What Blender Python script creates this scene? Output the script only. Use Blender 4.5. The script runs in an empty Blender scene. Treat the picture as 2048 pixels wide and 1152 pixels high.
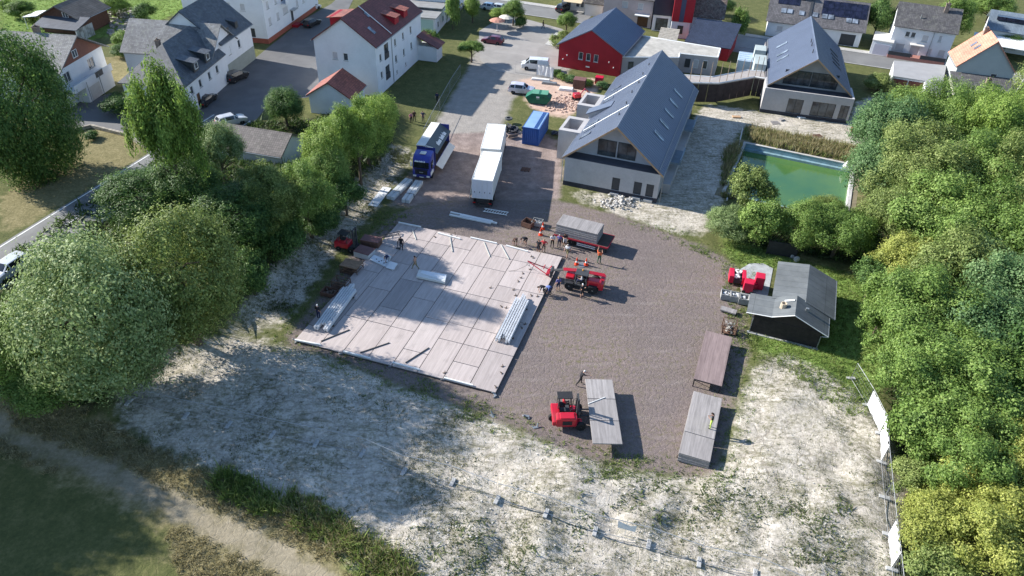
import bpy, bmesh, math, random
import numpy as np
from mathutils import Matrix, Vector

# ---------------------------------------------------------------- camera, sky, sun, exposure
SC = bpy.context.scene
COL = SC.collection
R = math.radians
FPX, PITCH, ROLL, CAMH = 1443.6955, .6419, .0422, 45.3881
CP, SP = math.cos(PITCH), math.sin(PITCH)
CR, SR = math.cos(ROLL), math.sin(ROLL)
CF = np.array([0, CP, -SP]); _R0 = np.array([1., 0, 0]); _U0 = np.array([0, SP, CP])
CX = CR*_R0 + SR*_U0; CU = -SR*_R0 + CR*_U0
cam = bpy.data.objects.new('camera', bpy.data.cameras.new('camera'))
COL.objects.link(cam); SC.camera = cam
cam.data.sensor_width = 36; cam.data.lens = 36*FPX/2048
cam.data.clip_start = .5; cam.data.clip_end = 3000
cam.matrix_world = Matrix(((CX[0], CU[0], -CF[0], 0), (CX[1], CU[1], -CF[1], 0), (CX[2], CU[2], -CF[2], CAMH), (0, 0, 0, 1)))

SUN_EL, SUN_AZ = R(28.8), math.atan2(.326, -.945)        # direction towards the sun
w = bpy.data.worlds.new('World'); SC.world = w; w.use_nodes = True
nt = w.node_tree; bg = nt.nodes['Background']
sk = nt.nodes.new('ShaderNodeTexSky'); sk.sky_type = 'NISHITA'; sk.sun_disc = False
sk.sun_elevation = SUN_EL; sk.sun_rotation = math.atan2(-.945, .326)
sk.air_density = 1.0; sk.dust_density = .2; sk.ozone_density = 2.8
nt.links.new(sk.outputs[0], bg.inputs[0]); bg.inputs[1].default_value = .118
sun = bpy.data.objects.new('sun', bpy.data.lights.new('sun', 'SUN')); COL.objects.link(sun)
sun.data.energy = 5.0; sun.data.angle = R(.53); sun.data.color = (1, .955, .89)
sd = Vector((math.cos(SUN_AZ)*math.cos(SUN_EL), math.sin(SUN_AZ)*math.cos(SUN_EL), math.sin(SUN_EL)))
sun.rotation_euler = sd.to_track_quat('Z', 'Y').to_euler()
SC.view_settings.view_transform = 'Standard'; SC.view_settings.look = 'None'
SC.view_settings.gamma = 1; SC.view_settings.exposure = 1.08
SC.view_settings.use_curve_mapping = False
SC.render.engine = 'CYCLES'

rnd = random.Random(7); nrs = np.random.RandomState(11)

# ---------------------------------------------------------------- pixel (of the 2048 px photograph) -> point on the plane z
def G(u, v, z=0.):
    d = CF*FPX + CX*(u-1024) - CU*(v-576)
    t = (z-CAMH)/d[2]
    return Vector((t*d[0], t*d[1], z))
def G2(u, v, z=0.):
    p = G(u, v, z); return (p.x, p.y)

# ---------------------------------------------------------------- mesh building
class MB:
    def __init__(s): s.v = []; s.f = []; s.uv = {}
    def add(s, vs, fs):
        n = len(s.v); s.v += [tuple(p) for p in vs]; s.f += [tuple(i+n for i in f) for f in fs]; return s
    def box(s, c, d, rz=0, rx=0, ry=0):
        hx, hy, hz = d[0]/2, d[1]/2, d[2]/2
        m = Matrix.Rotation(rz, 3, 'Z') @ Matrix.Rotation(ry, 3, 'Y') @ Matrix.Rotation(rx, 3, 'X')
        vs = [m @ Vector((x*hx, y*hy, z*hz)) + Vector(c) for z in (-1, 1) for x, y in ((-1, -1), (1, -1), (1, 1), (-1, 1))]
        return s.add(vs, [(3, 2, 1, 0), (4, 5, 6, 7), (0, 1, 5, 4), (1, 2, 6, 5), (2, 3, 7, 6), (3, 0, 4, 7)])
    def span(s, a, b):
        a, b = Vector(a), Vector(b)
        return s.box((a+b)/2, [abs(b[i]-a[i]) for i in range(3)])
    def cbox(s, c, d, b=.05, rz=0):
        """box with chamfered edges"""
        bm = bmesh.new(); bmesh.ops.create_cube(bm, size=1)
        for v in bm.verts: v.co = Vector((v.co.x*d[0], v.co.y*d[1], v.co.z*d[2]))
        bmesh.ops.bevel(bm, geom=list(bm.edges), offset=b, segments=2, affect='EDGES', profile=.6)
        m = Matrix.Translation(c) @ Matrix.Rotation(rz, 4, 'Z')
        vs = [m @ v.co for v in bm.verts]; bm.verts.index_update()
        fs = [[v.index for v in f.verts] for f in bm.faces]; bm.free()
        return s.add(vs, fs)
    def prism(s, poly, z0, z1):
        n = len(poly)
        a = sum(poly[i][0]*poly[(i+1) % n][1]-poly[(i+1) % n][0]*poly[i][1] for i in range(n))
        if a < 0: poly = poly[::-1]
        vs = [(x, y, z0) for x, y in poly]+[(x, y, z1) for x, y in poly]
        fs = [tuple(range(n))[::-1], tuple(range(n, 2*n))]+[(i, (i+1) % n, (i+1) % n+n, i+n) for i in range(n)]
        return s.add(vs, fs)
    def extr(s, prof, axis, a, b):
        """profile polygon in the plane across `axis` ('x': (y,z), 'y': (x,z)) extruded from a to b"""
        n = len(prof)
        if axis == 'x': vs = [(a, p, q) for p, q in prof]+[(b, p, q) for p, q in prof]
        else: vs = [(p, a, q) for p, q in prof]+[(p, b, q) for p, q in prof]
        ar = sum(prof[i][0]*prof[(i+1) % n][1]-prof[(i+1) % n][0]*prof[i][1] for i in range(n))
        fs = [tuple(range(n))[::-1], tuple(range(n, 2*n))]+[(i, (i+1) % n, (i+1) % n+n, i+n) for i in range(n)]
        flip = (ar < 0) ^ (axis == 'y') ^ (b < a)
        if flip: fs = [f[::-1] for f in fs]
        return s.add(vs, fs)
    def tube(s, pts, rad, n=6, cap=True):
        pts = [Vector(p) for p in pts]
        rs = rad if isinstance(rad, (list, tuple)) else [rad]*len(pts)
        vs = []; fs = []
        for i, p in enumerate(pts):
            t = (pts[min(i+1, len(pts)-1)]-pts[max(i-1, 0)]).normalized()
            a = t.cross(Vector((0, 0, 1)))
            if a.length < .05: a = t.cross(Vector((0, 1, 0)))
            a.normalize(); b = t.cross(a)
            for k in range(n):
                th = 2*math.pi*k/n
                vs.append(p+(a*math.cos(th)+b*math.sin(th))*rs[i])
        for i in range(len(pts)-1):
            for k in range(n):
                fs.append((i*n+k, i*n+(k+1) % n, (i+1)*n+(k+1) % n, (i+1)*n+k))
        if cap: fs += [tuple(range(n)), tuple(range((len(pts)-1)*n, len(pts)*n))[::-1]]
        return s.add(vs, [f[::-1] for f in fs])
    def cyl(s, a, b, r, n=12): return s.tube([a, b], r, n)
    def lathe(s, prof, n=14, c=(0, 0, 0)):
        vs = []; fs = []
        for r, z in prof:
            for k in range(n):
                th = 2*math.pi*k/n; vs.append((c[0]+r*math.cos(th), c[1]+r*math.sin(th), c[2]+z))
        for i in range(len(prof)-1):
            for k in range(n): fs.append((i*n+k, i*n+(k+1) % n, (i+1)*n+(k+1) % n, (i+1)*n+k))
        fs.append(tuple(range((len(prof)-1)*n, len(prof)*n))); fs.append(tuple(range(n))[::-1])
        return s.add(vs, fs)
    def quad(s, a, b, c, d): return s.add([a, b, c, d], [(0, 1, 2, 3)])
    def slab(s, a, b, c, d, t):
        """thick quad: a b c d is the top face (counter-clockwise seen from outside), t thickness inwards"""
        a, b, c, d = map(Vector, (a, b, c, d)); n = (b-a).cross(d-a).normalized()*t
        return s.add([a-n, b-n, c-n, d-n, a, b, c, d], [(3, 2, 1, 0), (4, 5, 6, 7), (0, 1, 5, 4), (1, 2, 6, 5), (2, 3, 7, 6), (3, 0, 4, 7)])
    def xf(s, m):
        s.v = [tuple(m @ Vector(p)) for p in s.v]; return s
    def merge(s, o): return s.add(o.v, o.f)
    def mesh(s, name='mesh', smooth=False):
        me = bpy.data.meshes.new(name); me.from_pydata(s.v, [], s.f)
        if smooth: me.polygons.foreach_set('use_smooth', [True]*len(me.polygons))
        me.update(); return me

def tag(o, label=None, cat=None, group=None, kind=None):
    if label: o['label'] = label
    if cat: o['category'] = cat
    if group: o['group'] = group
    if kind: o['kind'] = kind
    return o
def put(name, mb, mat, parent=None, label=None, cat=None, group=None, kind=None, smooth=False, loc=None, rz=0):
    me = mb.mesh(name, smooth) if isinstance(mb, MB) else mb
    o = bpy.data.objects.new(name, me); COL.objects.link(o)
    if mat is not None and not me.materials: me.materials.append(mat)
    o.parent = parent
    if loc is not None: o.location = loc
    if rz: o.rotation_euler.z = rz
    return tag(o, label, cat, group, kind)
def thing(name, label, cat, loc, rz=0, group=None):
    o = bpy.data.objects.new(name, None); COL.objects.link(o)
    o.empty_display_size = .2
    o.location = loc; o.rotation_euler = (0, 0, rz)
    return tag(o, label, cat, group)
KIDS = {}
def copy_tree(o, parent=None):
    c = o.copy(); COL.objects.link(c)
    if parent is not None: c.parent = parent
    for ch in list(o.children): copy_tree(ch, c)
    return c

# ---------------------------------------------------------------- materials
def ramp(nt, fac, stops):
    n = nt.nodes.new('ShaderNodeValToRGB'); e = n.color_ramp.elements
    while len(e) > 1: e.remove(e[-1])
    e[0].position = stops[0][0]; e[0].color = (*stops[0][1], 1)
    for p, c in stops[1:]:
        k = e.new(p); k.color = (*c, 1)
    nt.links.new(fac, n.inputs[0]); return n.outputs[0]
def noise(nt, vec, scale, detail=4, rough=.55):
    n = nt.nodes.new('ShaderNodeTexNoise'); n.inputs['Scale'].default_value = scale
    n.inputs['Detail'].default_value = detail; n.inputs['Roughness'].default_value = rough
    if vec is not None: nt.links.new(vec, n.inputs['Vector'])
    return n.outputs[0]
def mixc(nt, f, a, b, mode='MIX'):
    n = nt.nodes.new('ShaderNodeMix'); n.data_type = 'RGBA'; n.blend_type = mode
    for s, x in ((0, f), (6, a), (7, b)):
        if isinstance(x, (int, float)): n.inputs[s].default_value = x
        elif isinstance(x, tuple): n.inputs[s].default_value = (*x, 1)
        else: nt.links.new(x, n.inputs[s])
    return n.outputs[2]
def mth(nt, op, a, b=None, clamp=False):
    n = nt.nodes.new('ShaderNodeMath'); n.operation = op; n.use_clamp = clamp
    for s, x in ((0, a), (1, b)):
        if x is None: continue
        if isinstance(x, (int, float)): n.inputs[s].default_value = x
        else: nt.links.new(x, n.inputs[s])
    return n.outputs[0]
def bump(nt, h, strength, dist=.05):
    n = nt.nodes.new('ShaderNodeBump'); n.inputs['Strength'].default_value = strength
    n.inputs['Distance'].default_value = dist; nt.links.new(h, n.inputs['Height']); return n.outputs[0]
def base(name):
    m = bpy.data.materials.new(name); m.use_nodes = True
    nt = m.node_tree; return m, nt, nt.nodes['Principled BSDF']
def coord(nt, kind='Object'):
    if kind == 'World': return nt.nodes.new('ShaderNodeNewGeometry').outputs['Position']
    return nt.nodes.new('ShaderNodeTexCoord').outputs[kind]
MC = {}
def M(name, col, rough=.75, var=.14, scale=1.2, metal=0, bmp=0, bscale=30, dirt=0, dirtcol=(.16, .13, .1), spec=.3, coat=0):
    """weathered paint/plaster/metal: two noise octaves of tone, optional dirt blotches, fine relief"""
    if name in MC: return MC[name]
    m, nt, b = base(name); v = coord(nt, 'World')
    n1 = noise(nt, v, scale, 5); n2 = noise(nt, v, scale*9, 3)
    f = mth(nt, 'ADD', mth(nt, 'MULTIPLY', n1, .65), mth(nt, 'MULTIPLY', n2, .35))
    lo = tuple(c*(1-var*1.6) for c in col); hi = tuple(min(1, c*(1+var*1.2)) for c in col)
    c = ramp(nt, f, [(.3, lo), (.7, hi)])
    if dirt:
        d = ramp(nt, noise(nt, v, scale*.6+.35, 6, .7), [(.5, (0, 0, 0)), (.72, (dirt, dirt, dirt))])
        c = mixc(nt, d, c, dirtcol)
    nt.links.new(c, b.inputs['Base Color'])
    b.inputs['Roughness'].default_value = rough; b.inputs['Metallic'].default_value = metal
    b.inputs['Specular IOR Level'].default_value = spec; b.inputs['Coat Weight'].default_value = coat
    if bmp: nt.links.new(bump(nt, noise(nt, v, bscale, 4), bmp), b.inputs['Normal'])
    MC[name] = m; return m
def glass(name, col=(.03, .04, .05), rough=.08):
    if name in MC: return MC[name]
    m, nt, b = base(name); v = coord(nt, 'World')
    c = ramp(nt, noise(nt, v, .9, 2), [(.35, tuple(x*.6 for x in col)), (.65, tuple(x*1.6 for x in col))])
    nt.links.new(c, b.inputs['Base Color']); b.inputs['Roughness'].default_value = rough
    b.inputs['Specular IOR Level'].default_value = .6
    MC[name] = m; return m
def roofmat(name, col, tile=(.33, .3), var=.25, rough=.75, lichen=0, kind='tile', metal=0, relief=.6):
    """roof covering in metres of the roof's own uv: rows of tiles, slates or pans"""
    if name in MC: return MC[name]
    m, nt, b = base(name); uv = coord(nt, 'UV'); v = coord(nt, 'World')
    br = nt.nodes.new('ShaderNodeTexBrick'); nt.links.new(uv, br.inputs['Vector'])
    br.inputs['Scale'].default_value = 1; br.inputs['Brick Width'].default_value = tile[0]; br.inputs['Row Height'].default_value = tile[1]
    br.inputs['Mortar Size'].default_value = .02; br.inputs['Mortar Smooth'].default_value = .3
    br.offset = .5 if kind == 'slate' else 0
    br.inputs['Color1'].default_value = (*[c*(1-var) for c in col], 1); br.inputs['Color2'].default_value = (*[c*(1+var) for c in col], 1)
    br.inputs['Mortar'].default_value = (*[c*.42 for c in col], 1)
    big = ramp(nt, noise(nt, v, .5, 6, .65), [(.3, (.72, .72, .72)), (.7, (1.22, 1.2, 1.18))])
    c = mixc(nt, 1., br.outputs[0], big, 'MULTIPLY')
    if lichen:
        l = ramp(nt, noise(nt, v, 1.3, 7, .75), [(.5, (0, 0, 0)), (.7, (lichen,)*3)])
        c = mixc(nt, l, c, (.3, .3, .24))
    nt.links.new(c, b.inputs['Base Color']); b.inputs['Roughness'].default_value = rough; b.inputs['Metallic'].default_value = metal
    nt.links.new(bump(nt, br.outputs['Fac'], -relief, .04), b.inputs['Normal'])
    MC[name] = m; return m
# ---------------------------------------------------------------- terrain
GX0, GX1, GY0, GY1, GS = -135., 165., 14., 250., .6
NX, NY = int((GX1-GX0)/GS)+1, int((GY1-GY0)/GS)+1
gx = GX0+np.arange(NX)*GS; gy = GY0+np.arange(NY)*GS
XX, YY = np.meshgrid(gx, gy)
def inpoly(poly, X, Y):
    m = np.zeros(X.shape, bool); n = len(poly); j = n-1
    for i in range(n):
        xi, yi = poly[i]; xj, yj = poly[j]
        if yi != yj: m ^= ((yi > Y) != (yj > Y)) & (X < (xj-xi)*(Y-yi)/(yj-yi)+xi)
        j = i
    return m
def blur(a, r):
    k = max(1, int(round(r/GS)))
    for ax in (0, 1):
        for _ in range(2):
            pad = [(0, 0), (0, 0)]; pad[ax] = (k+1, k)
            c = np.cumsum(np.pad(a, pad, mode='edge'), axis=ax)
            n = a.shape[ax]
            a = (np.take(c, np.arange(2*k+1, 2*k+1+n), axis=ax)-np.take(c, np.arange(0, n), axis=ax))/(2*k+1)
    return a
def pm(*polys, r=1.2):
    m = np.zeros(XX.shape, bool)
    for p in polys: m |= inpoly([G2(*q) for q in p], XX, YY)
    return blur(m.astype(float), r)
YARD = [(790, 425), (880, 400), (1120, 400), (1230, 428), (1400, 488), (1475, 530), (1490, 640), (1500, 715), (1478, 765), (1432, 965), (1200, 930), (1000, 845), (800, 772), (640, 704), (552, 694), (600, 640), (710, 500)]
UPPER = [(770, 420), (860, 290), (880, 262), (1050, 262), (1110, 270), (1130, 330), (1118, 405), (880, 405)]
LANE = [(858, 270), (935, 140), (965, 60), (1112, 60), (1170, 100), (1120, 160), (1075, 165), (1030, 190), (1000, 262)]
PINK = [(1030, 160), (1110, 150), (1210, 160), (1170, 210), (1130, 240), (1060, 215)]
PALE = [[(240, 765), (420, 692), (560, 694), (640, 706), (800, 775), (1000, 850), (1200, 933), (1435, 970), (1490, 790), (1520, 705), (1600, 720), (1720, 800), (1785, 900), (1800, 1152), (1700, 1220), (800, 1230), (650, 1065), (450, 960), (250, 872)],
        [(430, 690), (520, 590), (640, 455), (750, 335), (792, 285), (835, 300), (770, 395), (650, 530), (580, 640)],
        [(1395, 225), (1485, 215), (1440, 410), (1400, 480), (1240, 432), (1118, 385), (1130, 372), (1315, 410)],
        [(1400, 205), (1520, 225), (1700, 245), (1715, 200), (1760, 190), (1830, 215), (1745, 280), (1715, 295), (1490, 258), (1400, 240)]]
GREEN = [[(1405, 455), (1560, 512), (1750, 560), (1770, 700), (1745, 790), (1730, 880), (1600, 770), (1520, 700), (1490, 645), (1480, 530)],
         [(640, 1050), (450, 955), (250, 868), (230, 835), (320, 850), (480, 918), (660, 1008), (760, 1078), (840, 1140), (900, 1240), (760, 1230)],
         [(0, 0), (430, 0), (270, 60), (140, 90), (0, 60)]]
DRY = [[(0, 390), (150, 300), (165, 255), (290, 265), (285, 315), (0, 480)],
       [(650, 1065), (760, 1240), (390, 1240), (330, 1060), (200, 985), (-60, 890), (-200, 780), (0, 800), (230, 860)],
       [(1495, 255), (1718, 298), (1745, 345), (1735, 440), (1716, 420), (1712, 328), (1490, 282)],
       [(1500, 470), (1580, 505), (1740, 555), (1745, 590), (1600, 545)],
       [(195, 115), (270, 110), (280, 150), (225, 180)],
       ]
PATH = [(-40, 800), (60, 870), (240, 930), (400, 1010), (560, 1080), (690, 1160), (640, 1200), (420, 1080), (200, 960), (-40, 860)]
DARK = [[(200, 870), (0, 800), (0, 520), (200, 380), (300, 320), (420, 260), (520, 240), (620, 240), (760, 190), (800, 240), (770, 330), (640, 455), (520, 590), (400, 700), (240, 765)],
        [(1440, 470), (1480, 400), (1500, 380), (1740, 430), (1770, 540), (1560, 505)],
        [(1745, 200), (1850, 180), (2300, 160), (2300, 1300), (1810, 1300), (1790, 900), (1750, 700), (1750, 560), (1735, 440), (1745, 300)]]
POOLPX = [(1489, 285), (1709, 330), (1719, 432)]
pa, pb, pc = [G(*q) for q in POOLPX]
pu = (pb-pa).normalized(); pv = Vector((pu.y, -pu.x, 0))            # along the far edge, and towards the camera
PW, PL = (pb-pa).length, 17.
POOL = [pa, pb, pb+pv*PL, pa+pv*PL]

m_yard = pm(YARD, r=1.0); m_upper = pm(UPPER, r=1.5); m_lane = pm(LANE, r=1.2); m_pink = pm(PINK, r=1.0)
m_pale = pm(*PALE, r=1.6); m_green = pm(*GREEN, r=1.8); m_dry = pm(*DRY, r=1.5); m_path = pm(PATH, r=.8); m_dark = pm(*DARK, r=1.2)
apr = pm([(1478, 540), (1500, 527), (1526, 527), (1546, 537), (1640, 550), (1660, 640), (1628, 695), (1500, 660), (1482, 590)], r=.6); m_green = m_green*(1-apr); m_dry = m_dry*(1-apr)
def vnoise(s, seed):
    r = np.random.RandomState(seed); n = int(max(GX1-GX0, GY1-GY0)/s)+3
    g = r.rand(n, n); fx = (XX-GX0)/s; fy = (YY-GY0)/s
    ix, iy = fx.astype(int), fy.astype(int); fx = fx-ix; fy = fy-iy
    fx = fx*fx*(3-2*fx); fy = fy*fy*(3-2*fy)
    return (g[iy, ix]*(1-fx)+g[iy, ix+1]*fx)*(1-fy)+(g[iy+1, ix]*(1-fx)+g[iy+1, ix+1]*fx)*fy
nz = vnoise(7, 1)*.5+vnoise(3, 2)*.3+vnoise(1.4, 3)*.2
fore = pm(PALE[0], r=2.2); bankm = pm([(330, 770), (420, 690), (520, 590), (640, 455), (750, 335), (800, 262), (745, 300), (600, 420), (450, 600)], r=1.5)
berm = pm([(1500, 700), (1530, 700), (1480, 850), (1445, 980), (1420, 980), (1470, 850)], r=.9)
emb = pm([(200, 860), (20, 800), (-60, 620), (120, 570), (300, 420), (400, 345), (440, 330), (560, 350), (640, 345), (640, 300), (700, 250), (760, 205), (790, 250), (745, 315), (620, 440), (500, 580), (400, 690), (240, 765)], r=1.6)
HH = emb*2.4+fore*(.2+1.1*nz+.5*(vnoise(2.6, 51)-.5)+.28*(vnoise(1.3, 52)-.5))+bankm*(1.-emb)*(.5+.3*nz)+berm*.45+m_dark*.2*nz+m_green*.12*nz
HH += m_pale*.16*(vnoise(1.0, 5)-.5)+m_yard*.03*(vnoise(1.5, 6)-.5)
PLX, PLY, PLH = -20.1838, 50.7931, 1.2779                            # tent floor: near left corner and heading
PA = Vector((math.cos(PLH), math.sin(PLH), 0)); PB = Vector((PA.y, -PA.x, 0)); PO = Vector((PLX, PLY, 0))
flat = blur(inpoly([((PO-PA*1.2-PB*1.2).x, (PO-PA*1.2-PB*1.2).y), ((PO+PA*24-PB*1.2).x, (PO+PA*24-PB*1.2).y), ((PO+PA*24+PB*21).x, (PO+PA*24+PB*21).y), ((PO-PA*1.2+PB*21).x, (PO-PA*1.2+PB*21).y)], XX, YY).astype(float), 1.2)
hard = pm([(130, 262), (145, 214), (225, 188), (300, 215), (375, 225), (450, 165), (545, 92), (605, 40), (680, -10), (700, 40), (640, 190), (500, 245), (285, 325), (0, 505), (-60, 560), (-60, 650), (150, 540), (420, 330), (250, 265)], r=2)
hutm = pm([(1470, 520), (1560, 515), (1690, 560), (1680, 700), (1490, 690)], r=1.0)
gar = pm([(430, 245), (610, 262), (600, 345), (440, 330)], r=1.0)
HH *= (1-hutm)*(1-gar)*(1-flat)*(1-hard)*(1-.9*m_yard*(1-berm))
HH -= .02
inner = inpoly([((pa-pu*.05-pv*.05).x, (pa-pu*.05-pv*.05).y), ((pb+pu*.05-pv*.05).x, (pb+pu*.05-pv*.05).y), ((pb+pu*.05+pv*(PL+.05)).x, (pb+pu*.05+pv*(PL+.05)).y), ((pa-pu*.05+pv*(PL+.05)).x, (pa-pu*.05+pv*(PL+.05)).y)], XX, YY)
HH[inner] = -2.6
def hz(x, y):
    fx = min(max((x-GX0)/GS, 0), NX-1.001); fy = min(max((y-GY0)/GS, 0), NY-1.001)
    i, j = int(fx), int(fy); a, b = fx-i, fy-j
    return float((HH[j, i]*(1-a)+HH[j, i+1]*a)*(1-b)+(HH[j+1, i]*(1-a)+HH[j+1, i+1]*a)*b)
def mz(mask, x, y):
    return float(mask[min(max(int((y-GY0)/GS), 0), NY-1), min(max(int((x-GX0)/GS), 0), NX-1)])
def GT(u, v):
    """point on the terrain under a pixel"""
    z = 0.
    for _ in range(6):
        p = G(u, v, z); z = hz(p.x, p.y)
    return Vector((p.x, p.y, z))

# ground mesh: fine grid and a wide skirt
vs = np.stack([XX, YY, HH], -1).reshape(-1, 3)
idx = np.arange(NX*NY).reshape(NY, NX)
fq = np.stack([idx[:-1, :-1], idx[:-1, 1:], idx[1:, 1:], idx[1:, :-1]], -1).reshape(-1, 4)
sk_v = [(-1800, -1800), (1800, -1800), (1800, 2600), (-1800, 2600)]
n0 = len(vs); vs = np.vstack([vs, [(x, y, -.02) for x, y in sk_v]])
me = bpy.data.meshes.new('ground')
c = [int(idx[0, 0]), int(idx[0, -1]), int(idx[-1, -1]), int(idx[-1, 0])]
skirt = [(n0, n0+1, c[1], c[0]), (n0+1, n0+2, c[2], c[1]), (n0+2, n0+3, c[3], c[2]), (n0+3, n0, c[0], c[3])]
HH_edge = 0
me.from_pydata(vs.tolist(), [], fq.tolist()+skirt)
me.polygons.foreach_set('use_smooth', [True]*len(me.polygons))
def attr(name, chans):
    a = me.color_attributes.new(name, 'FLOAT_COLOR', 'POINT')
    d = np.zeros((len(vs), 4), np.float32)
    for k, ch in enumerate(chans): d[:n0, k] = ch.reshape(-1)
    a.data.foreach_set('color', d.ravel())
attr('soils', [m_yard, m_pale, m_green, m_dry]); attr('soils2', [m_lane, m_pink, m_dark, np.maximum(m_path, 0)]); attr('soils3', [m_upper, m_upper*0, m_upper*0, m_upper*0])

def ground_material():
    m, nt, b = base('soil and grass'); v = coord(nt, 'World')
    def at(n):
        a = nt.nodes.new('ShaderNodeAttribute'); a.attribute_name = n
        s = nt.nodes.new('ShaderNodeSeparateColor'); nt.links.new(a.outputs['Color'], s.inputs[0])
        return [s.outputs[0], s.outputs[1], s.outputs[2], a.outputs['Alpha']]
    A, B, C = at('soils'), at('soils2'), at('soils3')
    n_big = noise(nt, v, .11, 5, .6); n_mid = noise(nt, v, .7, 6, .65); n_fin = noise(nt, v, 3.2, 6, .7); n_peb = noise(nt, v, 14, 4, .7)
    vo = nt.nodes.new('ShaderNodeTexVoronoi'); vo.feature = 'DISTANCE_TO_EDGE'; vo.inputs['Scale'].default_value = 1.1
    wv = nt.nodes.new('ShaderNodeVectorMath'); wv.operation = 'ADD'; nt.links.new(v, wv.inputs[0])
    nn = nt.nodes.new('ShaderNodeTexNoise'); nn.inputs['Scale'].default_value = .8; nn.inputs['Detail'].default_value = 6
    nt.links.new(v, nn.inputs['Vector']); nt.links.new(nn.outputs['Color'], wv.inputs[1]); nt.links.new(wv.outputs[0], vo.inputs['Vector'])
    crack = ramp(nt, vo.outputs['Distance'], [(0, (1, 1, 1)), (.035, (.55, .55, .55)), (.07, (0, 0, 0))])
    def tone(fac, *stops): return ramp(nt, fac, list(stops))
    def mixn(a, wa, b_): return mth(nt, 'ADD', mth(nt, 'MULTIPLY', a, wa), mth(nt, 'MULTIPLY', b_, 1-wa))
    def weight(mask, k=.55, soft=.2, n=None):
        s = mth(nt, 'ADD', mask, mth(nt, 'MULTIPLY', mth(nt, 'SUBTRACT', n if n is not None else n_mid, .5), k*2))
        r = nt.nodes.new('ShaderNodeMapRange'); r.interpolation_type = 'SMOOTHSTEP'
        nt.links.new(s, r.inputs[0]); r.inputs[1].default_value = .5-soft; r.inputs[2].default_value = .5+soft
        mm = mth(nt, 'MULTIPLY', r.outputs[0], mth(nt, 'MULTIPLY', mask, 12, True)); return mm
    # default: mown grass and weeds
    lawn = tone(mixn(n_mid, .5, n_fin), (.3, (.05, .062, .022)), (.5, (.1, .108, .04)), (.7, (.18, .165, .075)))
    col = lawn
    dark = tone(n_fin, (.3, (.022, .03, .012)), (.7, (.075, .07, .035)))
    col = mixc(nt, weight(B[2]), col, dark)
    dry = tone(mixn(n_fin, .6, n_mid), (.28, (.085, .085, .038)), (.5, (.19, .165, .08)), (.72, (.34, .29, .165)))
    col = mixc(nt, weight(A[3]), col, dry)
    green = tone(mixn(n_fin, .55, n_mid), (.28, (.08, .145, .03)), (.5, (.17, .26, .06)), (.66, (.26, .31, .1)), (.78, (.4, .36, .2)))
    col = mixc(nt, weight(A[2]), col, green)
    # yard: crushed reddish stone with thin weeds
    peb = mixn(n_peb, .6, n_fin)
    yard = tone(peb, (.3, (.102, .084, .078)), (.5, (.182, .153, .143)), (.7, (.29, .247, .233)))
    ytone = tone(n_big, (.35, (.9, .88, .88)), (.65, (1.08, 1.02, .99)))
    yard = mixc(nt, 1., yard, ytone, 'MULTIPLY')
    ws = mth(nt, 'MULTIPLY', tone(noise(nt, v, 1.9, 6, .8), (.5, (0, 0, 0)), (.62, (.85, .85, .85))), tone(n_big, (.4, (.12, .12, .12)), (.6, (1, 1, 1))))
    yard = mixc(nt, ws, yard, (.135, .125, .062))
    wv2 = nt.nodes.new('ShaderNodeTexWave'); wv2.wave_type = 'RINGS'; wv2.inputs['Scale'].default_value = .16; wv2.inputs['Distortion'].default_value = 9; wv2.inputs['Detail'].default_value = 3; wv2.inputs['Detail Scale'].default_value = .35
    mpw = nt.nodes.new('ShaderNodeMapping'); mpw.inputs['Location'].default_value = (-16, -58, 0); nt.links.new(v, mpw.inputs[0]); nt.links.new(mpw.outputs[0], wv2.inputs[0])
    rut = mth(nt, 'MULTIPLY', tone(wv2.outputs['Fac'], (.8, (0, 0, 0)), (.97, (1, 1, 1))), tone(noise(nt, v, .3, 3), (.42, (0, 0, 0)), (.62, (.16, .16, .16))))
    yard = mixc(nt, rut, yard, (.33, .29, .265))
    damp = tone(noise(nt, v, .19, 6, .7), (.5, (0, 0, 0)), (.68, (.45, .45, .45))); yard = mixc(nt, damp, yard, (.14, .118, .1))
    up = tone(mixn(n_mid, .6, peb), (.3, (.13, .105, .095)), (.5, (.235, .185, .165)), (.68, (.38, .31, .28)))
    col = mixc(nt, weight(C[0], .3), col, up)
    lane = tone(mixn(n_mid, .5, peb), (.3, (.2, .183, .165)), (.55, (.305, .28, .25)), (.75, (.41, .375, .335)))
    # pale loam with cracks and weed flecks
    pale = tone(mixn(n_mid, .45, n_fin), (.26, (.15, .128, .1)), (.4, (.34, .305, .26)), (.55, (.55, .5, .43)), (.75, (.7, .645, .57)))
    pale = mixc(nt, mth(nt, 'MULTIPLY', crack, tone(noise(nt, v, .33, 4, .6), (.5, (0, 0, 0)), (.66, (.7, .7, .7)))), pale, (.15, .12, .09))
    wf = mth(nt, 'MULTIPLY', tone(noise(nt, v, 2.6, 7, .82), (.47, (0, 0, 0)), (.6, (.85, .85, .85))), tone(noise(nt, v, .23, 5), (.36, (.2, .2, .2)), (.6, (1, 1, 1))))
    pale = mixc(nt, wf, pale, tone(n_mid, (.35, (.1, .1, .048)), (.65, (.19, .175, .095))))
    mps = nt.nodes.new('ShaderNodeMapping'); mps.inputs['Rotation'].default_value = (0, 0, R(16)); mps.inputs['Scale'].default_value = (.35, 1.25, 1); nt.links.new(v, mps.inputs[0])
    st = tone(noise(nt, mps.outputs[0], 1.5, 8, .78), (.47, (0, 0, 0)), (.6, (.75, .75, .75)))
    pale = mixc(nt, mth(nt, 'MULTIPLY', st, tone(noise(nt, v, .16, 4, .6), (.38, (.15, .15, .15)), (.58, (1, 1, 1)))), pale, tone(n_fin, (.35, (.09, .09, .045)), (.65, (.2, .18, .11))))
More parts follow.
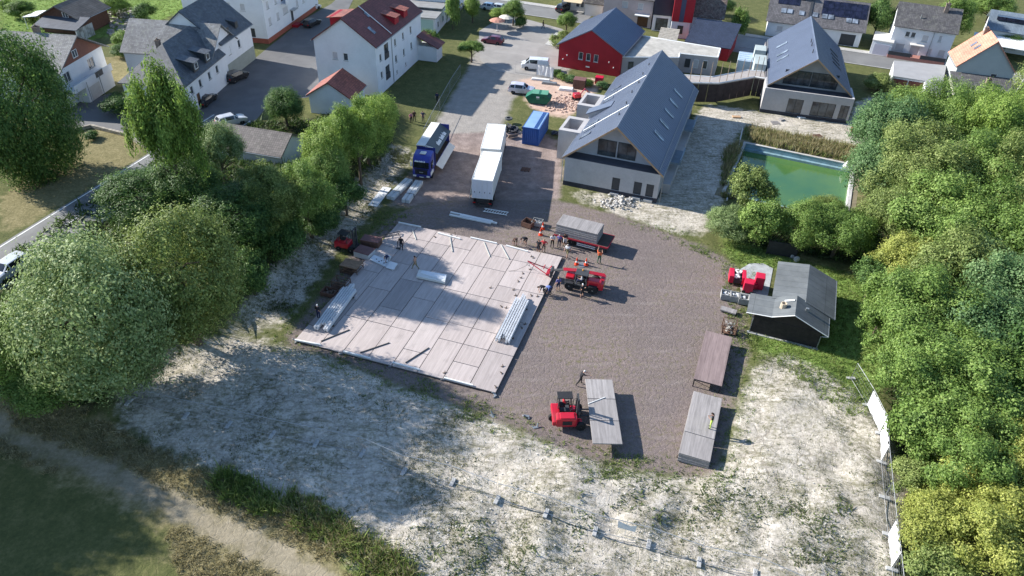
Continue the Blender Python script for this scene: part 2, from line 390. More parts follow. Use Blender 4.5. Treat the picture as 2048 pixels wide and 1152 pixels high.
    col = mixc(nt, weight(A[1], .4, .15), col, pale)
    col = mixc(nt, weight(B[0], .2), col, lane)
    pink = tone(mixn(n_peb, .5, n_mid), (.3, (.33, .22, .17)), (.55, (.52, .38, .3)), (.75, (.62, .5, .42)))
    col = mixc(nt, weight(B[1], .35), col, pink)
    path = tone(mixn(n_fin, .5, n_mid), (.3, (.2, .17, .125)), (.7, (.37, .32, .245)))
    col = mixc(nt, mth(nt, 'MULTIPLY', weight(B[3], .6, .3), .75), col, path)
    col = mixc(nt, weight(A[0], .3, .15), col, yard)
    nt.links.new(col, b.inputs['Base Color']); b.inputs['Roughness'].default_value = .95; b.inputs['Specular IOR Level'].default_value = .1
    h = mth(nt, 'ADD', mth(nt, 'MULTIPLY', n_fin, .6), mth(nt, 'MULTIPLY', n_peb, .25))
    h = mth(nt, 'SUBTRACT', h, mth(nt, 'MULTIPLY', crack, .12))
    nt.links.new(bump(nt, h, .75, .16), b.inputs['Normal'])
    return m
ground = put('ground', me, ground_material(), kind='structure')

# ---------------------------------------------------------------- roads
def asphalt(name, lo, hi):
    m, nt, b = base(name); v = coord(nt, 'World')
    f = mth(nt, 'ADD', mth(nt, 'MULTIPLY', noise(nt, v, .35, 5, .6), .6), mth(nt, 'MULTIPLY', noise(nt, v, 9, 4, .7), .4))
    c = ramp(nt, f, [(.3, lo), (.7, hi)])
    pt = ramp(nt, noise(nt, v, .12, 2), [(.54, (1, 1, 1)), (.56, (.9, .9, .9))])
    nt.links.new(mixc(nt, 1., c, pt, 'MULTIPLY'), b.inputs['Base Color']); b.inputs['Roughness'].default_value = .85
    nt.links.new(bump(nt, noise(nt, v, 40, 3), .3, .01), b.inputs['Normal']); return m
ASPH = asphalt('road asphalt', (.12, .12, .118), (.2, .198, .19)); ASPH2 = asphalt('village asphalt', (.085, .085, .088), (.14, .139, .138))
def sheet(name, px, z, mat, world=False, kind='structure'):
    poly = px if world else [G2(*q) for q in px]
    return put(name, MB().prism(poly, z-.05, z), mat, kind=kind)
WHITEP = M('road paint', (.75, .75, .72), .7, .12, 2, dirt=.35, dirtcol=(.25, .25, .24))
KERB = M('kerb concrete', (.42, .41, .39), .9, .2, 2.5, bmp=.3)
r0, r1 = G(-30, 512), G(300, 308); rd = (r1-r0).normalized(); rn = Vector((rd.y, -rd.x, 0))
def strip(name, a, b, n, o0, o1, z, mat, kind='structure'):
    return put(name, MB().prism([((a+n*o).x, (a+n*o).y) for o in (o0, o1)]+[((b+n*o).x, (b+n*o).y) for o in (o1, o0)], z-.04, z), mat, kind=kind)
ra, rb = r0-rd*60, r1+rd*14
strip('main_road', ra, rb, rn, -.3, 6.6, .012, ASPH)
strip('road_edge_line', ra, rb, rn, 0, .14, .018, WHITEP); strip('road_edge_line', ra, rb, rn, 6.15, 6.29, .018, WHITEP)
for k in range(-2, 4):
    a = r0+rd*(k*7.5); strip('road_centre_dash', a, a+rd*3.2, rn, 3.1, 3.23, .018, WHITEP)
VST = [(120, 275), (135, 214), (222, 186), (262, 200), (300, 222), (378, 224), (452, 163), (500, 125), (540, 92), (606, 40), (662, 8), (684, -12), (712, -12), (655, 100), (648, 190), (540, 205), (505, 250), (440, 262), (395, 275), (300, 320), (293, 299), (252, 272), (183, 254), (132, 266)]
sheet('village_street', VST, .008, ASPH2)
s0, s1 = G(905, 8), G(1760, 136); sdir = (s1-s0).normalized(); sn = Vector((sdir.y, -sdir.x, 0))
PAVE = M('paving', (.36, .35, .33), .9, .15, 2)
for a, b in ((s0-sdir*70, s0+sdir*30), (s0+sdir*62, s1+sdir*70)):
    strip('high_street', a, b, sn, -7.6, 0, .012, ASPH)
    for o in (-.2, -7.6): strip('street_kerb', a, b, sn, o, o+.22, .09, KERB)
    strip('pavement', a, b, sn, -9.2, -7.62, .1, PAVE)
sheet('car_park', [(958, 62), (1010, 30), (1060, 40), (1125, 58), (1170, 95), (1120, 140), (1105, 160), (1040, 150), (985, 140), (960, 120)], .004, asphalt('car park asphalt', (.21, .196, .18), (.32, .3, .275)))
sheet('driveway', [(1440, 60), (1560, 85), (1560, 120), (1450, 100)], .02, asphalt('driveway asphalt', (.2, .2, .2), (.28, .28, .275)))
sheet('concrete_apron', [(1478, 540), (1500, 527), (1526, 527), (1546, 537), (1536, 590), (1520, 612), (1500, 618), (1482, 590)], .03, M('apron slab', (.36, .375, .38), .9, .18, 1.5, bmp=.3, dirt=.3))
# ---------------------------------------------------------------- buildings
def roof_uv(me):
    uv = me.uv_layers.new(name='UVMap'); co = [v.co for v in me.vertices]
    for p in me.polygons:
        n = p.normal; u = Vector((0, 0, 1)).cross(n)
        if u.length < .05: u = Vector((1, 0, 0))
        u.normalize(); v = n.cross(u)
        for li in p.loop_indices:
            q = co[me.loops[li].vertex_index]; uv.data[li].uv = (q.dot(u), q.dot(v))
def putroof(name, mb, mat, parent, label=None):
    me = mb.mesh(name); roof_uv(me); return put(name, me, mat, parent, label)
GL = glass('window glass', (.06, .067, .075)); GLS = glass('pale blind behind glass', (.3, .3, .29), .25)
FRW = M('white frames', (.72, .72, .7), .5, .06, 3); FRD = M('anthracite frames', (.05, .053, .058), .5, .1, 3)
SHUT = M('roller shutter', (.48, .47, .47), .6, .08, 5); DOORB = M('brown door', (.12, .06, .035), .55, .15, 4)
SILL = M('sill stone', (.45, .44, .42), .8, .1, 3); GUT = M('zinc gutter', (.3, .32, .33), .45, .12, 2, metal=.6)
FACE = {'F': lambda W, L: ((0, 0), (1, 0)), 'R': lambda W, L: ((W, 0), (0, 1)), 'B': lambda W, L: ((W, L), (-1, 0)), 'L': lambda W, L: ((0, L), (0, -1))}
def facemat(face, x0, y0, W, L):
    (ox, oy), (ux, uy) = FACE[face](W, L)
    return Matrix(((ux, -uy, 0, x0+ox), (uy, ux, 0, y0+oy), (0, 0, 1, 0), (0, 0, 0, 1)))     # x along the wall, y inwards
def add_window(root, m, u, z, w, h, kind='w', depth=.12):
    """window or door as part, with pane and sill below it"""
    fr = MB(); t = .07; y0, y1 = depth-.06, depth+.02
    for a, b in (((u-w/2, y0, z), (u-w/2+t, y1, z+h)), ((u+w/2-t, y0, z), (u+w/2, y1, z+h)), ((u-w/2, y0, z), (u+w/2, y1, z+t)), ((u-w/2, y0, z+h-t), (u+w/2, y1, z+h))): fr.span(a, b)
    if kind in 'wd' and w > 1.0 and 's' not in kind:
        nb = max(1, round(w/1.1)-1)
        for k in range(nb):
            c = u-w/2+w*(k+1)/(nb+1); fr.span((c-t*.45, y0, z), (c+t*.45, y1, z+h))
    dark = kind in 'dDo'
    name = 'door' if kind in 'oD' else 'window'
    o = put(name, fr.xf(m), FRD if dark else FRW, root)
    pane = MB().span((u-w/2+t*.5, depth-.015, z+t*.5), (u+w/2-t*.5, depth+.03, z+h-t*.5)).xf(m)
    put({'s': 'roller_shutter', 'D': 'door_leaf', 'o': 'door_leaf'}.get(kind, 'pane'), pane, {'s': SHUT, 'D': DOORB, 'o': FRD, 'b': GLS}.get(kind, GL), o)
    if kind in 'wsb':
        put('sill', MB().span((u-w/2-.06, -.06, z-.06), (u+w/2+.06, depth, z)).xf(m), SILL, o)
    return o
def wall_face(mb, m, w, z0, z1, holes, depth=.14):
    us = sorted({0., w}|{h[0]-h[2]/2 for h in holes}|{h[0]+h[2]/2 for h in holes})
    zs = sorted({z0, z1}|{h[1] for h in holes}|{h[1]+h[3] for h in holes})
    def inh(a, b): return any(abs(a-h[0]) < h[2]/2 and h[1] < b < h[1]+h[3] for h in holes)
    for i in range(len(us)-1):
        for j in range(len(zs)-1):
            if inh((us[i]+us[i+1])/2, (zs[j]+zs[j+1])/2): continue
            mb.add([m @ Vector(p) for p in ((us[i], 0, zs[j]), (us[i+1], 0, zs[j]), (us[i+1], 0, zs[j+1]), (us[i], 0, zs[j+1]))], [(0, 1, 2, 3)])
    for u, z, ww, h, *_ in holes:
        a, b = u-ww/2, u+ww/2; d = depth
        for q in (((a, 0, z), (a, 0, z+h), (a, d, z+h), (a, d, z)), ((b, 0, z), (b, d, z), (b, d, z+h), (b, 0, z+h)), ((a, 0, z+h), (b, 0, z+h), (b, d, z+h), (a, d, z+h)), ((a, 0, z), (a, d, z), (b, d, z), (b, 0, z))):
            mb.add([m @ Vector(p) for p in q], [(0, 1, 2, 3)])
def walls(root, x0, y0, W, L, z0, z1, mat, wins=(), gable=None, gset=0, gmat=None, name='wall', label=None):
    """four walls with openings; gable=(ridge z) closes both ends; gset sets the front gable back"""
    mb = MB()
    for f in 'FRBL':
        m = facemat(f, x0, y0, W, L); w = W if f in 'FB' else L
        hs = [q[1:5] for q in wins if q[0] == f and q[2]+q[4] <= z1+.001]
        wall_face(mb, m, w, z0, z1, hs)
        for q in wins:
            if q[0] != f: continue
            add_window(root, m, *q[1:5], q[5] if len(q) > 5 else 'w', .12 if q[2]+q[4] <= z1+.001 else -.03)
    o = put(name, mb, mat, root, label)
    if gable is not None:
        for y, d in ((y0+gset, .25), (y0+L, -.25)):
            put('gable', MB().extr([(x0, z1), (x0+W, z1), (x0+W/2, gable)], 'y', y, y+d), gmat or mat, root)
    return o
def slope_m(x0, y0, W, eave, ridge, side, y, d, lift=0):
    """frame on a roof slope: x along the eave, y up the slope, z out of it; d metres up from the wall line"""
    s = math.atan2(ridge-eave, W/2); sg = -1 if side == 'l' else 1
    xx = x0+(0 if side == 'l' else W)-sg*math.cos(s)*d; zz = eave+math.sin(s)*d
    ex = Vector((0, -sg*1, 0)) if side == 'l' else Vector((0, 1, 0))
    ex = Vector((0, -1, 0)) if side == 'l' else Vector((0, 1, 0))
    ey = Vector((-sg*math.cos(s), 0, math.sin(s))); ez = ex.cross(ey)
    if ez.z < 0: ex = -ex; ez = -ez
    p = Vector((xx, y0+y, zz))+ez*lift
    return Matrix(((ex.x, ey.x, ez.x, p.x), (ex.y, ey.y, ez.y, p.y), (ex.z, ey.z, ez.z, p.z), (0, 0, 0, 1)))
def roof(root, x0, y0, W, L, eave, ridge, mat, over=.4, gov=.3, govb=None, t=.16, seams=0, barge=None, gutter=True, label=None, ridgecap=True):
    s = (ridge-eave)/(W/2); dz = t*math.sqrt(1+s*s); govb = gov if govb is None else govb
    mb = MB(); ya, yb = y0-gov, y0+L+govb; xm = x0+W/2; zr = ridge+dz; ze = eave-s*over+dz
    mb.slab((x0-over, ya, ze), (xm, ya, zr), (xm, yb, zr), (x0-over, yb, ze), t)
    mb.slab((xm, ya, zr), (x0+W+over, ya, ze), (x0+W+over, yb, ze), (xm, yb, zr), t)
    if seams:
        n = int((yb-ya)/seams)
        for k in range(n+1):
            y = ya+.05+(yb-ya-.1)*k/n
            for sg in (-1, 1):
                xe = xm+sg*(W/2+over); a = Vector((xe, y, ze)); b = Vector((xm, y, zr)); nrm = Vector((sg*s, 0, 1)).normalized()*.035
                u = Vector((0, .014, 0))
                mb.add([a-u, a+u, b+u, b-u, a-u+nrm, a+u+nrm, b+u+nrm, b-u+nrm], [(4, 5, 6, 7), (0, 1, 5, 4), (2, 3, 7, 6), (1, 2, 6, 5), (3, 0, 4, 7)])
    if ridgecap: mb.extr([(xm-.16, zr-.16*s+.01), (xm, zr+.05), (xm+.16, zr-.16*s+.01)], 'y', ya-.01, yb+.01)
    o = putroof('roof', mb, mat, root, label)
    if barge:
        for y in (ya-.03, yb+.005):
            b = MB()
            for sg in (-1, 1):
                xe = xm+sg*(W/2+over); hh = .26
                pr = [(xe, ze), (xm, zr), (xm, zr-hh), (xe, ze-hh)]
                b.extr(pr, 'y', y, y+.05)
            put('barge_board', b, barge, root)
    if gutter:
        for sg in (-1, 1):
            xe = xm+sg*(W/2+over+.06)
            put('gutter', MB().tube([(xe, ya, ze-.1), (xe, yb, ze-.1)], .065, 6), GUT, root)
    return o
def skylight(rf, x0, y0, W, eave, ridge, side, y, d, w=.8, l=1.3, t=.16, frame=None, lift=.0):
    s = (ridge-eave)/(W/2); m = slope_m(x0, y0, W, eave, ridge, side, y, d, t+lift)
    f = MB()
    for a, b in (((-w/2, -l/2, 0), (-w/2+.09, l/2, .1)), ((w/2-.09, -l/2, 0), (w/2, l/2, .1)), ((-w/2, -l/2, 0), (w/2, -l/2+.09, .1)), ((-w/2, l/2-.12, 0), (w/2, l/2, .13))): f.span(a, b)
    f.span((-w/2+.05, -l/2+.05, .0), (w/2-.05, l/2-.05, .06))
    return put('skylight', f.xf(m), frame or SKYF, rf)
SKYF = glass('skylight glass and frame', (.18, .21, .25), .12)
def chimney(rf, x, y, z, w=.55, d=.55, h=1.2, mat=None):
    mb = MB().span((x-w/2, y-d/2, z-.8), (x+w/2, y+d/2, z+h)); mb.span((x-w/2-.06, y-d/2-.06, z+h-.14), (x+w/2+.06, y+d/2+.06, z+h))
    mb.cyl((x, y, z+h), (x, y, z+h+.3), .12, 8)
    return put('chimney', mb, mat or M('chimney brick', (.22, .17, .14), .9, .2, 3, bmp=.4, bscale=12), rf)
def downpipe(root, x, y, z0, z1): return put('downpipe', MB().tube([(x, y, z0), (x, y, z1)], .05, 6), GUT, root)

WHITEW = M('white render', (.66, .67, .68), .9, .05, .7, bmp=.15, bscale=60, dirt=.12, dirtcol=(.4, .4, .37))
CREAMW = M('cream render', (.6, .57, .52), .9, .06, .7, dirt=.12); PINKW = M('rose render', (.52, .42, .4), .9, .06, .8, dirt=.1)
GREYB = M('bare grey blockwork', (.42, .405, .4), .92, .1, .6, bmp=.25, bscale=18, dirt=.25, dirtcol=(.3, .29, .28))
BITU = M('black bitumen base', (.045, .045, .055), .8, .2, 1.5); REDW = M('red boarding', (.31, .014, .024), .6, .1, .8)
SLATE = roofmat('natural slate', (.075, .085, .1), (.3, .22), .3, .55, .25, 'slate'); SLATEL = roofmat('weathered grey slate', (.2, .2, .2), (.3, .25), .25, .8, .5, 'slate')
DRED = roofmat('dark red tiles', (.15, .042, .038), (.3, .34), .2, .65); RED = roofmat('terracotta tiles', (.27, .085, .06), (.28, .33), .25, .7)
ANTHR = M('standing seam metal', (.13, .155, .215), .46, .06, .4, metal=.45, spec=.4)
BROWN = roofmat('brown concrete tiles', (.13, .115, .11), (.3, .33), .25, .8, .2); GREYT = roofmat('grey concrete tiles', (.085, .082, .085), (.3, .34), .25, .8, .3)
ORNG = roofmat('orange clay tiles', (.5, .23, .155), (.3, .34), .15, .75); WAVY = roofmat('wavy dark tiles', (.11, .105, .11), (.3, .36), .25, .7, .1, 'tile', 0, 1.)
FELT = roofmat('grey roofing felt', (.12, .132, .138), (1.0, 5), .1, .9, .1); PANT = roofmat('dark pantiles', (.028, .036, .062), (.3, .35), .2, .5)
TIMB = M('pine barge board', (.42, .27, .16), .7, .15, 3); DBOARD = M('dark stained boards', (.03, .024, .024), .75, .3, 2.5)
FLATG = M('flat roof gravel', (.4, .38, .34), .95, .2, .8, bmp=.5, bscale=20, dirt=.4, dirtcol=(.2, .19, .16)); TIMBR = M('brown garage door', (.13, .045, .035), .6, .12, 3)
LEDGE = M('dark flat ledge', (.085, .085, .1), .8, .15, 1)

# -- long barn-like new building
rz = R(-18.2)
b1 = thing('long_gabled_hall', 'long unfinished hall with dark metal roof and wood-edged gable over grey wall', 'building', (6.08, 83.74, 0), rz)
W, L, E, RD = 12.25, 30.2, 3.95, 8.95
walls(b1, 0, 0, W, L, .62, E, GREYB, [('F', 6.85, .66, 1.0, 1.75, 'o'), ('F', 9.65, .66, 1.0, 1.75, 'o'), ('F', 11.2, .66, .95, 1.75, 'o'), ('L', 24, 1.2, 1.2, 1.2), ('R', 4, 1, 1.4, 1.4), ('R', 12, 1, 1.4, 1.4), ('R', 21, 1, 2, 1.6)])
put('plinth', MB().span((-.03, -.03, -.1), (W+.03, L+.03, .62)), BITU, b1)
for u in (6.85, 9.65, 11.2): put('threshold', MB().span((u-.55, -.35, .02), (u+.55, .1, .3)), SILL, b1)
g = MB().extr([(0.25, E), (W-.25, E), (W/2, RD-.12)], 'y', 1.9, 2.15); put('gable', g, M('grey primed gable', (.42, .42, .45), .85, .08, 1), b1)
g = MB().extr([(0.25, E), (W-.25, E), (W/2, RD-.12)], 'y', L-.3, L-.05); put('gable', g, GREYB, b1)
put('ledge', MB().span((.02, .02, E-.03), (W-.02, 2., E+.05)), LEDGE, b1)
gm = facemat('F', 0, 1.9, W, L)
for u in (4.85, 7.4):
    add_window(b1, gm, u, 4.25, 2.35, 2.15, 'd', -.03)
rf = roof(b1, 0, 0, W, L, E, RD, ANTHR, .35, .12, .2, .2, seams=.55, barge=TIMB)
for k in range(5): skylight(rf, 0, 0, W, E, RD, 'r', 7.2+k*3.9, 2.6, .62, 1.75, .2)
for y in (4.3, 6.4, 8.5, 17.2, 19.6, 22): skylight(rf, 0, 0, W, E, RD, 'l', y, 1.9, .62, 1.75, .2)
dm = MB().extr([(-.1, 4.1), (2.3, 5.95), (2.3, 6.25), (-.5, 4.75)], 'y', 12.6, 14.3); put('dormer', dm, GREYB, b1)
put('dormer_roof', MB().slab((-.75, 12.4, 4.75), (2.7, 12.4, 6.55), (2.7, 14.5, 6.55), (-.75, 14.5, 4.75), .12), ANTHR, b1)
put('snow_guard', MB().tube([(W-.25, .2, E+.55), (W-.25, L-.2, E+.55)], .05, 5), GUT, b1)
for y in (7.5, 19): put('ridge_line', MB().tube([(.3, y, E+.55), (W/2-.2, y, RD+.14)], .035, 4), GUT, b1)
for y, d in ((5.2, .9), (9, .8), (13.5, 1.), (17, .8), (21, 1), (25, .9)): 
    x = W/2-d; z = RD-(d)*(RD-E)/(W/2)
    put('vent_pipe', MB().cyl((x, y, z), (x, y, z+.6), .07, 8), FRD, b1)
for y0, y1 in ((7, 12), (16.4, 21.4)):
    bx = MB(); x0, x1, zt = -3.0, .1, 4.25
    bx.span((x0, y0, -.05), (x1, y1, 2.9))
    for a, b in (((x0, y0, 2.9), (x0+.4, y1, zt)), ((x0+.4, y0, 2.9), (x1, y0+.8, zt)), ((x0+.4, y1-.8, 2.9), (x1, y1, zt)), ((x1-.7, y0+.8, 2.9), (x1, y1-.8, zt))): bx.span(a, b)
    put('side_bay', bx, GREYB, b1)
for y0, y1 in ((6.5, 10.5), (17.5, 21.5)):
    put('side_canopy', MB().span((W, y0, 2.5), (W+1.6, y1, 2.75)).span((W+1.45, y0, 2.75), (W+1.6, y1, 3.3)), M('blue grey canopy', (.2, .25, .29), .7, .12, 1.2), b1)
put('side_plinth_wall', MB().span((W, 3, 0), (W+1.1, 24, 1.3)), GREYB, b1)
for x, y in ((-.35, 0.2), (W+.38, .15)): downpipe(b1, x, y, .1, E-.3)

# -- second new building
b2 = thing('gabled_hall_with_terrace', 'smaller unfinished hall with dark metal roof above a wide glazed ground floor', 'building', (38.5, 110.73, 0), R(-14.5))
W, L = 13.3, 25
walls(b2, 0, 0, W, L, .5, 3.6, GREYB, [('F', 5.0, .52, 2.3, 2.3, 'd'), ('F', 9.2, .52, 3.5, 2.3, 'd'), ('F', 12.3, .52, 1.3, 2.3, 'd'), ('L', 8, 1.2, 1.2, 1.2), ('L', 14, 1.2, 1.2, 1.2)])
put('plinth', MB().span((-.03, -.03, -.1), (W+.03, L+.03, .5)), BITU, b2)
put('terrace', MB().span((.02, .02, 3.5), (W-.02, L, 3.66)), LEDGE, b2); put('parapet', MB().span((0, 0, 3.6), (W, .25, 4.0)).span((0, .25, 3.6), (.25, 5, 4.0)).span((W-.25, .25, 3.6), (W, 5, 4.0)), GREYB, b2)
x0, E, RD, W2 = .75, 4.1, 8.7, 11.8
g = MB().extr([(x0, 3.6), (x0+W2, 3.6), (x0+W2, E), (x0+W2/2, RD-.1), (x0, E)], 'y', 3.2, 3.5); put('gable', g, GREYB, b2)
put('gable', MB().extr([(x0, 3.6), (x0+W2, 3.6), (x0+W2, E), (x0+W2/2, RD-.1), (x0, E)], 'y', L-.4, L-.1), GREYB, b2)
put('upper_wall', MB().span((x0, 3.2, 3.6), (x0+.25, L-.1, E)).span((x0+W2-.25, 3.2, 3.6), (x0+W2, L-.1, E)), GREYB, b2)
gm = facemat('F', 0, 3.2, W, L)
for u in (4.6, 8.7): add_window(b2, gm, u, 3.95, 4.0, 2.3, 'd', -.03)
rf = roof(b2, x0, 1.4, W2, L-1.5, E, RD, ANTHR, .35, .1, .2, .2, seams=.55, barge=TIMB)
for k in range(4): skylight(rf, x0, 1.4, W2, E, RD, 'r', 8+k*2.2, 2.4, .62, 1.9, .2, FRD)
for y in (9, 11.5, 16): skylight(rf, x0, 1.4, W2, E, RD, 'l', y, 2.2, .62, 1.9, .2)
for y in (5.5, 9, 11): put('vent_pipe', MB().cyl((W2/2+.2, y, RD-.5), (W2/2+.2, y, RD+.4), .07, 8), FRD, b2)
put('side_bay', MB().span((-1.9, 9, 0), (0, 14, 4.6)).span((-1.9, 17, 0), (0, 20, 4.4)), M('pale green grey render', (.36, .41, .4), .85, .1, 1), b2)

# -- covered walkway between the two
top = [G(*q, 3.6) for q in ((1364, 149), (1425, 153), (1494, 139.6), (1528, 142))]; bot = [G(*q, 3.6) for q in ((1379, 164.6), (1438.5, 165.6), (1510, 153), (1530, 156))]
cw = thing('covered_walkway', 'bent covered walkway with flat grey deck between the two halls', 'walkway', (bot[1].x, bot[1].y, 0))
o = Vector((bot[1].x, bot[1].y, 0)); poly = [((p-o).x, (p-o).y) for p in bot+top[::-1]]
put('deck', MB().prism(poly, 3.3, 3.52), M('walkway deck', (.33, .3, .28), .9, .12, 1.2), cw)
ed = MB()
for ln in (top, bot):
    for a, b in zip(ln[:-1], ln[1:]):
        a, b = a-o, b-o; a.z = b.z = 3.55; ed.tube([a, b], .11, 4)
put('white_edge', ed, FRW, cw)
n = 0
for a, b in zip(bot[:-1], bot[1:]):
    a, b = a-o, b-o; k = max(2, int((b-a).length/1.25)); d = (b-a).normalized(); nn_ = Vector((d.y, -d.x, 0))
    for i in range(k):
        p = a+(b-a)*(i/k); q = a+(b-a)*((i+1)/k)
        put('wall_board', MB().prism([(x.x, x.y) for x in (p-nn_*.1, q-nn_*.1-d*.05, q-nn_*.16-d*.05, p-nn_*.16)], .3, 3.3), M('dark brown sheeting', (.045, .034, .034), .8, .25, 1.5), cw)
        put('post', MB().tube([(p-nn_*.05)+Vector((0, 0, -.1)), (p-nn_*.05)+Vector((0, 0, 3.3))], .05, 4), M('bare timber', (.25, .19, .14), .85, .15, 4), cw)

# -- red hall and flat annex
b3 = thing('red_boarded_hall', 'deep red boarded hall with dark metal gable roof and three small windows', 'building', (6.5, 127.6, 0), R(-21))
W, L, E, RD = 11.4, 14.6, 4.0, 7.2
walls(b3, 0, 0, W, L, 0, E, REDW, [('F', 4.1, 1.9, .8, 1.3), ('F', 5.5, 1.9, .8, 1.3), ('F', 6.9, 1.9, .8, 1.3), ('L', 5, 1.2, 1.2, 1.2)], RD, 0)
rf = roof(b3, 0, 0, W, L, E, RD, ANTHR, .35, .25, .25, .14, seams=.6)
put('sign_plate', MB().span((5.2, -.05, .75), (5.9, 0, .95)), FRW, b3)
for u in (1.6, .9, 9.3, 10.2): put('lamp', MB().cbox((u, -.1, 2.3 if u in (1.6, 9.3) else 1.5), (.16, .2, .2), .03), FRW, b3)
fp = [G(*q, 3.3) for q in ((1244, 114), (1358, 115), (1360, 106.5), (1436, 114.5), (1441, 97), (1330, 79), (1279, 70.5))]
b4 = thing('flat_roofed_annex', 'low pale annex with gravelled flat roof beside the red hall', 'building', (fp[0].x, fp[0].y, 0)); o = Vector((fp[0].x, fp[0].y, 0))
poly = [((p-o).x, (p-o).y) for p in fp]
put('wall', MB().prism(poly, -.1, 3.2), M('grey rose render', (.43, .39, .39), .9, .06, .8), b4)
cx = sum(p[0] for p in poly)/7; cy = sum(p[1] for p in poly)/7
put('flat_roof', MB().prism([(cx+(x-cx)*.985, cy+(y-cy)*.985) for x, y in poly], 3.19, 3.26), FLATG, b4)
rim = MB()
for i in range(7): rim.tube([(*poly[i], 3.28), (*poly[(i+1) % 7], 3.28)], .13, 4)
put('roof_edge', rim, FRW, b4)
a, b_ = Vector((*poly[2], 0)), Vector((*poly[3], 0)); d = (b_-a); ang = math.atan2(d.y, d.x)
fm = Matrix.Translation(a) @ Matrix.Rotation(ang, 4, 'Z')
for u, w_, k in ((1.5, .9, 'o'), (2.9, .9, 's'), (4.4, .9, 'w')): add_window(b4, fm, u*d.length/6.3, 1.0, w_, 1.5, k, -.03)
a, b_ = Vector((*poly[0], 0)), Vector((*poly[1], 0)); fm = Matrix.Translation(a) @ Matrix.Rotation(math.atan2((b_-a).y, (b_-a).x), 4, 'Z'); add_window(b4, fm, 1.7, 1.2, .9, 1.3, 'd', -.03)

# -- white house with dark red roof (left), and its annex
b5 = thing('white_house_with_dark_red_roof', 'tall white house with dark red tiled roof, two skylights and red dormers', 'house', (-32.6, 112.6, 0), R(-13))
W, L, E, RD = 10.3, 20, 8.0, 11.6
wl = [('F', 3.4, 5.2, .9, 1.2, 's'), ('F', 5.2, 5.2, .8, 1.2, 'w')]
wl += [('R', 1.8, 2.4, .8, 1.1, 'w'), ('R', 1.8, 5.2, .8, 1.1, 'w'), ('R', 4.2, 1.6, 1.7, 2.1, 'd'), ('R', 4.2, 4.9, 1.7, 2.3, 'd'), ('R', 8, 1.0, .5, .6), ('R', 12, 1.0, .5, .6)]
wl += [('R', y, z, .8, 1.2, 'w') for y in (8, 11.5, 15) for z in (2.9, 5.6)]
walls(b5, 0, 0, W, L, 0, E, WHITEW, wl, RD)
rf = roof(b5, 0, 0, W, L, E, RD, DRED, .35, .25)
skylight(rf, 0, 0, W, E, RD, 'r', 3, 2.2, .7, 1.4); skylight(rf, 0, 0, W, E, RD, 'r', 6, 4.6, .6, 1.0)
for y in (9.5, 13.5):
    dm = MB().extr([(W-.5, E+.2), (W-.5, E+1.7), (W-2.6, E+1.9)], 'y', y, y+1.7); put('dormer', dm, REDW, rf)
    putroof('dormer_roof', MB().slab((W-3.3, y-.2, E+2.3), (W-.2, y-.2, E+1.75), (W-.2, y+1.9, E+1.75), (W-3.3, y+1.9, E+2.3), .1), RED, rf)
dm = MB().extr([(.6, E+.3), (.6, E+2.2), (3.4, E+2.2)], 'y', 5, 9); put('dormer', dm, REDW, rf); putroof('dormer_roof', MB().slab((.1, 4.7, E+2.05), (3.9, 4.7, E+2.6), (3.9, 9.3, E+2.6), (.1, 9.3, E+2.05), .12), RED, rf)
for z in (1.5, 4.8): put('balcony_rail', MB().span((W-.02, 3.35, z), (W+.08, 5.05, z+.95)), FRD, b5)
downpipe(b5, W+.08, 6.3, 0, E-.2); put('party_parapet', MB().tube([(W/2, 6.2, RD+.35), (W+.2, 6.2, E+.2)], .07, 4), FRW, b5)
put('porch', MB().span((W, 18, 0), (W+3.5, 21, 2.6)), WHITEW, b5); putroof('porch_roof', MB().slab((W+.0, 17.6, 4.4), (W+4, 17.6, 2.6), (W+4, 21.4, 2.6), (W+.0, 21.4, 4.4), .15), DRED, b5)
b5b = thing('small_white_annex', 'small white garage annex with terracotta tiled roof beside the tall white house', 'annex', (-31.6, 103.0, 0), R(-9))
walls(b5b, 0, 0, 6.6, 5.6, 0, 2.9, WHITEW, [('R', 2.2, 1.2, .8, 1.0, 'd')], 5.0)
roof(b5b, 0, 0, 6.6, 5.6, 2.9, 5.0, RED, .35, .3)
downpipe(b5b, 6.7, .1, 0, 2.7)
# -- old village houses on the left
b6 = thing('grey_roofed_white_house', 'white house with weathered grey slate roof and brown gable behind the big tree', 'house', (-67.2, 100.2, 0), R(86))
W, L, E, RD = 12.2, 18, 5.6, 9.0
walls(b6, 0, 0, W, L, 0, E, WHITEW, [('F', 2.4, 3.4, 1.5, 1.5, 'w'), ('F', 8.6, 3.4, 1.6, 1.5, 'w'), ('L', 4, 3, 1.2, 1.2), ('L', 9, 3, 1.2, 1.2)], RD, gmat=M('brown boarded gable', (.2, .085, .06), .8, .12, 2))
add_window(b6, facemat('F', 0, 0, W, L), 5.5, 6.1, 1.2, 1.1, 'w', -.03)
rf = roof(b6, 0, 0, W, L, E, RD, SLATEL, .5, .9)
chimney(rf, W/2+.4, 5.5, RD-.3, .8, .7, 1.3); chimney(rf, W/2+.6, 12, RD-.3, .6, .6, .9)
put('balcony', MB().span((.5, -1.9, 2.5), (10.5, 0, 2.75)), WHITEW, b6); put('balcony_parapet', MB().span((.5, -1.9, 2.75), (6, -1.8, 3.55)).span((8, -1.9, 2.75), (10.5, -1.8, 3.55)), WHITEW, b6)
put('balcony_rail', MB().span((6, -1.88, 2.75), (8, -1.82, 3.6)), FRD, b6)
put('garage_block', MB().span((3.2, -1.7, 0), (10.3, 0, 2.5)), WHITEW, b6); put('garage_door', MB().span((4, -1.75, 0.05), (6.6, -1.69, 2.1)), M('cream garage door', (.5, .48, .45), .6, .08, 2), b6)
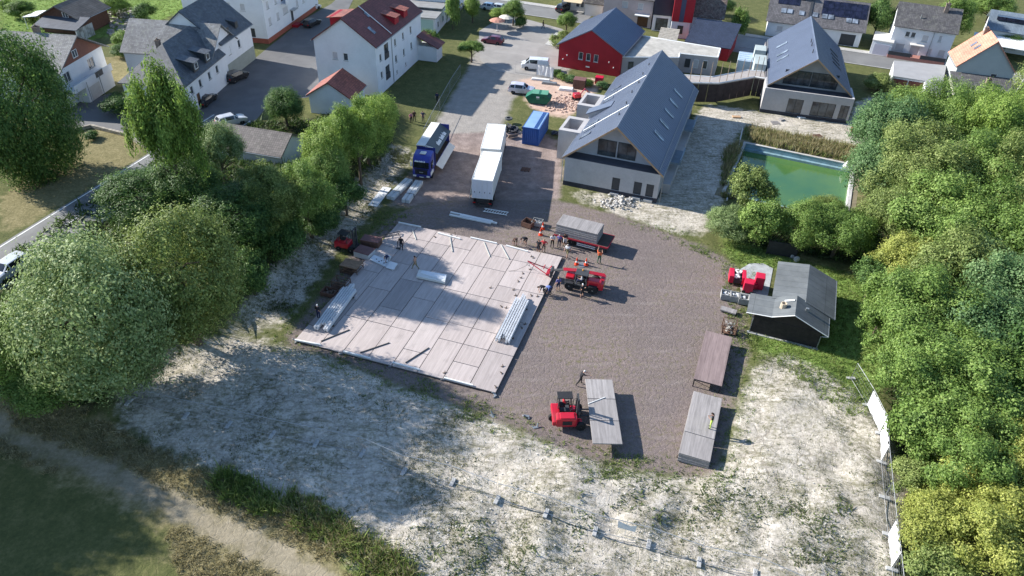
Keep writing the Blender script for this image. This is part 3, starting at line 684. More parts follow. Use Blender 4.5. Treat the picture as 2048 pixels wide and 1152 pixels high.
for x in (2.9, 6.2): put('washing_pole', MB().cyl((x, -2.3, 0), (x, -2.3, 3.4), .05, 6), GUT, b6)

b7 = thing('slate_hipped_house', 'white house with blue slate hipped wing, two dormers and pale rear roof', 'house', (-57.8, 100.2, 0), R(-4))
walls(b7, 0, 0, 9.2, 14, 0, 4.9, WHITEW, [('F', 2, 2.6, 1, 1.2), ('F', 7, 2.6, 1, 1.2)]+[('R', y, 2.7, .9, 1.2, 'w') for y in (2.2, 5, 8.2, 11)]+[('R', 3.6, .3, 1, 2, 'D')])
hp = MB(); e, r_ = 4.75, 8.9; o = .4
A_, B_, C_, D_ = (-o, -o, e), (9.2+o, -o, e), (9.2+o, 14, e), (-o, 14, e); R1, R2 = (4.6, 5.2, r_), (4.6, 14, r_)
hp.add([A_, B_, C_, D_, R1, R2]+[(p[0], p[1], p[2]-.15) for p in (A_, B_, C_, D_)], [(0, 1, 4), (1, 2, 5, 4), (3, 0, 4, 5), (2, 3, 5), (0, 6, 7, 1), (1, 7, 8, 2), (3, 9, 6, 0), (6, 9, 8, 7)])
rf = putroof('roof', hp, SLATE, b7)
for y in (4.2, 8.2):
    d = MB().extr([(9.1, 5.2), (9.1, 6.7), (6.4, 7.2)], 'y', y, y+1.6); put('dormer', d, SLATE, rf)
    add_window(rf, facemat('R', 0, 0, 9.1, 14), y+.8, 5.55, 1.0, .95, 'w', -.04)
    putroof('dormer_roof', MB().slab((5.9, y-.15, 7.35), (9.4, y-.15, 6.7), (9.4, y+1.75, 6.7), (5.9, y+1.75, 7.35), .08), SLATE, rf)
walls(b7, -5.5, 10.8, 14.2, 9.2, 0, 5.4, WHITEW, [], name='rear_wall')
rw = MB().slab((-5.9, 10.4, 5.2), (9.1, 10.4, 5.2), (9.1, 15.4, 9.0), (-5.9, 15.4, 9.0), .15); rw.slab((-5.9, 15.4, 9.0), (9.1, 15.4, 9.0), (9.1, 20.4, 5.2), (-5.9, 20.4, 5.2), .15)
putroof('rear_roof', rw, SLATEL, b7); put('rear_gable', MB().extr([(10.8, 5.4), (20, 5.4), (15.4, 8.8)], 'x', 8.3, 8.6).extr([(10.8, 5.4), (20, 5.4), (15.4, 8.8)], 'x', -5.4, -5.1), WHITEW, b7)
chimney(rf, 2.6, 7.5, 7.4, .6, .6, 1.2)

b8 = thing('dark_slate_street_house', 'white street house with dark slate roof and grey green plinth', 'house', (-59.3, 115.5, 0), R(-7))
walls(b8, 0, 0, 11.2, 11, 2.3, 6.1, WHITEW, [('R', 2.6, 3.5, .9, 1.3, 'w'), ('R', 6.2, 3.5, .9, 1.3, 'w'), ('F', 8.6, 3.4, .9, 1.2)], 10.6); put('plinth', MB().span((-.02, -.02, 0), (11.22, 11.02, 2.3)), M('grey green plinth', (.27, .29, .26), .9, .1, 1), b8)
rf = roof(b8, 0, 0, 11.2, 11, 6.1, 10.6, SLATE, .4, .25)
for y in (3.2, 6.4): 
    put('dormer', MB().extr([(11, 6.6), (11, 7.6), (9.4, 7.9)], 'y', y, y+.9), SLATE, rf)

b9 = thing('white_apartment_house', 'large white apartment house with brick red plinth on the village street', 'house', (-62.5, 135.3, 0), R(-8.5))
walls(b9, 0, 0, 15.8, 24, .9, 8.2, WHITEW, [('F', u, z, 1.0, 1.3, 's') for u in (3.4, 6.2, 9, 11.8) for z in (2.6, 5.6)]+[('F', 13, 1.0, .9, 1.6, 'o')]+[('R', y, z, 1.0, 1.35, 's') for y in (1.8, 5.2, 14, 17, 20.5) for z in (2.9, 5.8)]+[('R', 8.6, 5.6, 2.6, 1.5, 'd'), ('R', 8.6, 3.1, 2.2, 1.3, 's'), ('R', 11.2, 1.0, 1.1, 2.1, 'o')])
put('plinth', MB().span((-.03, -.03, 0), (15.83, 24.03, .9)), M('brick red plinth', (.28, .085, .055), .85, .12, 2), b9)
put('balcony', MB().span((15.8, 7, 5.2), (16.9, 10.4, 5.35)).span((16.82, 7, 5.35), (16.9, 10.4, 6.1)), WHITEW, b9)
put('door_canopy', MB().span((15.8, 10.4, 3.15), (16.8, 12.2, 3.3)), SILL, b9); put('door_steps', MB().span((15.8, 10.3, 0), (17, 12.2, .5)), REDW, b9)
roof(b9, 0, 0, 15.8, 24, 8.2, 12.2, SLATE, .5, .4)

b10 = thing('low_white_garage', 'long low white garage with brown tiled roof behind the hedge', 'garage', (-30.2, 83.0, 0), R(76))
walls(b10, 0, 0, 5.9, 11, 0, 2.8, WHITEW, [], 4.4); roof(b10, 0, 0, 5.9, 11, 2.8, 4.4, BROWN, .35, .3); downpipe(b10, .05, -.12, 0, 2.5); downpipe(b10, 5.85, -.12, 0, 2.5)

b11 = thing('stepped_flat_roof_building', 'white building with stepped flat grey roofs beside the tarmac lane', 'building', (-24.5, 142.8, 0), R(-8))
put('wall', MB().span((0, 0, 0), (7.6, 9, 3.2)).span((0, 9, 0), (7.9, 24, 5.0)), WHITEW, b11); put('mint_wall', MB().span((.3, -.04, .1), (7.2, -.001, 2.9)), M('mint render', (.42, .56, .5), .9, .05, 1), b11)
for i, (y0, y1, z) in enumerate(((-.3, 4.3, 3.2), (4.6, 9.2, 3.7), (9.0, 16, 5.0), (16.2, 24.2, 5.5))): put('flat_roof', MB().span((-.2, y0, z), (7.9, y1, z+.16)), M('grey roof sheet', (.24, .24, .235), .85, .15, .8, dirt=.3), b11)
for y in (2, 6, 12, 18): add_window(b11, facemat('R', 0, 0, 7.6 if y < 9 else 7.9, 24), y, 1.0, 1.0, 1.2 if y < 9 else 2.4, 'd' if y == 12 else 'w', -.03)

b12 = thing('timber_garden_lodge', 'brown timber garden lodge with lean-to dark roof and glazed side', 'lodge', (-89.0, 134.2, 0), R(-8))
walls(b12, 0, 0, 8, 8, 0, 3.0, M('brown lodge boards', (.1, .05, .035), .8, .2, 3), [('F', 5.4, 3.1, 1.1, 1.0, 'w')], 5.0); roof(b12, 0, 0, 8, 8, 3.0, 5.0, roofmat('brown grey felt', (.15, .13, .11), (1, .4), .15, .9), .5, .6)
putroof('lean_to_roof', MB().slab((1.0, -3.9, 2.3), (9.8, -3.9, 2.3), (9.8, .6, 3.3), (1.0, .6, 3.3), .15), roofmat('blue black felt', (.07, .08, .1), (1, .5), .1, .8), b12)
for x in (1.2, 9.5): put('post', MB().cyl((x, -3.7, 0), (x, -3.7, 2.2), .08, 6), FRW, b12)
gw = MB()
for k in range(5): gw.span((9.5, -3.7+k*.95, .1), (9.56, -2.85+k*.95, 2.3))
put('glazed_side', gw, glass('greenhouse glass', (.2, .23, .24), .2), b12); put('white_lean_to', MB().slab((-4.2, .5, 2.3), (0, .5, 2.9), (0, 4.5, 2.9), (-4.2, 4.5, 2.3), .1), FRW, b12)
[put('lean_to_post', MB().cyl((-4, y, 0), (-4, y, 2.25), .07), FRW, b12) for y in (.7, 4.3)]

# -- houses along the high street
b13 = thing('rose_rendered_house', 'rose rendered house with white door canopy behind the red hall', 'house', (16.5, 155.2, 0), R(-17))
walls(b13, 0, 0, 10.2, 9, 0, 5.6, PINKW, [('F', 4.4, 3.4, 1.2, 1.3, 's'), ('F', 7.6, 3.4, 1.1, 1.3, 's'), ('F', 3.4, .9, 1.1, 1.3, 'w'), ('F', 8.4, .1, 2.2, 2.1, 'D')])
e = MB().slab((-.3, -.4, 5.5), (10.5, -.4, 5.5), (10.5, 4.5, 8.5), (-.3, 4.5, 8.5), .15); e.slab((-.3, 4.5, 8.5), (10.5, 4.5, 8.5), (10.5, 9.4, 5.5), (-.3, 9.4, 5.5), .15); putroof('roof', e, WAVY, b13)
put('gable', MB().extr([(0, 5.6), (9, 5.6), (4.5, 8.3)], 'x', .02, .2).extr([(0, 5.6), (9, 5.6), (4.5, 8.3)], 'x', 10, 10.18), PINKW, b13); put('door_canopy', MB().span((6.8, -1.4, 2.5), (9.8, 0, 2.65)), FRW, b13)
b14 = thing('pale_corner_house', 'pale house with low shed roof and yellow awning by the high street', 'house', (8.2, 163.5, 0), R(-17))
walls(b14, 0, 0, 7, 8, 0, 5.6, CREAMW, [('F', 1.6, .8, 1, 1.2), ('F', 3.6, .8, .8, 1.2), ('F', 4.6, .8, .8, 1.2), ('F', 4, 3.3, 1, 1.6, 'D')], 8); roof(b14, 0, 0, 7, 8, 5.6, 8, BROWN); put('awning', MB().slab((.8, -2, 2.2), (4.8, -2, 2.2), (4.8, 0, 2.7), (.8, 0, 2.7), .06), M('straw awning', (.55, .45, .3), .8, .1, 2), b14)
put('shed_roof', MB().slab((5.6, -2.6, 2.6), (9.8, -2.6, 2.6), (9.8, .6, 3.3), (5.6, .6, 3.3), .14), GREYT, b14); put('shed_wall', MB().span((5.8, -2.3, 0), (9.6, .2, 2.5)), CREAMW, b14)
b15 = thing('red_and_blue_fronted_house', 'house with red upper cladding, one dark blue stripe and white ground floor', 'house', (29.4, 146.8, 0), R(-10))
put('wall', MB().span((0, 0, 0), (3.6, 9, 3.2)), WHITEW, b15); put('red_cladding', MB().span((-.05, -.1, 3.2), (3.9, 9, 9)), REDW, b15); put('blue_stripe', MB().span((1.3, -.16, 3.2), (2.2, -.1, 9)), M('dark blue cladding', (.055, .065, .11), .6, .1, 1), b15)
add_window(b15, facemat('F', 0, 0, 3.6, 9), 1.8, .9, 1.1, 1.6, 'd', -.03)
put('dark_wing', MB().span((-3.8, 3.5, 0), (-.06, 9, 3.2)), WHITEW, b15); put('dark_cladding', MB().span((-3.9, 3.2, 3.2), (-.06, 9, 9)), M('blue black cladding', (.035, .04, .06), .6, .12, 1), b15)
add_window(b15, facemat('F', -3.8, 3.5, 3.7, 9), 1.9, .2, 2.4, 2.4, 'd', -.03)
b16 = thing('brown_tiled_house', 'white house with lichen-spotted brown tiled roof next to the red clad house', 'house', (33.8, 151.3, 0), R(-13))
walls(b16, 0, 0, 6.4, 7, 0, 3.4, WHITEW, [('F', 2.6, 1.7, 1.9, 1.2, 'w')]); rr = MB().slab((-.2, -.5, 3.2), (6.8, -.5, 3.2), (6.8, 4.2, 7.6), (-.2, 4.2, 7.6), .15); rr.slab((-.2, 4.2, 7.6), (6.8, 4.2, 7.6), (6.8, 8, 3.4), (-.2, 8, 3.4), .15); putroof('roof', rr, roofmat('lichened brown tiles', (.15, .11, .09), (.28, .3), .4, .85, .6), b16)
put('gable', MB().extr([(0, 3.4), (7.4, 3.4), (4.1, 7.3)], 'x', 6.2, 6.4), WHITEW, b16)
b17 = thing('dark_pantile_shed', 'low shed with dark blue pantile roof and red end wall', 'shed', (30.6, 136.6, 0), R(-22))
put('wall', MB().span((0, .3, 0), (8, 9.5, 2.4)), REDW, b17); putroof('roof', MB().slab((-.3, 0, 2.5), (8.3, 0, 2.5), (8.3, 9.8, 4.4), (-.3, 9.8, 4.4), .16), PANT, b17); put('rear_wall', MB().span((0, 9.2, 2.4), (8, 9.45, 4.1)), REDW, b17)
sp = G(1331, 70, 2.6); b18 = thing('slab_roofed_pergola', 'small pergola roofed with pale stone slabs behind the flat annex', 'pergola', (sp.x-1.8, sp.y-2, 0), R(-14))
for i in range(8):
    for j in range(4): put('roof_slab', MB().span((j*.92, i*.72, 2.55+.05*i), (j*.92+.9, i*.72+.7, 2.61+.05*i)), M('pale stone slabs', (.36, .33, .28), .9, .25, 2.2), b18)
for x in (.2, 3.4):
    for y in (.2, 5.4): put('post', MB().cyl((x, y, 0), (x, y, 2.56), .06, 6), FRW, b18)

b19 = thing('house_with_solar_panels', 'long white house with wavy dark tiles and rows of solar panels', 'house', (49.6, 150.8, 0), R(-17))
walls(b19, 0, 0, 18, 10, 0, 3.1, WHITEW, [('F', 2.5, 1.1, 1.2, 1.1, 's'), ('F', 15.6, .05, 2.8, 2.2, 'o'), ('F', 11, 1, 1.2, 1.1)])
rr = MB().slab((-.5, -.6, 3.0), (18.5, -.6, 3.0), (18.5, 5, 7.3), (-.5, 5, 7.3), .16); rr.slab((-.5, 5, 7.3), (18.5, 5, 7.3), (18.5, 10.6, 3.0), (-.5, 10.6, 3.0), .16)
rf = putroof('roof', rr, WAVY, b19); put('gable', MB().extr([(0, 3.1), (10, 3.1), (5, 7.1)], 'x', 0, .2).extr([(0, 3.1), (10, 3.1), (5, 7.1)], 'x', 17.8, 18), WHITEW, b19)
sl = math.atan2(4.3, 5.6)
def on_front(x, d, z=.03):   # frame on the front slope, d metres up from the eave
    p = Vector((x, -.6+math.cos(sl)*d, 3.0+math.sin(sl)*d)); n_ = Vector((0, -math.sin(sl), math.cos(sl)))
    return Matrix.Translation(p+n_*z) @ Matrix.Rotation(sl, 4, 'X')
SOLAR = glass('solar cells', (.012, .014, .03), .15)
for i in range(8):
    put('solar_panel', MB().span((-.5, -.85, 0), (.5, .85, .05)).xf(on_front(10.2+i*1.06, 5.6)), SOLAR, rf); put('solar_panel', MB().span((-.5, -.85, 0), (.5, .85, .05)).xf(on_front(10.2+i*1.06, 3.85)), SOLAR, rf)
for i in range(4): put('solar_panel', MB().span((-.5, -.85, 0), (.5, .85, .05)).xf(on_front(1.6+i*1.06, 5.3)), SOLAR, rf)
for x, d in ((2.5, 2.9), (3.7, 2.9), (6, 2.8), (8.6, 2.8), (10.4, 2.7), (11.6, 2.7), (15, 2.4), (16.2, 2.4)): put('skylight', MB().span((-.5, -.5, 0), (.5, .5, .1)).xf(on_front(x, d)), SKYF, rf)
put('chimney', MB().span((5.2, 4, 6), (6.2, 4.8, 8.4)), GREYT, rf); put('roof_ladder', MB().span((-.25, -2.9, .02), (.25, 2.9, .08)).xf(on_front(7.6, 3.4)), FRD, rf)

b20 = thing('white_house_with_grey_tiles', 'white two-storey house with grey tiled roof, twin door and planted terrace', 'house', (71.0, 142.2, 0), R(-21))
walls(b20, 0, 0, 10.6, 8.5, 0, 5.6, WHITEW, [('F', 2.6, 3.7, .8, 1.0, 'w'), ('F', 3.6, 3.7, .8, 1.0, 'w'), ('F', 5.8, 3.2, 1.1, 1.3, 's'), ('F', 8.3, 3.6, .6, 1.2, 's'), ('F', 2, 1.0, 1.6, 1.3, 's'), ('F', 4.7, .5, 1.7, 1.9, 's'), ('F', 7.3, .9, .7, 1.3, 's'), ('F', 9.4, .9, 1.2, 1.3, 's'), ('L', 4, 3.5, .8, 1)])
rr = MB().slab((-.3, -.5, 5.5), (10.9, -.5, 5.5), (10.9, 4.25, 8.9), (-.3, 4.25, 8.9), .15); rr.slab((-.3, 4.25, 8.9), (10.9, 4.25, 8.9), (10.9, 9, 5.5), (-.3, 9, 5.5), .15); rf = putroof('roof', rr, GREYT, b20)
put('gable', MB().extr([(0, 5.6), (8.5, 5.6), (4.25, 8.7)], 'x', 0, .2).extr([(0, 5.6), (8.5, 5.6), (4.25, 8.7)], 'x', 10.4, 10.6), WHITEW, b20)
chimney(rf, 8, 3.4, 8.2, .7, .6, 1.6); put('vent_pipe', MB().cyl((4, 1.6, 6.8), (4, 1.6, 7.6), .1, 8), GUT, rf)
put('porch_roof', MB().span((3.6, -1.3, 2.6), (6, 0, 2.75)), CREAMW, b20); put('terrace', MB().span((.2, -2.1, 0), (10.2, 0, .6)), M('terrace brick', (.34, .16, .13), .9, .15, 3), b20); put('railing', MB().span((.2, -2.1, .6), (4.2, -2.03, 1.3)).span((5.8, -2.1, .6), (10.2, -2.03, 1.3)), FRD, b20)
downpipe(b20, 7.0, -.1, 0, 5.3)
b21 = thing('small_white_garage', 'small white garage with flat roof at the side of the high street', 'garage', (67.6, 141.9, 0), R(-25)); put('wall', MB().span((0, 0, 0), (3.6, 6, 2.6)), WHITEW, b21); put('flat_roof', MB().span((-.1, -.1, 2.6), (3.7, 6.1, 2.78)), M('cream roof edge', (.55, .53, .49), .8, .1, 1.5), b21); put('garage_door', MB().span((.5, -.06, .05), (3.2, 0, 2.1)), M('lilac grey door', (.4, .39, .45), .6, .05, 3), b21)
fp = [G(*q, 2.7) for q in ((1786, 152), (1851, 162), (1852, 191), (1880, 194), (1893, 131), (1788, 121))]
o = Vector((fp[0].x, fp[0].y, 0)); b22 = thing('flat_roofed_garage_row', 'row of garages with flat grey roof and brown doors', 'garage', o); poly = [((p-o).x, (p-o).y) for p in fp]
put('wall', MB().prism([(x*.98+.05, y*.98+.1) for x, y in poly], 0, 2.55), WHITEW, b22); put('flat_roof', MB().prism(poly, 2.55, 2.72), M('grey felt roof', (.3, .3, .3), .9, .08, .7), b22)
d = Vector((*poly[1], 0))-Vector((*poly[0], 0)); am = Matrix.Translation(Vector((*poly[0], 0))) @ Matrix.Rotation(math.atan2(d.y, d.x), 4, 'Z')
for k in range(2): put('garage_door', MB().span((.25+k*2.45, .02, .05), (2.5+k*2.45, .09, 2.3)).xf(am), TIMBR, b22)
b23 = thing('orange_roofed_house', 'tall pale gabled house with orange tiled roof and two skylights', 'house', (73.9, 122.3, 0), R(-16))
W, L, E, RD = 8.6, 7.6, 4.9, 9.4
walls(b23, 0, 0, W, L, 0, E, M('sea green render', (.36, .39, .38), .9, .06, .8), [('F', 5.8, 3.0, 1, 1.3), ('L', 3, 1.4, .9, 1.1)], RD); rf = roof(b23, 0, 0, W, L, E, RD, ORNG, .35, .25)
skylight(rf, 0, 0, W, E, RD, 'l', 2.4, 3.6, .7, 1.1); skylight(rf, 0, 0, W, E, RD, 'l', 4.4, 3.4, .7, 1.1); chimney(rf, W/2-.6, 6.2, RD-.5, .6, .6, 1.0)
put('front_wing', MB().span((-.6, -6.2, 0), (8.4, -.05, 2.7)), CREAMW, b23); putroof('front_roof', MB().slab((-.9, -6.5, 2.75), (8.7, -6.5, 2.75), (8.7, .05, 3.9), (-.9, .05, 3.9), .14), GREYT, b23); chimney(b23, 4.5, -3, 3.3, .7, .7, 1)
b24 = thing('corrugated_roof_house', 'white house with blue grey corrugated roof at the end of the high street', 'house', (92.5, 148.5, 0), R(-28))
walls(b24, 0, 0, 14, 10, 0, 4, WHITEW, []); rr = MB().slab((-.4, -.5, 3.9), (14.4, -.5, 3.9), (14.4, 5, 6.4), (-.4, 5, 6.4), .15); rr.slab((-.4, 5, 6.4), (14.4, 5, 6.4), (14.4, 10.5, 3.9), (-.4, 10.5, 3.9), .15); rf = putroof('roof', rr, roofmat('blue corrugated sheet', (.16, .2, .24), (.25, 9), .12, .5), b24)
put('gable', MB().extr([(0, 4), (10, 4), (5, 6.2)], 'x', 0, .2), WHITEW, b24)
for i in range(8): put('solar_panel', MB().span((1+i*1.6, 1.9, 5.32), (2.5+i*1.6, 3.4, 5.98)), SOLAR, rf)
put('white_car_port', MB().slab((-2, -6, 2.5), (10, -6, 2.5), (10, -1, 3.1), (-2, -1, 3.1), .12), FRW, b24)
for x in (-1.8, 9.8):
    for y in (-5.8, -1.2): put('car_port_post', MB().cyl((x, y, 0), (x, y, 2.55), .07, 6), FRW, b24)
sp = G(1487, 112, 2.4); b25 = thing('pale_blue_site_cabin', 'pale blue metal site cabin behind the covered walkway', 'cabin', (sp.x-1.6, sp.y-2.5, 0), R(-16)); put('wall', MB().cbox((1.6, 2.4, 1.25), (3.2, 5, 2.5), .05), M('pale blue cabin sheet', (.34, .43, .52), .6, .1, 1.2), b25)
for k in range(5): put('roof_rib', MB().span((.1, .3+k*1.1, 2.5), (3.1, .4+k*1.1, 2.56)), M('cabin rib', (.45, .53, .6), .6, .1, 2), b25)

# -- dark timber hut on the yard's edge
b26 = thing('dark_timber_hut', 'dark timber hut with grey felt roof, chimney and white edging', 'hut', (23.6, 55.2, 0), R(-20))
W, L = 6.4, 3.2
walls(b26, 0, 0, W, L, .1, 2.0, DBOARD, [], name='inner_wall'); 
for k in range(12): put('board', MB().span((.02, -.05, .12+k*.155), (W-.02, -.005, .26+k*.155)), DBOARD, b26)
g = MB().extr([(.0, 2.0), (W, 2.0), (3.5, 3.35)], 'y', 0, .12); put('gable', g, DBOARD, b26)
put('base_strip', MB().span((-.2, -.3, -.05), (W+.1, 0, .1)), SILL, b26)
fr = MB().slab((-.75, -.45, 2.55), (1.6, -.45, 2.75), (1.6, 2.9, 2.75), (-.75, 2.9, 2.55), .1); fr.slab((1.6, -.45, 2.75), (3.5, -.45, 3.55), (3.5, 2.9, 3.55), (1.6, 2.9, 2.75), .1); fr.slab((3.5, -.45, 3.55), (6.9, -.45, 2.05), (6.9, 2.9, 2.05), (3.5, 2.9, 3.55), .1)
rf = putroof('roof', fr, FELT, b26)
bk = MB().slab((1.3, 2.6, 2.75), (4.4, 2.6, 3.2), (4.4, 9.6, 3.2), (1.3, 9.6, 2.75), .1); bk.slab((4.4, 2.6, 3.2), (7.4, 2.6, 2.0), (7.4, 9.6, 2.0), (4.4, 9.6, 3.2), .1); putroof('rear_roof', bk, FELT, b26); put('rear_wall', MB().span((1.6, 3.2, 0), (6.9, 9.3, 2.0)), DBOARD, b26); put('rear_gable', MB().extr([(1.6, 2.0), (6.9, 2.0), (4.4, 3.05), (1.6, 2.65)], 'y', 9.1, 9.3), DBOARD, b26)
put('front_edge', MB().tube([(-.78, -.48, 2.52), (1.6, -.48, 2.72), (3.5, -.48, 3.52), (6.92, -.48, 2.02)], .05, 4), FRW, b26)
for pts in (([(6.92, -.4, 2.0), (6.92, 2.9, 2.0)]), ([(7.43, 2.6, 1.95), (7.43, 9.6, 1.95)])): put('gutter', MB().tube(pts, .06, 6), GUT, b26)
put('downpipe', MB().tube([(6.9, -.42, 1.95), (6.5, -.2, 1.7), (6.35, -.12, 1.6), (6.35, -.12, 0)], .05, 6), GUT, b26); put('downpipe', MB().tube([(-.7, -.4, 2.45), (-.3, -.2, 2.1), (.02, -.12, 1.9), (.02, -.12, 0)], .05, 6), GUT, b26)
put('chimney', MB().lathe([(.3, -.4), (.3, .5), (.22, .5), (.22, .3)], 10, (2.4, 1.0, 3.1)), M('pale chimney', (.48, .4, .3), .9, .2, 3), rf)
put('skylight', MB().span((-.45, -.12, 0), (.45, .12, .06)).xf(Matrix.Translation((2.9, 2.0, 3.33)) @ Matrix.Rotation(-.4, 4, 'Y')), FRW, rf); put('vent_pipe', MB().cbox((4.6, 1.4, 3.2), (.3, .25, .4), .03), GUT, rf)
# ---------------------------------------------------------------- vehicles
TYRE = M('tyre rubber', (.02, .02, .021), .85, .2, 5); RIM = M('alloy rims', (.42, .43, .44), .35, .1, 6, metal=.7); CGL = glass('car glass', (.015, .018, .022), .06)
LAMPW = M('headlamp', (.7, .7, .68), .2, .05, 5); LAMPR = M('tail lamp', (.35, .01, .01), .25, .1, 5); PLATE = M('number plate', (.65, .65, .6), .5, .05, 5); BLKP = M('black plastic', (.025, .025, .027), .6, .2, 5)
def paint(name, col): return M('car paint '+name, col, .28, .06, .5, metal=.2, coat=.5, spec=.5, dirt=.3, dirtcol=(.14, .12, .1))
def wheel(root, x, y, r=.33, w=.22, axis='y', rim=None, name='wheel'):
    def disc(rad, hw, ho):
        m = MB(); pr = [(rad*.55, -hw), (rad*.9, -hw), (rad, -hw*.7), (rad, hw*.7), (rad*.9, hw), (rad*.55, hw)]
        m.lathe(pr, 16)
        return m
    rot = Matrix.Rotation(math.pi/2, 4, 'X') if axis == 'y' else Matrix.Rotation(math.pi/2, 4, 'Y')
    t = put(name, disc(r, w/2, 0).xf(Matrix.Translation((x, y, r)) @ rot), TYRE, root)
    m = MB().lathe([(r*.56, -w*.42), (r*.56, w*.42)], 12); m.lathe([(r*.2, -w*.5), (r*.2, w*.5)], 8)
    put('rim', m.xf(Matrix.Translation((x, y, r)) @ rot), rim or RIM, t)
    return t
def car(name, label, loc, rz, pt, kind='hatch', cat='car', L=4.25, W=1.78, group=None):
    """lofted car: stations along x (front is +x) of (x, sill, belt, roof, half width at belt, half width at roof)"""
    root = thing(name, label, cat, loc, rz, group); w = W/2
    ST = {'hatch': [(2.12, .34, .55, .56, .72, .7), (2.02, .24, .68, .70, .84, .78), (1.6, .2, .78, .82, .89, .8), (.98, .2, .88, .95, .89, .76), (.2, .2, .9, 1.42, .89, .62), (-.9, .2, .92, 1.45, .89, .63), (-1.55, .22, .95, 1.38, .88, .6), (-1.98, .26, .93, .98, .85, .7), (-2.12, .36, .6, .62, .78, .7)],
          'suv': [(2.2, .4, .7, .72, .76, .74), (2.1, .3, .86, .9, .88, .82), (1.7, .28, .96, 1.0, .92, .84), (1.05, .28, 1.02, 1.1, .92, .8), (.35, .28, 1.04, 1.6, .92, .68), (-1.1, .28, 1.06, 1.64, .92, .69), (-1.85, .3, 1.08, 1.56, .91, .66), (-2.15, .34, 1.05, 1.12, .89, .78), (-2.22, .42, .7, .72, .84, .78)],
          'sedan': [(2.3, .34, .55, .56, .72, .7), (2.2, .24, .68, .7, .84, .78), (1.7, .2, .78, .81, .89, .8), (1.0, .2, .86, .92, .89, .76), (.25, .2, .9, 1.38, .89, .62), (-.85, .2, .92, 1.4, .89, .62), (-1.5, .22, .94, 1.02, .88, .72), (-2.1, .26, .93, .97, .85, .74), (-2.25, .36, .6, .62, .78, .7)],
          'van': [(2.45, .4, .8, .82, .84, .8), (2.35, .3, .98, 1.02, .93, .86), (1.75, .28, 1.15, 1.25, .96, .84), (1.05, .28, 1.2, 1.9, .96, .8), (-.5, .28, 1.2, 1.95, .96, .82), (-2.25, .3, 1.2, 1.93, .95, .82), (-2.42, .34, 1.15, 1.7, .94, .82), (-2.46, .42, .8, .84, .9, .84)]}[kind]
    sx = L/(ST[0][0]-ST[-1][0]); rings = []
    for x, z0, zb, zr, hb, hr in ST:
        hb *= W/1.78 if kind != 'van' else W/1.92; hr *= W/1.78 if kind != 'van' else W/1.92; x *= sx
        rings.append([Vector((x, -hb*.93, z0)), Vector((x, -hb, (z0+zb)*.5)), Vector((x, -hb*.985, zb)), Vector((x, -hr, zr-.03)), Vector((x, -hr*.86, zr)), Vector((x, hr*.86, zr)), Vector((x, hr, zr-.03)), Vector((x, hb*.985, zb)), Vector((x, hb, (z0+zb)*.5)), Vector((x, hb*.93, z0))])
    mb = MB(); n = 10
    vs_ = [p for r in rings for p in r]; fs = []
    for i in range(len(rings)-1):
        for k in range(n): fs.append((i*n+k, (i+1)*n+k, (i+1)*n+(k+1) % n, i*n+(k+1) % n))
    fs += [tuple(range(n))[::-1], tuple(range((len(rings)-1)*n, len(rings)*n))]
    mb.add(vs_, fs); body = put('body', mb, pt, root, smooth=False)
    def inset(q, k=.86, off=.012):
        c = sum(q, Vector())/4; nn = (q[1]-q[0]).cross(q[3]-q[0]).normalized()
        if nn.dot(c-Vector((0, 0, .6))) < 0: nn = -nn
        return [c+(p-c)*k+nn*off for p in q]
    a0, a1 = 3, 4   # windscreen base and top station
    last = len(rings)-3 if kind != 'van' else len(rings)-4
    put('windscreen', MB().add(inset([rings[a0][4], rings[a0][5], rings[a1][5], rings[a1][4]] if kind != 'van' else [rings[2][4], rings[2][5], rings[3][5], rings[3][4]], .9), [(0, 1, 2, 3)]), CGL, root)
    for s in (0, 1):
        g = MB(); j, k = (2, 3) if s == 0 else (7, 6)
        st = range(a0, last+1) if kind != 'van' else range(2, 4)
        for i in st:
            g.add(inset([rings[i][j], rings[i+1][j], rings[i+1][k], rings[i][k]], .88), [(0, 1, 2, 3)])
        put('side_window', g, CGL, root)
    r1 = len(rings)-3 if kind != 'van' else len(rings)-3
    put('rear_window', MB().add(inset([rings[r1][4], rings[r1][5], rings[r1+1][5], rings[r1+1][4]] if kind != 'van' else [Vector((rings[-3][4].x-.02, -.7, 1.2)), Vector((rings[-3][4].x-.02, .7, 1.2)), Vector((rings[-3][4].x+.05, .66, 1.7)), Vector((rings[-3][4].x+.05, -.66, 1.7))], .88, .02), [(0, 1, 2, 3)]), CGL, root)
    xf_, xr_ = ST[0][0]*sx, ST[-1][0]*sx; zl = ST[1][2]-.12
    for y in (-w*.72, w*.72):
        put('headlight', MB().cbox((xf_-.1, y, zl), (.3, .34, .15), .04), LAMPW, root); put('tail_light', MB().cbox((xr_+.08, y*1.02, zl+.1), (.22, .3, .2), .04), LAMPR, root)
    put('number_plate', MB().span((xf_-.02, -.26, .42), (xf_+.02, .26, .53)), PLATE, root); put('bumper', MB().cbox((xr_+.05, 0, .45), (.25, W*.86, .2), .06), BLKP, root)
    wr = .33 if kind in ('hatch', 'sedan') else .36
    for x in (L*.3, -L*.3):
        for y in (-w+.1, w-.1): wheel(root, x, y, wr)
    for y in (-w-.08, w+.08): put('mirror', MB().cbox((ST[a0][0]*sx*.82, y, ST[a0][2]+.12), (.14, .2, .13), .04), pt, root)
    return root
def pz(u, v): 
    p = G(u, v); return (p.x, p.y, .012)
def head(u0, v0, u1, v1):
    a, b = G(u0, v0), G(u1, v1); return math.atan2(b.y-a.y, b.x-a.x)
BLACKP, SILV, WHT = paint('black', (.012, .013, .017)), paint('silver', (.5, .51, .52)), paint('white', (.68, .69, .7))
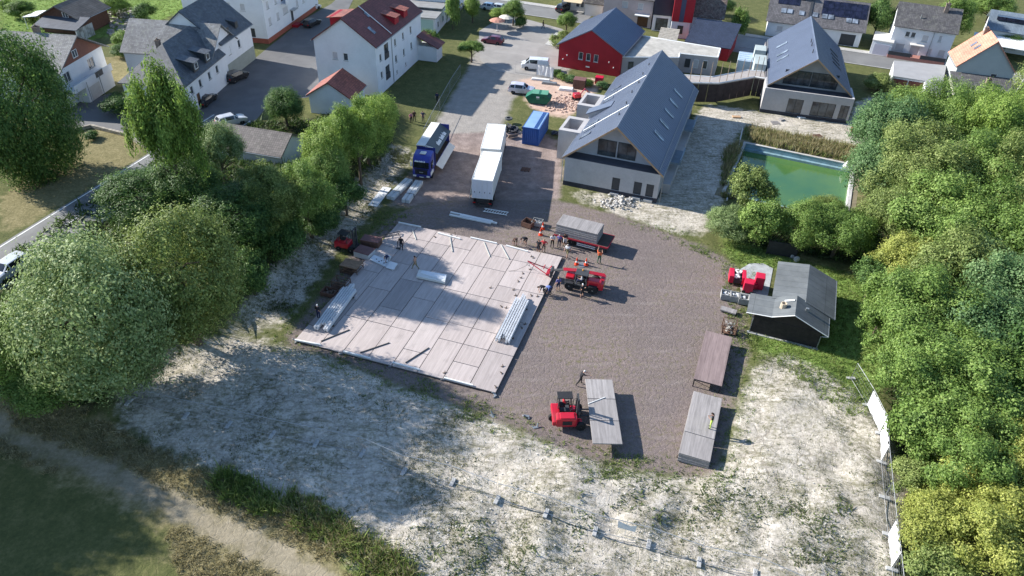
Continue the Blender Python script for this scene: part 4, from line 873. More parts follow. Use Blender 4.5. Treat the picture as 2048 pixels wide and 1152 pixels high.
car('parked_car', 'black hatchback parked under the slate roofed street house', pz(474, 160), head(455, 168, 495, 150), BLACKP, 'suv')
car('parked_car', 'black saloon parked along the white wall of the hipped slate house', pz(413, 206), head(395, 222, 432, 192), BLACKP, 'sedan', L=4.5)
car('parked_car', 'black car parked in the open street before the apartment house', pz(624, 51), head(612, 57, 637, 46), BLACKP, 'hatch')
car('parked_car', 'white small car half hidden beside the apartment house wall', pz(624, 19), head(612, 23, 637, 16), WHT, 'hatch', L=3.9)
car('parked_car', 'silver estate car parked behind the low white garage', pz(464, 249), head(440, 255, 488, 243), SILV, 'suv')
car('moving_car', 'silver white estate car driving on the main road beside the trees', (G(22, 548).x, G(22, 548).y, .016), math.atan2(rd.y, rd.x)+math.pi, paint('silver white', (.6, .62, .65)), 'suv', L=4.7)
car('parked_car', 'dark red hatchback on the car park by the lawn', pz(985, 86), head(1007, 84, 962, 78), paint('dark red', (.12, .012, .035)), 'hatch')
car('parked_van', 'white passenger van with blue window band behind the site fence', pz(1070, 138), head(1100, 136, 1042, 132), WHT, 'van', 'van', L=4.9, W=1.92)
car('parked_van', 'white and purple compact van parked by the green skip', pz(1043, 186), head(1022, 182, 1066, 186), paint('white violet', (.55, .53, .6)), 'suv', 'van')
car('parked_car', 'pale silver car standing in the shade of the narrow lane', pz(917, 18), R(85), SILV, 'hatch')
car('parked_car', 'white car beyond the garden hedge on the high street', pz(983, 20), R(-20), WHT, 'hatch')
car('parked_car', 'silver grey car beside the white car beyond the garden hedge', pz(1003, 22), R(-20), SILV, 'hatch')
car('parked_car', 'blackish car parked before the pale corner house', pz(1126, 22), R(60), BLACKP, 'suv')

# -- blue lorry with raised side flap
BLUE = paint('lorry blue', (.022, .035, .28)); BOXW = M('white box panel', (.68, .67, .63), .6, .05, .8, dirt=.1); INT = M('dark plywood lining', (.07, .05, .04), .8, .2, 2); FLAP = M('slate grey flap', (.075, .09, .1), .55, .1, 1); FRAMEM = M('chassis steel', (.03, .03, .033), .6, .25, 3)
tl = G(824, 294, 3.7); cabp = G(827, 361)
ang = R(81); tr = thing('blue_lorry', 'blue lorry with white box body, one side flap raised and drop side lowered', 'lorry', (-13.55, 83.35, 0), ang-math.pi/2)
# local: x right, y back (cab front at y=0)
c_ = MB(); 
prof = [(.0, .45), (-.02, 1.1), (.05, 1.9), (.32, 2.85), (.75, 3.25), (2.15, 3.45), (2.2, .5)]
c_.extr([(y, z) for y, z in prof], 'x', 0.08, 2.42); bm_ = bmesh.new(); me_ = c_.mesh('cab'); bm_.from_mesh(me_); bmesh.ops.bevel(bm_, geom=list(bm_.edges), offset=.09, segments=3, affect='EDGES'); bm_.to_mesh(me_); bm_.free()
cab = put('cab', me_, BLUE, tr)
put('windscreen', MB().slab((.22, .02, 1.78), (2.28, .02, 1.78), (2.22, .27, 2.62), (.28, .27, 2.62), .02).xf(Matrix.Translation((0, -.03, 0))), CGL, cab)
put('sun_visor', MB().slab((.2, .1, 2.66), (2.3, .1, 2.66), (2.25, .28, 2.86), (.25, .28, 2.86), .03).xf(Matrix.Translation((0, -.08, 0))), BLUE, cab)
for x in (.05, 2.45): put('side_window', MB().span((x-.03, .55, 1.75), (x+.03, 1.35, 2.5)), CGL, cab)
put('grille', MB().span((.45, -.06, .95), (2.05, 0, 1.5)).span((.3, -.07, 1.58), (2.2, -.01, 1.68)), BLKP, cab); put('badge', MB().span((1.0, -.09, 1.2), (1.5, -.06, 1.3)), RIM, cab)
for x in (.35, 2.15): put('headlight', MB().cbox((x, -.03, .68), (.42, .12, .22), .04), LAMPW, cab)
put('number_plate', MB().span((1.0, -.08, .5), (1.55, -.04, .62)), PLATE, cab); put('roof_hatch', MB().cbox((1.25, 1.2, 3.4), (.75, .7, .12), .05), BOXW, cab)
for x in (-.12, 2.62):
    put('mirror', MB().cbox((x, .2, 2.15), (.22, .12, .6), .04), BLKP if x > 0 else BOXW, cab)
bx = MB(); y0, y1 = 2.45, 9.7
bx.span((0, y0, 1.1), (2.5, y1, 1.25)); bx.span((0, y0, 1.25), (.06, y1, 3.75)); bx.span((.06, y0, 1.25), (2.5, y0+.08, 3.6)); bx.span((.06, y1-.08, 1.25), (2.5, y1, 3.75)); put('box_body', bx, M('box blue front', (.03, .04, .2), .5, .1, 1), tr)
put('box_roof', MB().span((-.02, y0-.02, 3.72), (1.2, y1+.02, 3.82)).extr([(1.2, 3.6), (2.2, 3.62), (1.2, 3.82)], 'y', y0, y0+.1), BOXW, tr)
put('lining', MB().span((.07, y0+.1, 1.26), (.11, y1-.1, 3.7)).span((.11, y0+.1, 1.251), (2.45, y1-.1, 1.27)), INT, tr)
fl = put('raised_flap', MB().slab((1.2, y0, 3.84), (2.75, y0, 2.79), (2.75, y1, 2.79), (1.2, y1, 3.84), .07), FLAP, tr)
# the lettering is too small to read in the photograph: runs of white strokes
WTXT = M('white vinyl', (.78, .78, .77), .5, .03, 3)
def strokes(parent, m, runs, h):
    mb = MB(); r2 = random.Random(9)
    for x0, n in runs:
        for k in range(n):
            hh = h*r2.choice((.75, .75, 1.)); mb.span((x0+k*h*.42, -h/2, 0), (x0+k*h*.42+h*.3, -h/2+hh, .008))
    put('lettering', mb.xf(m), WTXT, parent, label='blurred white lettering', kind='stuff')
sl_ = math.atan2(1.05, 1.55); nrm = Vector((math.sin(sl_), 0, math.cos(sl_)))
ex = Vector((0, 1, 0)); ey = Vector((-math.cos(sl_), 0, math.sin(sl_))); pc_ = Vector((2.2, 4.5, 3.17))+nrm*.02
strokes(fl, Matrix(((ex.x, ey.x, nrm.x, pc_.x), (ex.y, ey.y, nrm.y, pc_.y), (ex.z, ey.z, nrm.z, pc_.z), (0, 0, 0, 1))), ((0, 6), (1.75, 5), (3.15, 3)), .6)
strokes(cab, Matrix.Translation((.45, -.02, 2.76)) @ Matrix.Rotation(R(62), 4, 'X'), ((0, 6), (.62, 5), (1.18, 2)), .22)
put('drop_side', MB().slab((2.5, y0+.2, 1.15), (3.35, y0+.2, .62), (3.35, y1-.1, .62), (2.5, y1-.1, 1.15), .06), BOXW, tr)
put('chassis', MB().span((.6, .3, .55), (1.9, y1, 1.05)), FRAMEM, tr); put('side_guard', MB().span((2.35, 3.6, .45), (2.42, 6.6, .9)), RIM, tr)
for i in range(3): put('cargo_crate', MB().cbox((.75, 4.2+i*1.5, 1.95), (1.1, 1.2, 1.4), .03), M('pale cargo', (.45, .44, .42), .8, .1, 1.2), tr)
for y in (1.1, 6.9, 8.2):
    for x in (.2, 2.3): wheel(tr, x, y, .5, .3, 'x')
put('mudguard', MB().cbox((2.42, .9, .95), (.12, 1.2, .5), .05), BOXW, tr)

# -- white box trailer and white box lorry in line
def wbox(root, L, W, z0, z1, doors=True):
    put('box_body', MB().cbox((W/2, L/2, (z0+z1)/2), (W, L, z1-z0), .03), BOXW, root)
    put('roof_skin', MB().span((.07, .07, z1-.02), (W-.07, L-.07, z1+.012)), M('white tarpaulin roof', (.66, .64, .57), .7, .05, .5, dirt=.15), root)
    ed = MB()
    for a, b in (((0, 0), (W, 0)), ((W, 0), (W, L)), ((W, L), (0, L)), ((0, L), (0, 0))): ed.tube([(*a, z1), (*b, z1)], .05, 4)
    for a in ((0, 0), (W, 0), (W, L), (0, L)): ed.tube([(*a, z0), (*a, z1)], .05, 4)
    put('corner_trim', ed, FRW, root)
    if doors:
        for k in range(4): put('door_leaf', MB().cbox((W*(k+.5)/4, -.02, (z0+z1)/2), (W/4-.03, .06, z1-z0-.14), .02), M('lilac white door', (.56, .57, .62), .6, .04, 1), root)
        for k in range(4): put('door_latch', MB().cbox((W*(k+.5)/4, -.07, z0+.9), (.07, .05, .16), .01), FRAMEM, root)
tA = thing('white_box_trailer', 'white box trailer with folding rear doors standing behind the white box lorry', 'trailer', (-5.33, 76.9, 0), R(-6)); wbox(tA, 7.7, 2.5, 1.35, 3.9)
put('chassis', MB().span((.5, .1, .8), (2, 7.5, 1.33)), FRAMEM, tA); put('underrun_bar', MB().span((.1, -.05, .5), (2.4, .06, .65)), FRAMEM, tA)
for y in (.9, 2.2):
    for x in (.22, 2.28): wheel(tA, x, y, .45, .3, 'x')
for y in (.9, 2.2): put('axle', MB().cyl((.3, y, .45), (2.2, y, .45), .06, 8), FRAMEM, tA)
put('open_curtain', MB().slab((-.35, .1, 1.2), (-.02, .1, 3.6), (-.02, 3.2, 3.6), (-.35, 3.2, 1.2), .04), BOXW, tA); put('drawbar', MB().tube([(.8, 7.6, .9), (1.25, 8.4, .85), (1.7, 7.6, .9)], .07, 6), FRAMEM, tA)
for x in (.25, 2.25): put('tail_light', MB().cbox((x, -.08, .8), (.35, .06, .14), .02), LAMPR, tA)
tB = thing('white_box_lorry', 'white box lorry parked in front of the white trailer by the tyres', 'lorry', (-4.75, 85.1, 0), R(-3.5)); wbox(tB, 7.7, 2.5, 1.25, 4.0, False)
put('chassis', MB().span((.5, .1, .7), (2, 10, 1.23)), FRAMEM, tB)
me_ = MB().cbox((1.25, 8.95, 1.75), (2.35, 1.9, 2.5), .12); put('cab', me_, paint('dark lorry', (.03, .035, .05)), tB); put('windscreen', MB().span((.2, 9.86, 1.8), (2.3, 9.93, 2.7)), CGL, tB)
for y in (1.4, 2.6, 8.9):
    for x in (.2, 2.3): wheel(tB, x, y, .48, .3, 'x')
put('side_locker', MB().cbox((-.15, 1.1, 1.5), (.3, 1.4, 1.3), .03), BOXW, tB)

# -- blue shipping container with corrugated sides
BLUC = M('container blue', (.03, .09, .3), .5, .1, .7, dirt=.12, dirtcol=(.09, .09, .1)); BLUL = M('container roof blue', (.2, .33, .5), .55, .1, .6, dirt=.2, dirtcol=(.35, .4, .45))
cn = thing('blue_container', 'blue steel container with paler roof standing on the gravel', 'container', (.62, 95.4, .02), R(-14))
def corr(a, b, z0, z1, n, amp, out):
    a, b = Vector(a), Vector(b); d = b-a; o_ = Vector(out)*amp; pts = []
    for i in range(n):
        for t_, k in ((0, 0), (.28, 0), (.5, 1), (.78, 1)): pts.append(a+d*((i+t_)/n)-o_*k)
    pts.append(b); m = MB()
    m.add([(p.x, p.y, z) for z in (z0, z1) for p in pts], [(i, i+1, i+1+len(pts), i+len(pts)) for i in range(len(pts)-1)]); return m
CL, CW, CH = 6.06, 2.3, 2.55
for nm, a, b, out, n in (('front_wall', (0, 0, 0), (CW, 0, 0), (0, -1, 0), 8), ('side_wall', (CW, 0, 0), (CW, CL, 0), (1, 0, 0), 20), ('rear_wall', (CW, CL, 0), (0, CL, 0), (0, 1, 0), 8), ('side_wall', (0, CL, 0), (0, 0, 0), (-1, 0, 0), 20)): put(nm, corr(a, b, .12, CH-.1, n, .045, out), BLUC, cn)
fr = MB()
for x in (0, CW):
    for y in (0, CL): fr.span((x-.07, y-.07, 0), (x+.07, y+.07, CH))
for z in (.06, CH-.06):
    for x in (0, CW): fr.span((x-.06, .07, z-.06), (x+.06, CL-.07, z+.06))
    for y in (0, CL): fr.span((.07, y-.06, z-.06), (CW-.07, y+.06, z+.06))
put('corner_frame', fr, BLUC, cn); rp = put('roof', MB().span((.05, .05, CH-.03), (CW-.05, CL-.05, CH+.015)), BLUL, cn)
for k in range(3): put('roof_rail', MB().span((1.55+k*.18, .1, CH+.015), (1.62+k*.18, CL-.1, CH+.06)), BLUC, rp)
put('floor', MB().span((.05, .05, .02), (CW-.05, CL-.05, .12)), INT, cn)

# -- green skip
GRN = M('skip green', (.012, .12, .07), .5, .12, 1, dirt=.25, dirtcol=(.05, .06, .05))
sp = G(1075, 211); sk_ = thing('green_skip', 'green covered skip with sloping ends and a white label', 'skip', (sp.x-2.0, sp.y+.6, 0), R(-8))
s_ = MB(); pr = [(.6, .15), (3.4, .15), (4.1, 1.05), (3.1, 1.75), (1.0, 1.75), (0, 1.05)]; s_.extr(pr, 'y', 0, 1.9); put('body', s_, GRN, sk_)
for y in (-.04, .9, 1.88): put('rib', MB().extr([(.1, .98), (4.0, .98), (4.05, 1.1), (.05, 1.1)], 'y', y, y+.06), GRN, sk_)
for x in (.55, 2.0): put('lid', MB().slab((x+.45, .02, 1.78), (x+1.55, .02, 1.78), (x+1.55, 1.88, 1.78), (x+.45, 1.88, 1.78), .05), M('skip lid', (.1, .28, .18), .5, .1, 1.5), sk_)
put('label_plate', MB().span((1.75, -.03, .95), (2.25, -.001, 1.35)), FRW, sk_); put('skid', MB().span((.7, .1, 0), (3.3, .3, .16)).span((.7, 1.6, 0), (3.3, 1.8, .16)), FRAMEM, sk_)
for x in (1.1, 2.9): put('lifting_lug', MB().cyl((x, -.12, 1.3), (x, 2.02, 1.3), .06, 8), FRAMEM, sk_)

# -- red telehandler
REDM = paint('machine red', (.5, .012, .03)); DKM = M('machine grey', (.05, .052, .055), .55, .15, 2)
def machine_wheel(root, x, y, r, w): return wheel(root, x, y, r, w, 'y', M('cream rim', (.5, .49, .45), .6, .1, 4))
a, b = G(1135, 581), G(1187, 591); ta = math.atan2((b-a).y, (b-a).x)
th = thing('red_telehandler', 'red telehandler with black cab and boom lowered over the tent floor', 'telehandler', (a.x-.35, a.y+.1, 0), ta)
# local x: from the boom tip side (front, x=0) to the rear
for x in (.45, 2.95):
    for y in (.25, 2.05): machine_wheel(th, x, y, .52, .42)
put('chassis', MB().cbox((1.7, 1.15, .72), (3.7, 1.1, .55), .1), DKM, th); put('engine_cover', MB().cbox((3.0, .55, 1.25), (1.5, .8, .75), .15), REDM, th); put('rear_weight', MB().cbox((3.75, 1.15, 1.0), (.5, 1.9, .85), .12), REDM, th); put('front_frame', MB().cbox((.35, 1.2, 1.0), (.9, 1.0, .6), .1), REDM, th)
cb = MB(); 
for x, y in ((.95, 0.05), (.95, .95), (2.25, .05), (2.25, .95)): cb.tube([(x, y, .8), (x+(.15 if x < 1 else -.05), y, 2.2)], .05, 4)
cab_ = put('cab', cb, DKM, th); put('cab_roof', MB().cbox((1.65, .5, 2.25), (1.35, 1.1, .12), .04), DKM, cab_); put('cab_glass', MB().span((1.2, .97, 1.2), (2.1, .99, 2.15)).span((2.2, .1, 1.3), (2.22, .9, 2.1)), glass('smoky cab glass', (.06, .065, .07), .1), cab_); put('cab_floor', MB().span((.95, .05, .8), (2.25, .95, .9)), DKM, cab_); put('seat', MB().cbox((1.75, .5, 1.1), (.45, .45, .35), .06).cbox((1.95, .5, 1.45), (.12, .45, .6), .05), BLKP, cab_)
bo = MB().tube([(3.9, 1.45, 1.75), (1.2, 1.5, 1.75), (-.5, 1.55, 1.5)], .22, 4); put('boom', bo, REDM, th); put('inner_boom', MB().tube([(-.4, 1.55, 1.48), (-1.6, 1.6, 1.1)], .16, 4), DKM, th)
put('carriage', MB().cbox((-1.75, 1.6, .85), (.25, 1.1, .8), .04).tube([(-1.5, 1.3, 1.3), (-1.8, 1.3, .6)], .06, 6), DKM, th)
jb = put('lifting_jib', MB().tube([(-1.9, 1.1, 1.25), (-2.2, 1.1, .75), (-4.5, 1.75, 1.55)], .07, 4).tube([(-1.9, 2.1, 1.25), (-2.2, 2.1, .75), (-4.5, 1.75, 1.55)], .07, 4).tube([(-2.2, 1.1, .75), (-2.2, 2.1, .75)], .07, 4).tube([(-2.6, 1.22, 1.3), (-2.6, 2.0, 1.3)], .06, 4).span((-2.3, 1.05, .62), (-1.95, 2.15, .8)), REDM, th)
put('sling', MB().tube([(-4.45, 1.75, 1.5), (-4.6, 1.8, .9), (-5.6, 1.4, .32), (-6.4, 1.0, .3)], .02, 4).tube([(-4.45, 1.75, 1.5), (-4.3, 2.1, .7), (-4.9, 2.9, .32)], .02, 4), DKM, jb)
for y in (-.02, 2.3): [put('mudguard', MB().cbox((x, y, 1.1), (.9, .4, .06), .02), BLKP, th) for x in (.45, 2.95)]
put('beacon', MB().lathe([(.08, 0), (.08, .12), (.03, .16)], 8, (1.65, .8, 2.31)), M('amber beacon', (.6, .25, .02), .4, .05, 5), cab_); put('warning_plate', MB().span((4.01, .6, .85), (4.03, 1.3, 1.15)), M('yellow plate', (.6, .42, .05), .5, .1, 5), th)

# -- forklift builder
def forklift(name, label, loc, rz, fork_z, driver_roof=True):
    t = thing(name, label, 'forklift', loc, rz)      # x forward (towards the mast), origin between the rear wheels
    put('body', MB().cbox((.55, 0, .75), (1.35, 1.15, .75), .14), REDM, t); put('counterweight', MB().cbox((-.25, 0, .7), (.6, 1.2, .85), .15), REDM, t); put('bonnet', MB().cbox((.25, 0, 1.18), (.85, .95, .22), .06), REDM, t)
    put('grille', MB().span((-.57, -.35, .5), (-.54, .35, .85)), BLKP, t); put('floor_plate', MB().cbox((1.15, 0, .55), (.7, 1.1, .12), .03), DKM, t)
    for y in (-.58, .58):
        machine_wheel(t, 1.5, y, .4, .3); machine_wheel(t, -.05, y*.9, .3, .22)
    g = MB()
    for x, y in ((.05, -.5), (.05, .5), (1.1, -.5), (1.1, .5)): g.tube([(x, y, 1.2 if x < 1 else .7), (x+(.05 if x < 1 else -.15), y, 2.15)], .035, 5)
    og = put('overhead_guard', g, DKM, t); put('guard_roof', MB().cbox((.55, 0, 2.18), (1.15, 1.12, .07), .03), BLKP, og)
    put('seat', MB().cbox((.4, 0, 1.32), (.5, .5, .16), .05).cbox((.15, 0, 1.6), (.12, .5, .5), .04), BLKP, t); put('steering_wheel', MB().tube([(.95, .16*math.cos(k*.7), 1.45+.16*math.sin(k*.7)) for k in range(10)], .02, 4), BLKP, t)
    mst = MB()
    for y in (-.36, .36): mst.span((1.72, y-.07, .1), (1.88, y+.07, 2.9))
    for z in (.4, 1.6, 2.85): mst.span((1.74, -.36, z-.06), (1.84, .36, z+.06))
    mst.cyl((1.8, 0, .3), (1.8, 0, 2.4), .05, 8)
    ms = put('mast', mst, DKM, t); put('fork_carriage', MB().span((1.9, -.55, fork_z-.05), (2.0, .55, fork_z+.08)).span((1.9, -.55, fork_z+.4), (2.0, .55, fork_z+.5)).span((1.9, -.55, fork_z), (1.98, -.48, fork_z+.5)).span((1.9, .48, fork_z), (1.98, .55, fork_z+.5)), DKM, ms)
    for y in (-.32, .32): put('fork', MB().span((2.0, y-.06, fork_z-.06), (3.3, y+.06, fork_z)).span((1.98, y-.06, fork_z-.06), (2.05, y+.06, fork_z+.5)), FRAMEM, ms)
    return t
fk = thing('red_forklift', 'bright red three-wheeled forklift carrying a long floor panel on its forks', 'forklift', (4.45, 42.3, 0), R(4))   # x towards the mast, engine on the near side, driver on the far side
put('engine_cover', MB().cbox((.45, -.8, .95), (1.75, .85, .95), .16), REDM, fk); put('cover_top', MB().cbox((.5, -.8, 1.42), (1.2, .7, .14), .05), REDM, fk); put('grille', MB().span((-.44, -1.1, .7), (-.41, -.5, 1.2)), BLKP, fk); put('side_grille', MB().span((.1, -1.24, .75), (.9, -1.22, 1.2)), BLKP, fk)
put('rear_frame', MB().cbox((-.35, 0, .75), (.7, 2.2, .5), .1), REDM, fk); put('driver_floor', MB().cbox((.45, .8, .6), (1.6, .8, .18), .05), DKM, fk); put('front_frame', MB().cbox((1.35, -.75, .55), (.9, .6, .4), .08).cbox((1.35, .75, .55), (.9, .6, .4), .08), REDM, fk)
for y in (-1.05, 1.05): machine_wheel(fk, 1.65, y, .42, .34)
machine_wheel(fk, -.55, 0, .4, .32)
g = MB()
for x, y in ((-.15, .45), (-.15, 1.15), (1.05, .45), (1.05, 1.15)): g.tube([(x, y, .7), (x+(.05 if x < 1 else -.12), y, 2.15)], .035, 5)
og = put('overhead_guard', g, DKM, fk); put('guard_roof', MB().cbox((.42, .8, 2.2), (1.3, .85, .07), .03), BLKP, og)
put('seat', MB().cbox((.25, .8, 1.1), (.5, .5, .2), .05).cbox((.0, .8, 1.4), (.12, .5, .5), .04), BLKP, fk); put('steering_wheel', MB().tube([(.8, .8+.16*math.cos(k*.7), 1.4+.16*math.sin(k*.7)) for k in range(10)], .02, 4), BLKP, fk)
mst = MB()
for y in (-.34, .34): mst.span((1.32, y-.07, .15), (1.5, y+.07, 2.8))
for z in (.4, 1.6, 2.75): mst.span((1.34, -.34, z-.06), (1.46, .34, z+.06))
mst.cyl((1.4, 0, .3), (1.4, 0, 2.3), .05, 8)
ms = put('mast', mst, DKM, fk); put('fork_carriage', MB().span((1.52, -.6, .93), (1.62, .6, 1.06)).span((1.52, -.6, 1.4), (1.62, .6, 1.5)).span((1.52, -.6, 1.0), (1.6, -.52, 1.5)).span((1.52, .52, 1.0), (1.6, .6, 1.5)), DKM, ms)
for y in (-.36, .36): put('fork', MB().span((1.62, y-.06, .92), (3.6, y+.06, .985)).span((1.6, y-.06, .92), (1.67, y+.06, 1.5)), FRAMEM, ms)
put('hydraulic_hose', MB().tube([(1.45, .2, 2.6), (1.1, .3, 2.2), (1.0, .2, 1.2), (.8, 0, .9)], .03, 5), BLKP, ms)
fk2 = forklift('dark_red_forklift', 'dark red forklift in the shade beside the brown stacks', tuple(G(683, 496)), R(-15), .25)
# ---------------------------------------------------------------- the tent floor and the yard
def boards(name, lo, hi, step=.17):
    m, nt, b = base(name); tc = coord(nt, 'Object'); v = coord(nt, 'World')
    oi = nt.nodes.new('ShaderNodeObjectInfo')
    sep = nt.nodes.new('ShaderNodeSeparateXYZ'); nt.links.new(tc, sep.inputs[0])
    bx_ = mth(nt, 'FLOOR', mth(nt, 'DIVIDE', sep.outputs[0], step)); wn = nt.nodes.new('ShaderNodeTexWhiteNoise'); wn.noise_dimensions = '2D'
    cb_ = nt.nodes.new('ShaderNodeCombineXYZ'); nt.links.new(bx_, cb_.inputs[0]); nt.links.new(oi.outputs['Random'], cb_.inputs[1]); nt.links.new(cb_.outputs[0], wn.inputs[0])
    mp = nt.nodes.new('ShaderNodeMapping'); mp.inputs['Scale'].default_value = (5, .35, 1); nt.links.new(tc, mp.inputs[0])
    g = noise(nt, mp.outputs[0], 1.6, 5, .6)
    f = mth(nt, 'ADD', mth(nt, 'MULTIPLY', g, .8), mth(nt, 'MULTIPLY', wn.outputs[0], .2))
    c = ramp(nt, f, [(.28, lo), (.72, hi)])
    tint = ramp(nt, oi.outputs['Random'], [(0, (.8, .79, .8)), (.5, (1, .965, .955)), (1, (1.1, 1.08, 1.08))])
    c = mixc(nt, 1., c, tint, 'MULTIPLY')
    d = ramp(nt, noise(nt, v, .8, 6, .7), [(.55, (0, 0, 0)), (.75, (.35, .35, .35))]); c = mixc(nt, d, c, tuple(x*.55 for x in lo))
    ln = mth(nt, 'FRACT', mth(nt, 'DIVIDE', sep.outputs[0], step)); gap = ramp(nt, ln, [(0, (.7, .7, .7)), (.05, (1, 1, 1)), (.95, (1, 1, 1)), (1, (.7, .7, .7))])
    c = mixc(nt, 1., c, gap, 'MULTIPLY')
    nt.links.new(c, b.inputs['Base Color']); b.inputs['Roughness'].default_value = .8
    nt.links.new(bump(nt, gap, .4, .01), b.inputs['Normal']); return m
FLOORB = boards('worn floor boards', (.33, .29, .27), (.455, .404, .38)); STACKB = boards('grey stacked boards', (.2, .19, .183), (.36, .343, .332))
fl_root = thing('tent_floor', 'large laid tent floor of pale wooden panels on the gravel', 'floor', (PO.x, PO.y, 0), PLH-math.pi/2)
rpat = np.random.RandomState(4); PN = {}
def panel_mesh(w, l, t=.11, mat=None, nm='panel'):
    k = (round(w, 3), round(l, 3), t, nm)
    if k not in PN:
        me_ = MB().cbox((w/2, l/2, -t/2), (w-.06, l-.06, t), .012).mesh(nm); me_.materials.append(mat or FLOORB); PN[k] = me_
    return PN[k]
for cidx in range(8):
    y = 0; lens = []
    first = 2.5 if cidx % 2 == 0 else 5.0
    pat = [first]+[5.0]*5 if cidx not in (2, 5) else [5.0, 2.5, 5.0, 5.0, 2.5, 5.0]
    if cidx in (6,): pat = [2.5, 2.5, 2.5, 5, 2.5, 5, 5]
    for l in pat:
        l = min(l, 22.5-y)
        if l < .5: break
        o = put('floor_panel', panel_mesh(2.5, l), None, fl_root, loc=(cidx*2.5, y, .25-rpat.rand()*.012)); y += l
put('support_beam', MB().span((.1, .1, -.03), (19.9, .25, .14)).span((.1, 22.2, -.03), (19.9, 22.4, .14)), INT, fl_root, kind='stuff')
sb = MB()
for k in range(9): sb.span((.06+k*2.46, .26, -.03), (.2+k*2.46, 22.19, .14))
put('bearer', sb, INT, fl_root, kind='stuff')
def floor_pt(u, v, z=.25): return G(u, v, z)
ALU = M('bright aluminium', (.7, .71, .72), .4, .08, 1.2, metal=.2); ALUW = M('white coated beam', (.68, .68, .66), .5, .06, 2)
def hprof(w, h, L, t=.035):
    """hollow keder section: box with two lips on top"""
    return MB().span((0, -w/2, 0), (L, w/2, h*.86)).span((0, -w/2, h*.86), (L, -w*.28, h)).span((0, w*.28, h*.86), (L, w/2, h)).span((0, -w*.08, h*.86), (L, w*.08, h*.97))
def beam_bundle(u0, v0, u1, v1, rows, label, group, gap_i=(1,)):
    a, b = floor_pt(u0, v0), floor_pt(u1, v1); d = b-a; L = d.length; rz_ = math.atan2(d.y, d.x)
    me_ = hprof(.15, .2, L).mesh('aluminium_beam'); me_.materials.append(ALU)
    n_ = Vector((d.y, -d.x, 0)).normalized(); k = 0
    for lay, n in enumerate(rows):
        for i in range(n):
            sh = rnd.uniform(-.12, .12)
            put('aluminium_beam', me_, None, None, label, 'beam', group, loc=a+n_*(i*.245)+d.normalized()*(sh+(.7 if i in (2, 3) else 0))+Vector((0, 0, .1+lay*.21)), rz=rz_)
    for i, t in enumerate((.15, .85)):
        put('bearer_timber', MB().span((-.08, -1.45, 0), (.08, .15, .1)), INT, None, 'dark bearer timber under the '+group, 'timber', 'timbers under the '+group, loc=a+d*t, rz=rz_)
beam_bundle(631, 660, 690, 580, (6, 6), 'bright aluminium beam in the bundle lying in tree shade on the floor', 'beams in the shaded bundle')
beam_bundle(992, 684, 1033, 602, (6, 6), 'bright aluminium beam in the sunlit bundle near the open floor edge', 'beams in the sunlit bundle')
def bar(name, u0, v0, u1, v1, w, h, mat, label, cat, z=.25, group=None, dz=0):
    a, b = G(u0, v0, z), G(u1, v1, z); d = b-a
    return put(name, MB().cbox((d.length/2, 0, h/2+dz), (d.length, w, h), min(w, h)*.15), mat, None, label, cat, group, loc=a, rz=math.atan2(d.y, d.x))
for i, (a, b) in enumerate((((590, 681), (642, 691)), ((687, 704), (741, 718)), ((785, 726), (840, 741)), ((888, 757), (946, 772)))):
    bar('edge_beam', *a, *b, .16, .16, ALUW, 'white edge beam lying along the near edge of the tent floor', 'beam', group='white beams along the near floor edge')
for i, (a, b) in enumerate((((797, 446), (842, 455)), ((876, 467), (921, 479)), ((941, 476), (994, 488)), ((1012, 492), (1056, 504)))):
    bar('edge_beam', *a, *b, .16, .16, ALUW, 'white edge beam lying along the far edge of the tent floor', 'beam', group='white beams along the far floor edge')
for i, (a, b) in enumerate((((642, 683), (699, 660)), ((720, 706), (779, 686)), ((811, 726), (858, 696)))):
    bar('steel_bar', *a, *b, .09, .08, DKM, 'dark steel bar lying slantwise near the near floor edge', 'bar', group='dark slanting bars on the floor')
for i, (a, b) in enumerate((((824, 458), (832, 480)), ((900, 475), (905, 504)), ((968, 485), (980, 514)), ((1002, 490), (1018, 519)))):
    bar('brace_bar', *a, *b, .09, .09, M('weathered zinc', (.42, .43, .4), .6, .12, 3), 'grey brace bar lying inwards from the far floor edge', 'bar', group='grey brace bars at the far floor edge')
# white panels being handled on the floor
def plate(u, v, pts, z, t, mat, name, label, cat):
    o = G(u, v, z); return put(name, MB().prism([((G(*p, z)-o).x, (G(*p, z)-o).y) for p in pts], 0, t), mat, None, label, cat, loc=o)
WPL = M('white wall sheet', (.66, .68, .7), .5, .06, 1.2)
pl1 = plate(740, 520, [(739, 520), (748, 511), (795, 529), (786, 541)], .28, .12, WPL, 'wall_panel', 'white wall panel with bolt holes under the stooping worker', 'panel')
for k in range(5):
    q = G(753+k*5, 518+k*1.6+(k % 2)*3, .42)-pl1.location; put('bolt_plate', MB().cbox((q.x, q.y, .13), (.14, .14, .03), .01), FRAMEM, pl1)
put('bent_end', MB().slab((2.0, -1.5, .12), (2.9, -1.8, .12), (3.2, -1.1, .5), (2.3, -.8, .5), .04), WPL, pl1)
pl2 = plate(834, 552, [(833, 556), (838, 543), (894, 553), (890, 568)], .35, .25, M('cream stacked sheet', (.6, .6, .57), .6, .06, 1), 'sheet_stack', 'pale stack of wall sheets in the middle of the floor', 'panels')
put('top_sheet', MB().prism([((G(*p, .6)-pl2.location).x, (G(*p, .6)-pl2.location).y) for p in ((840, 546), (845, 541), (893, 550), (890, 562))], .25, .3), WPL, pl2)
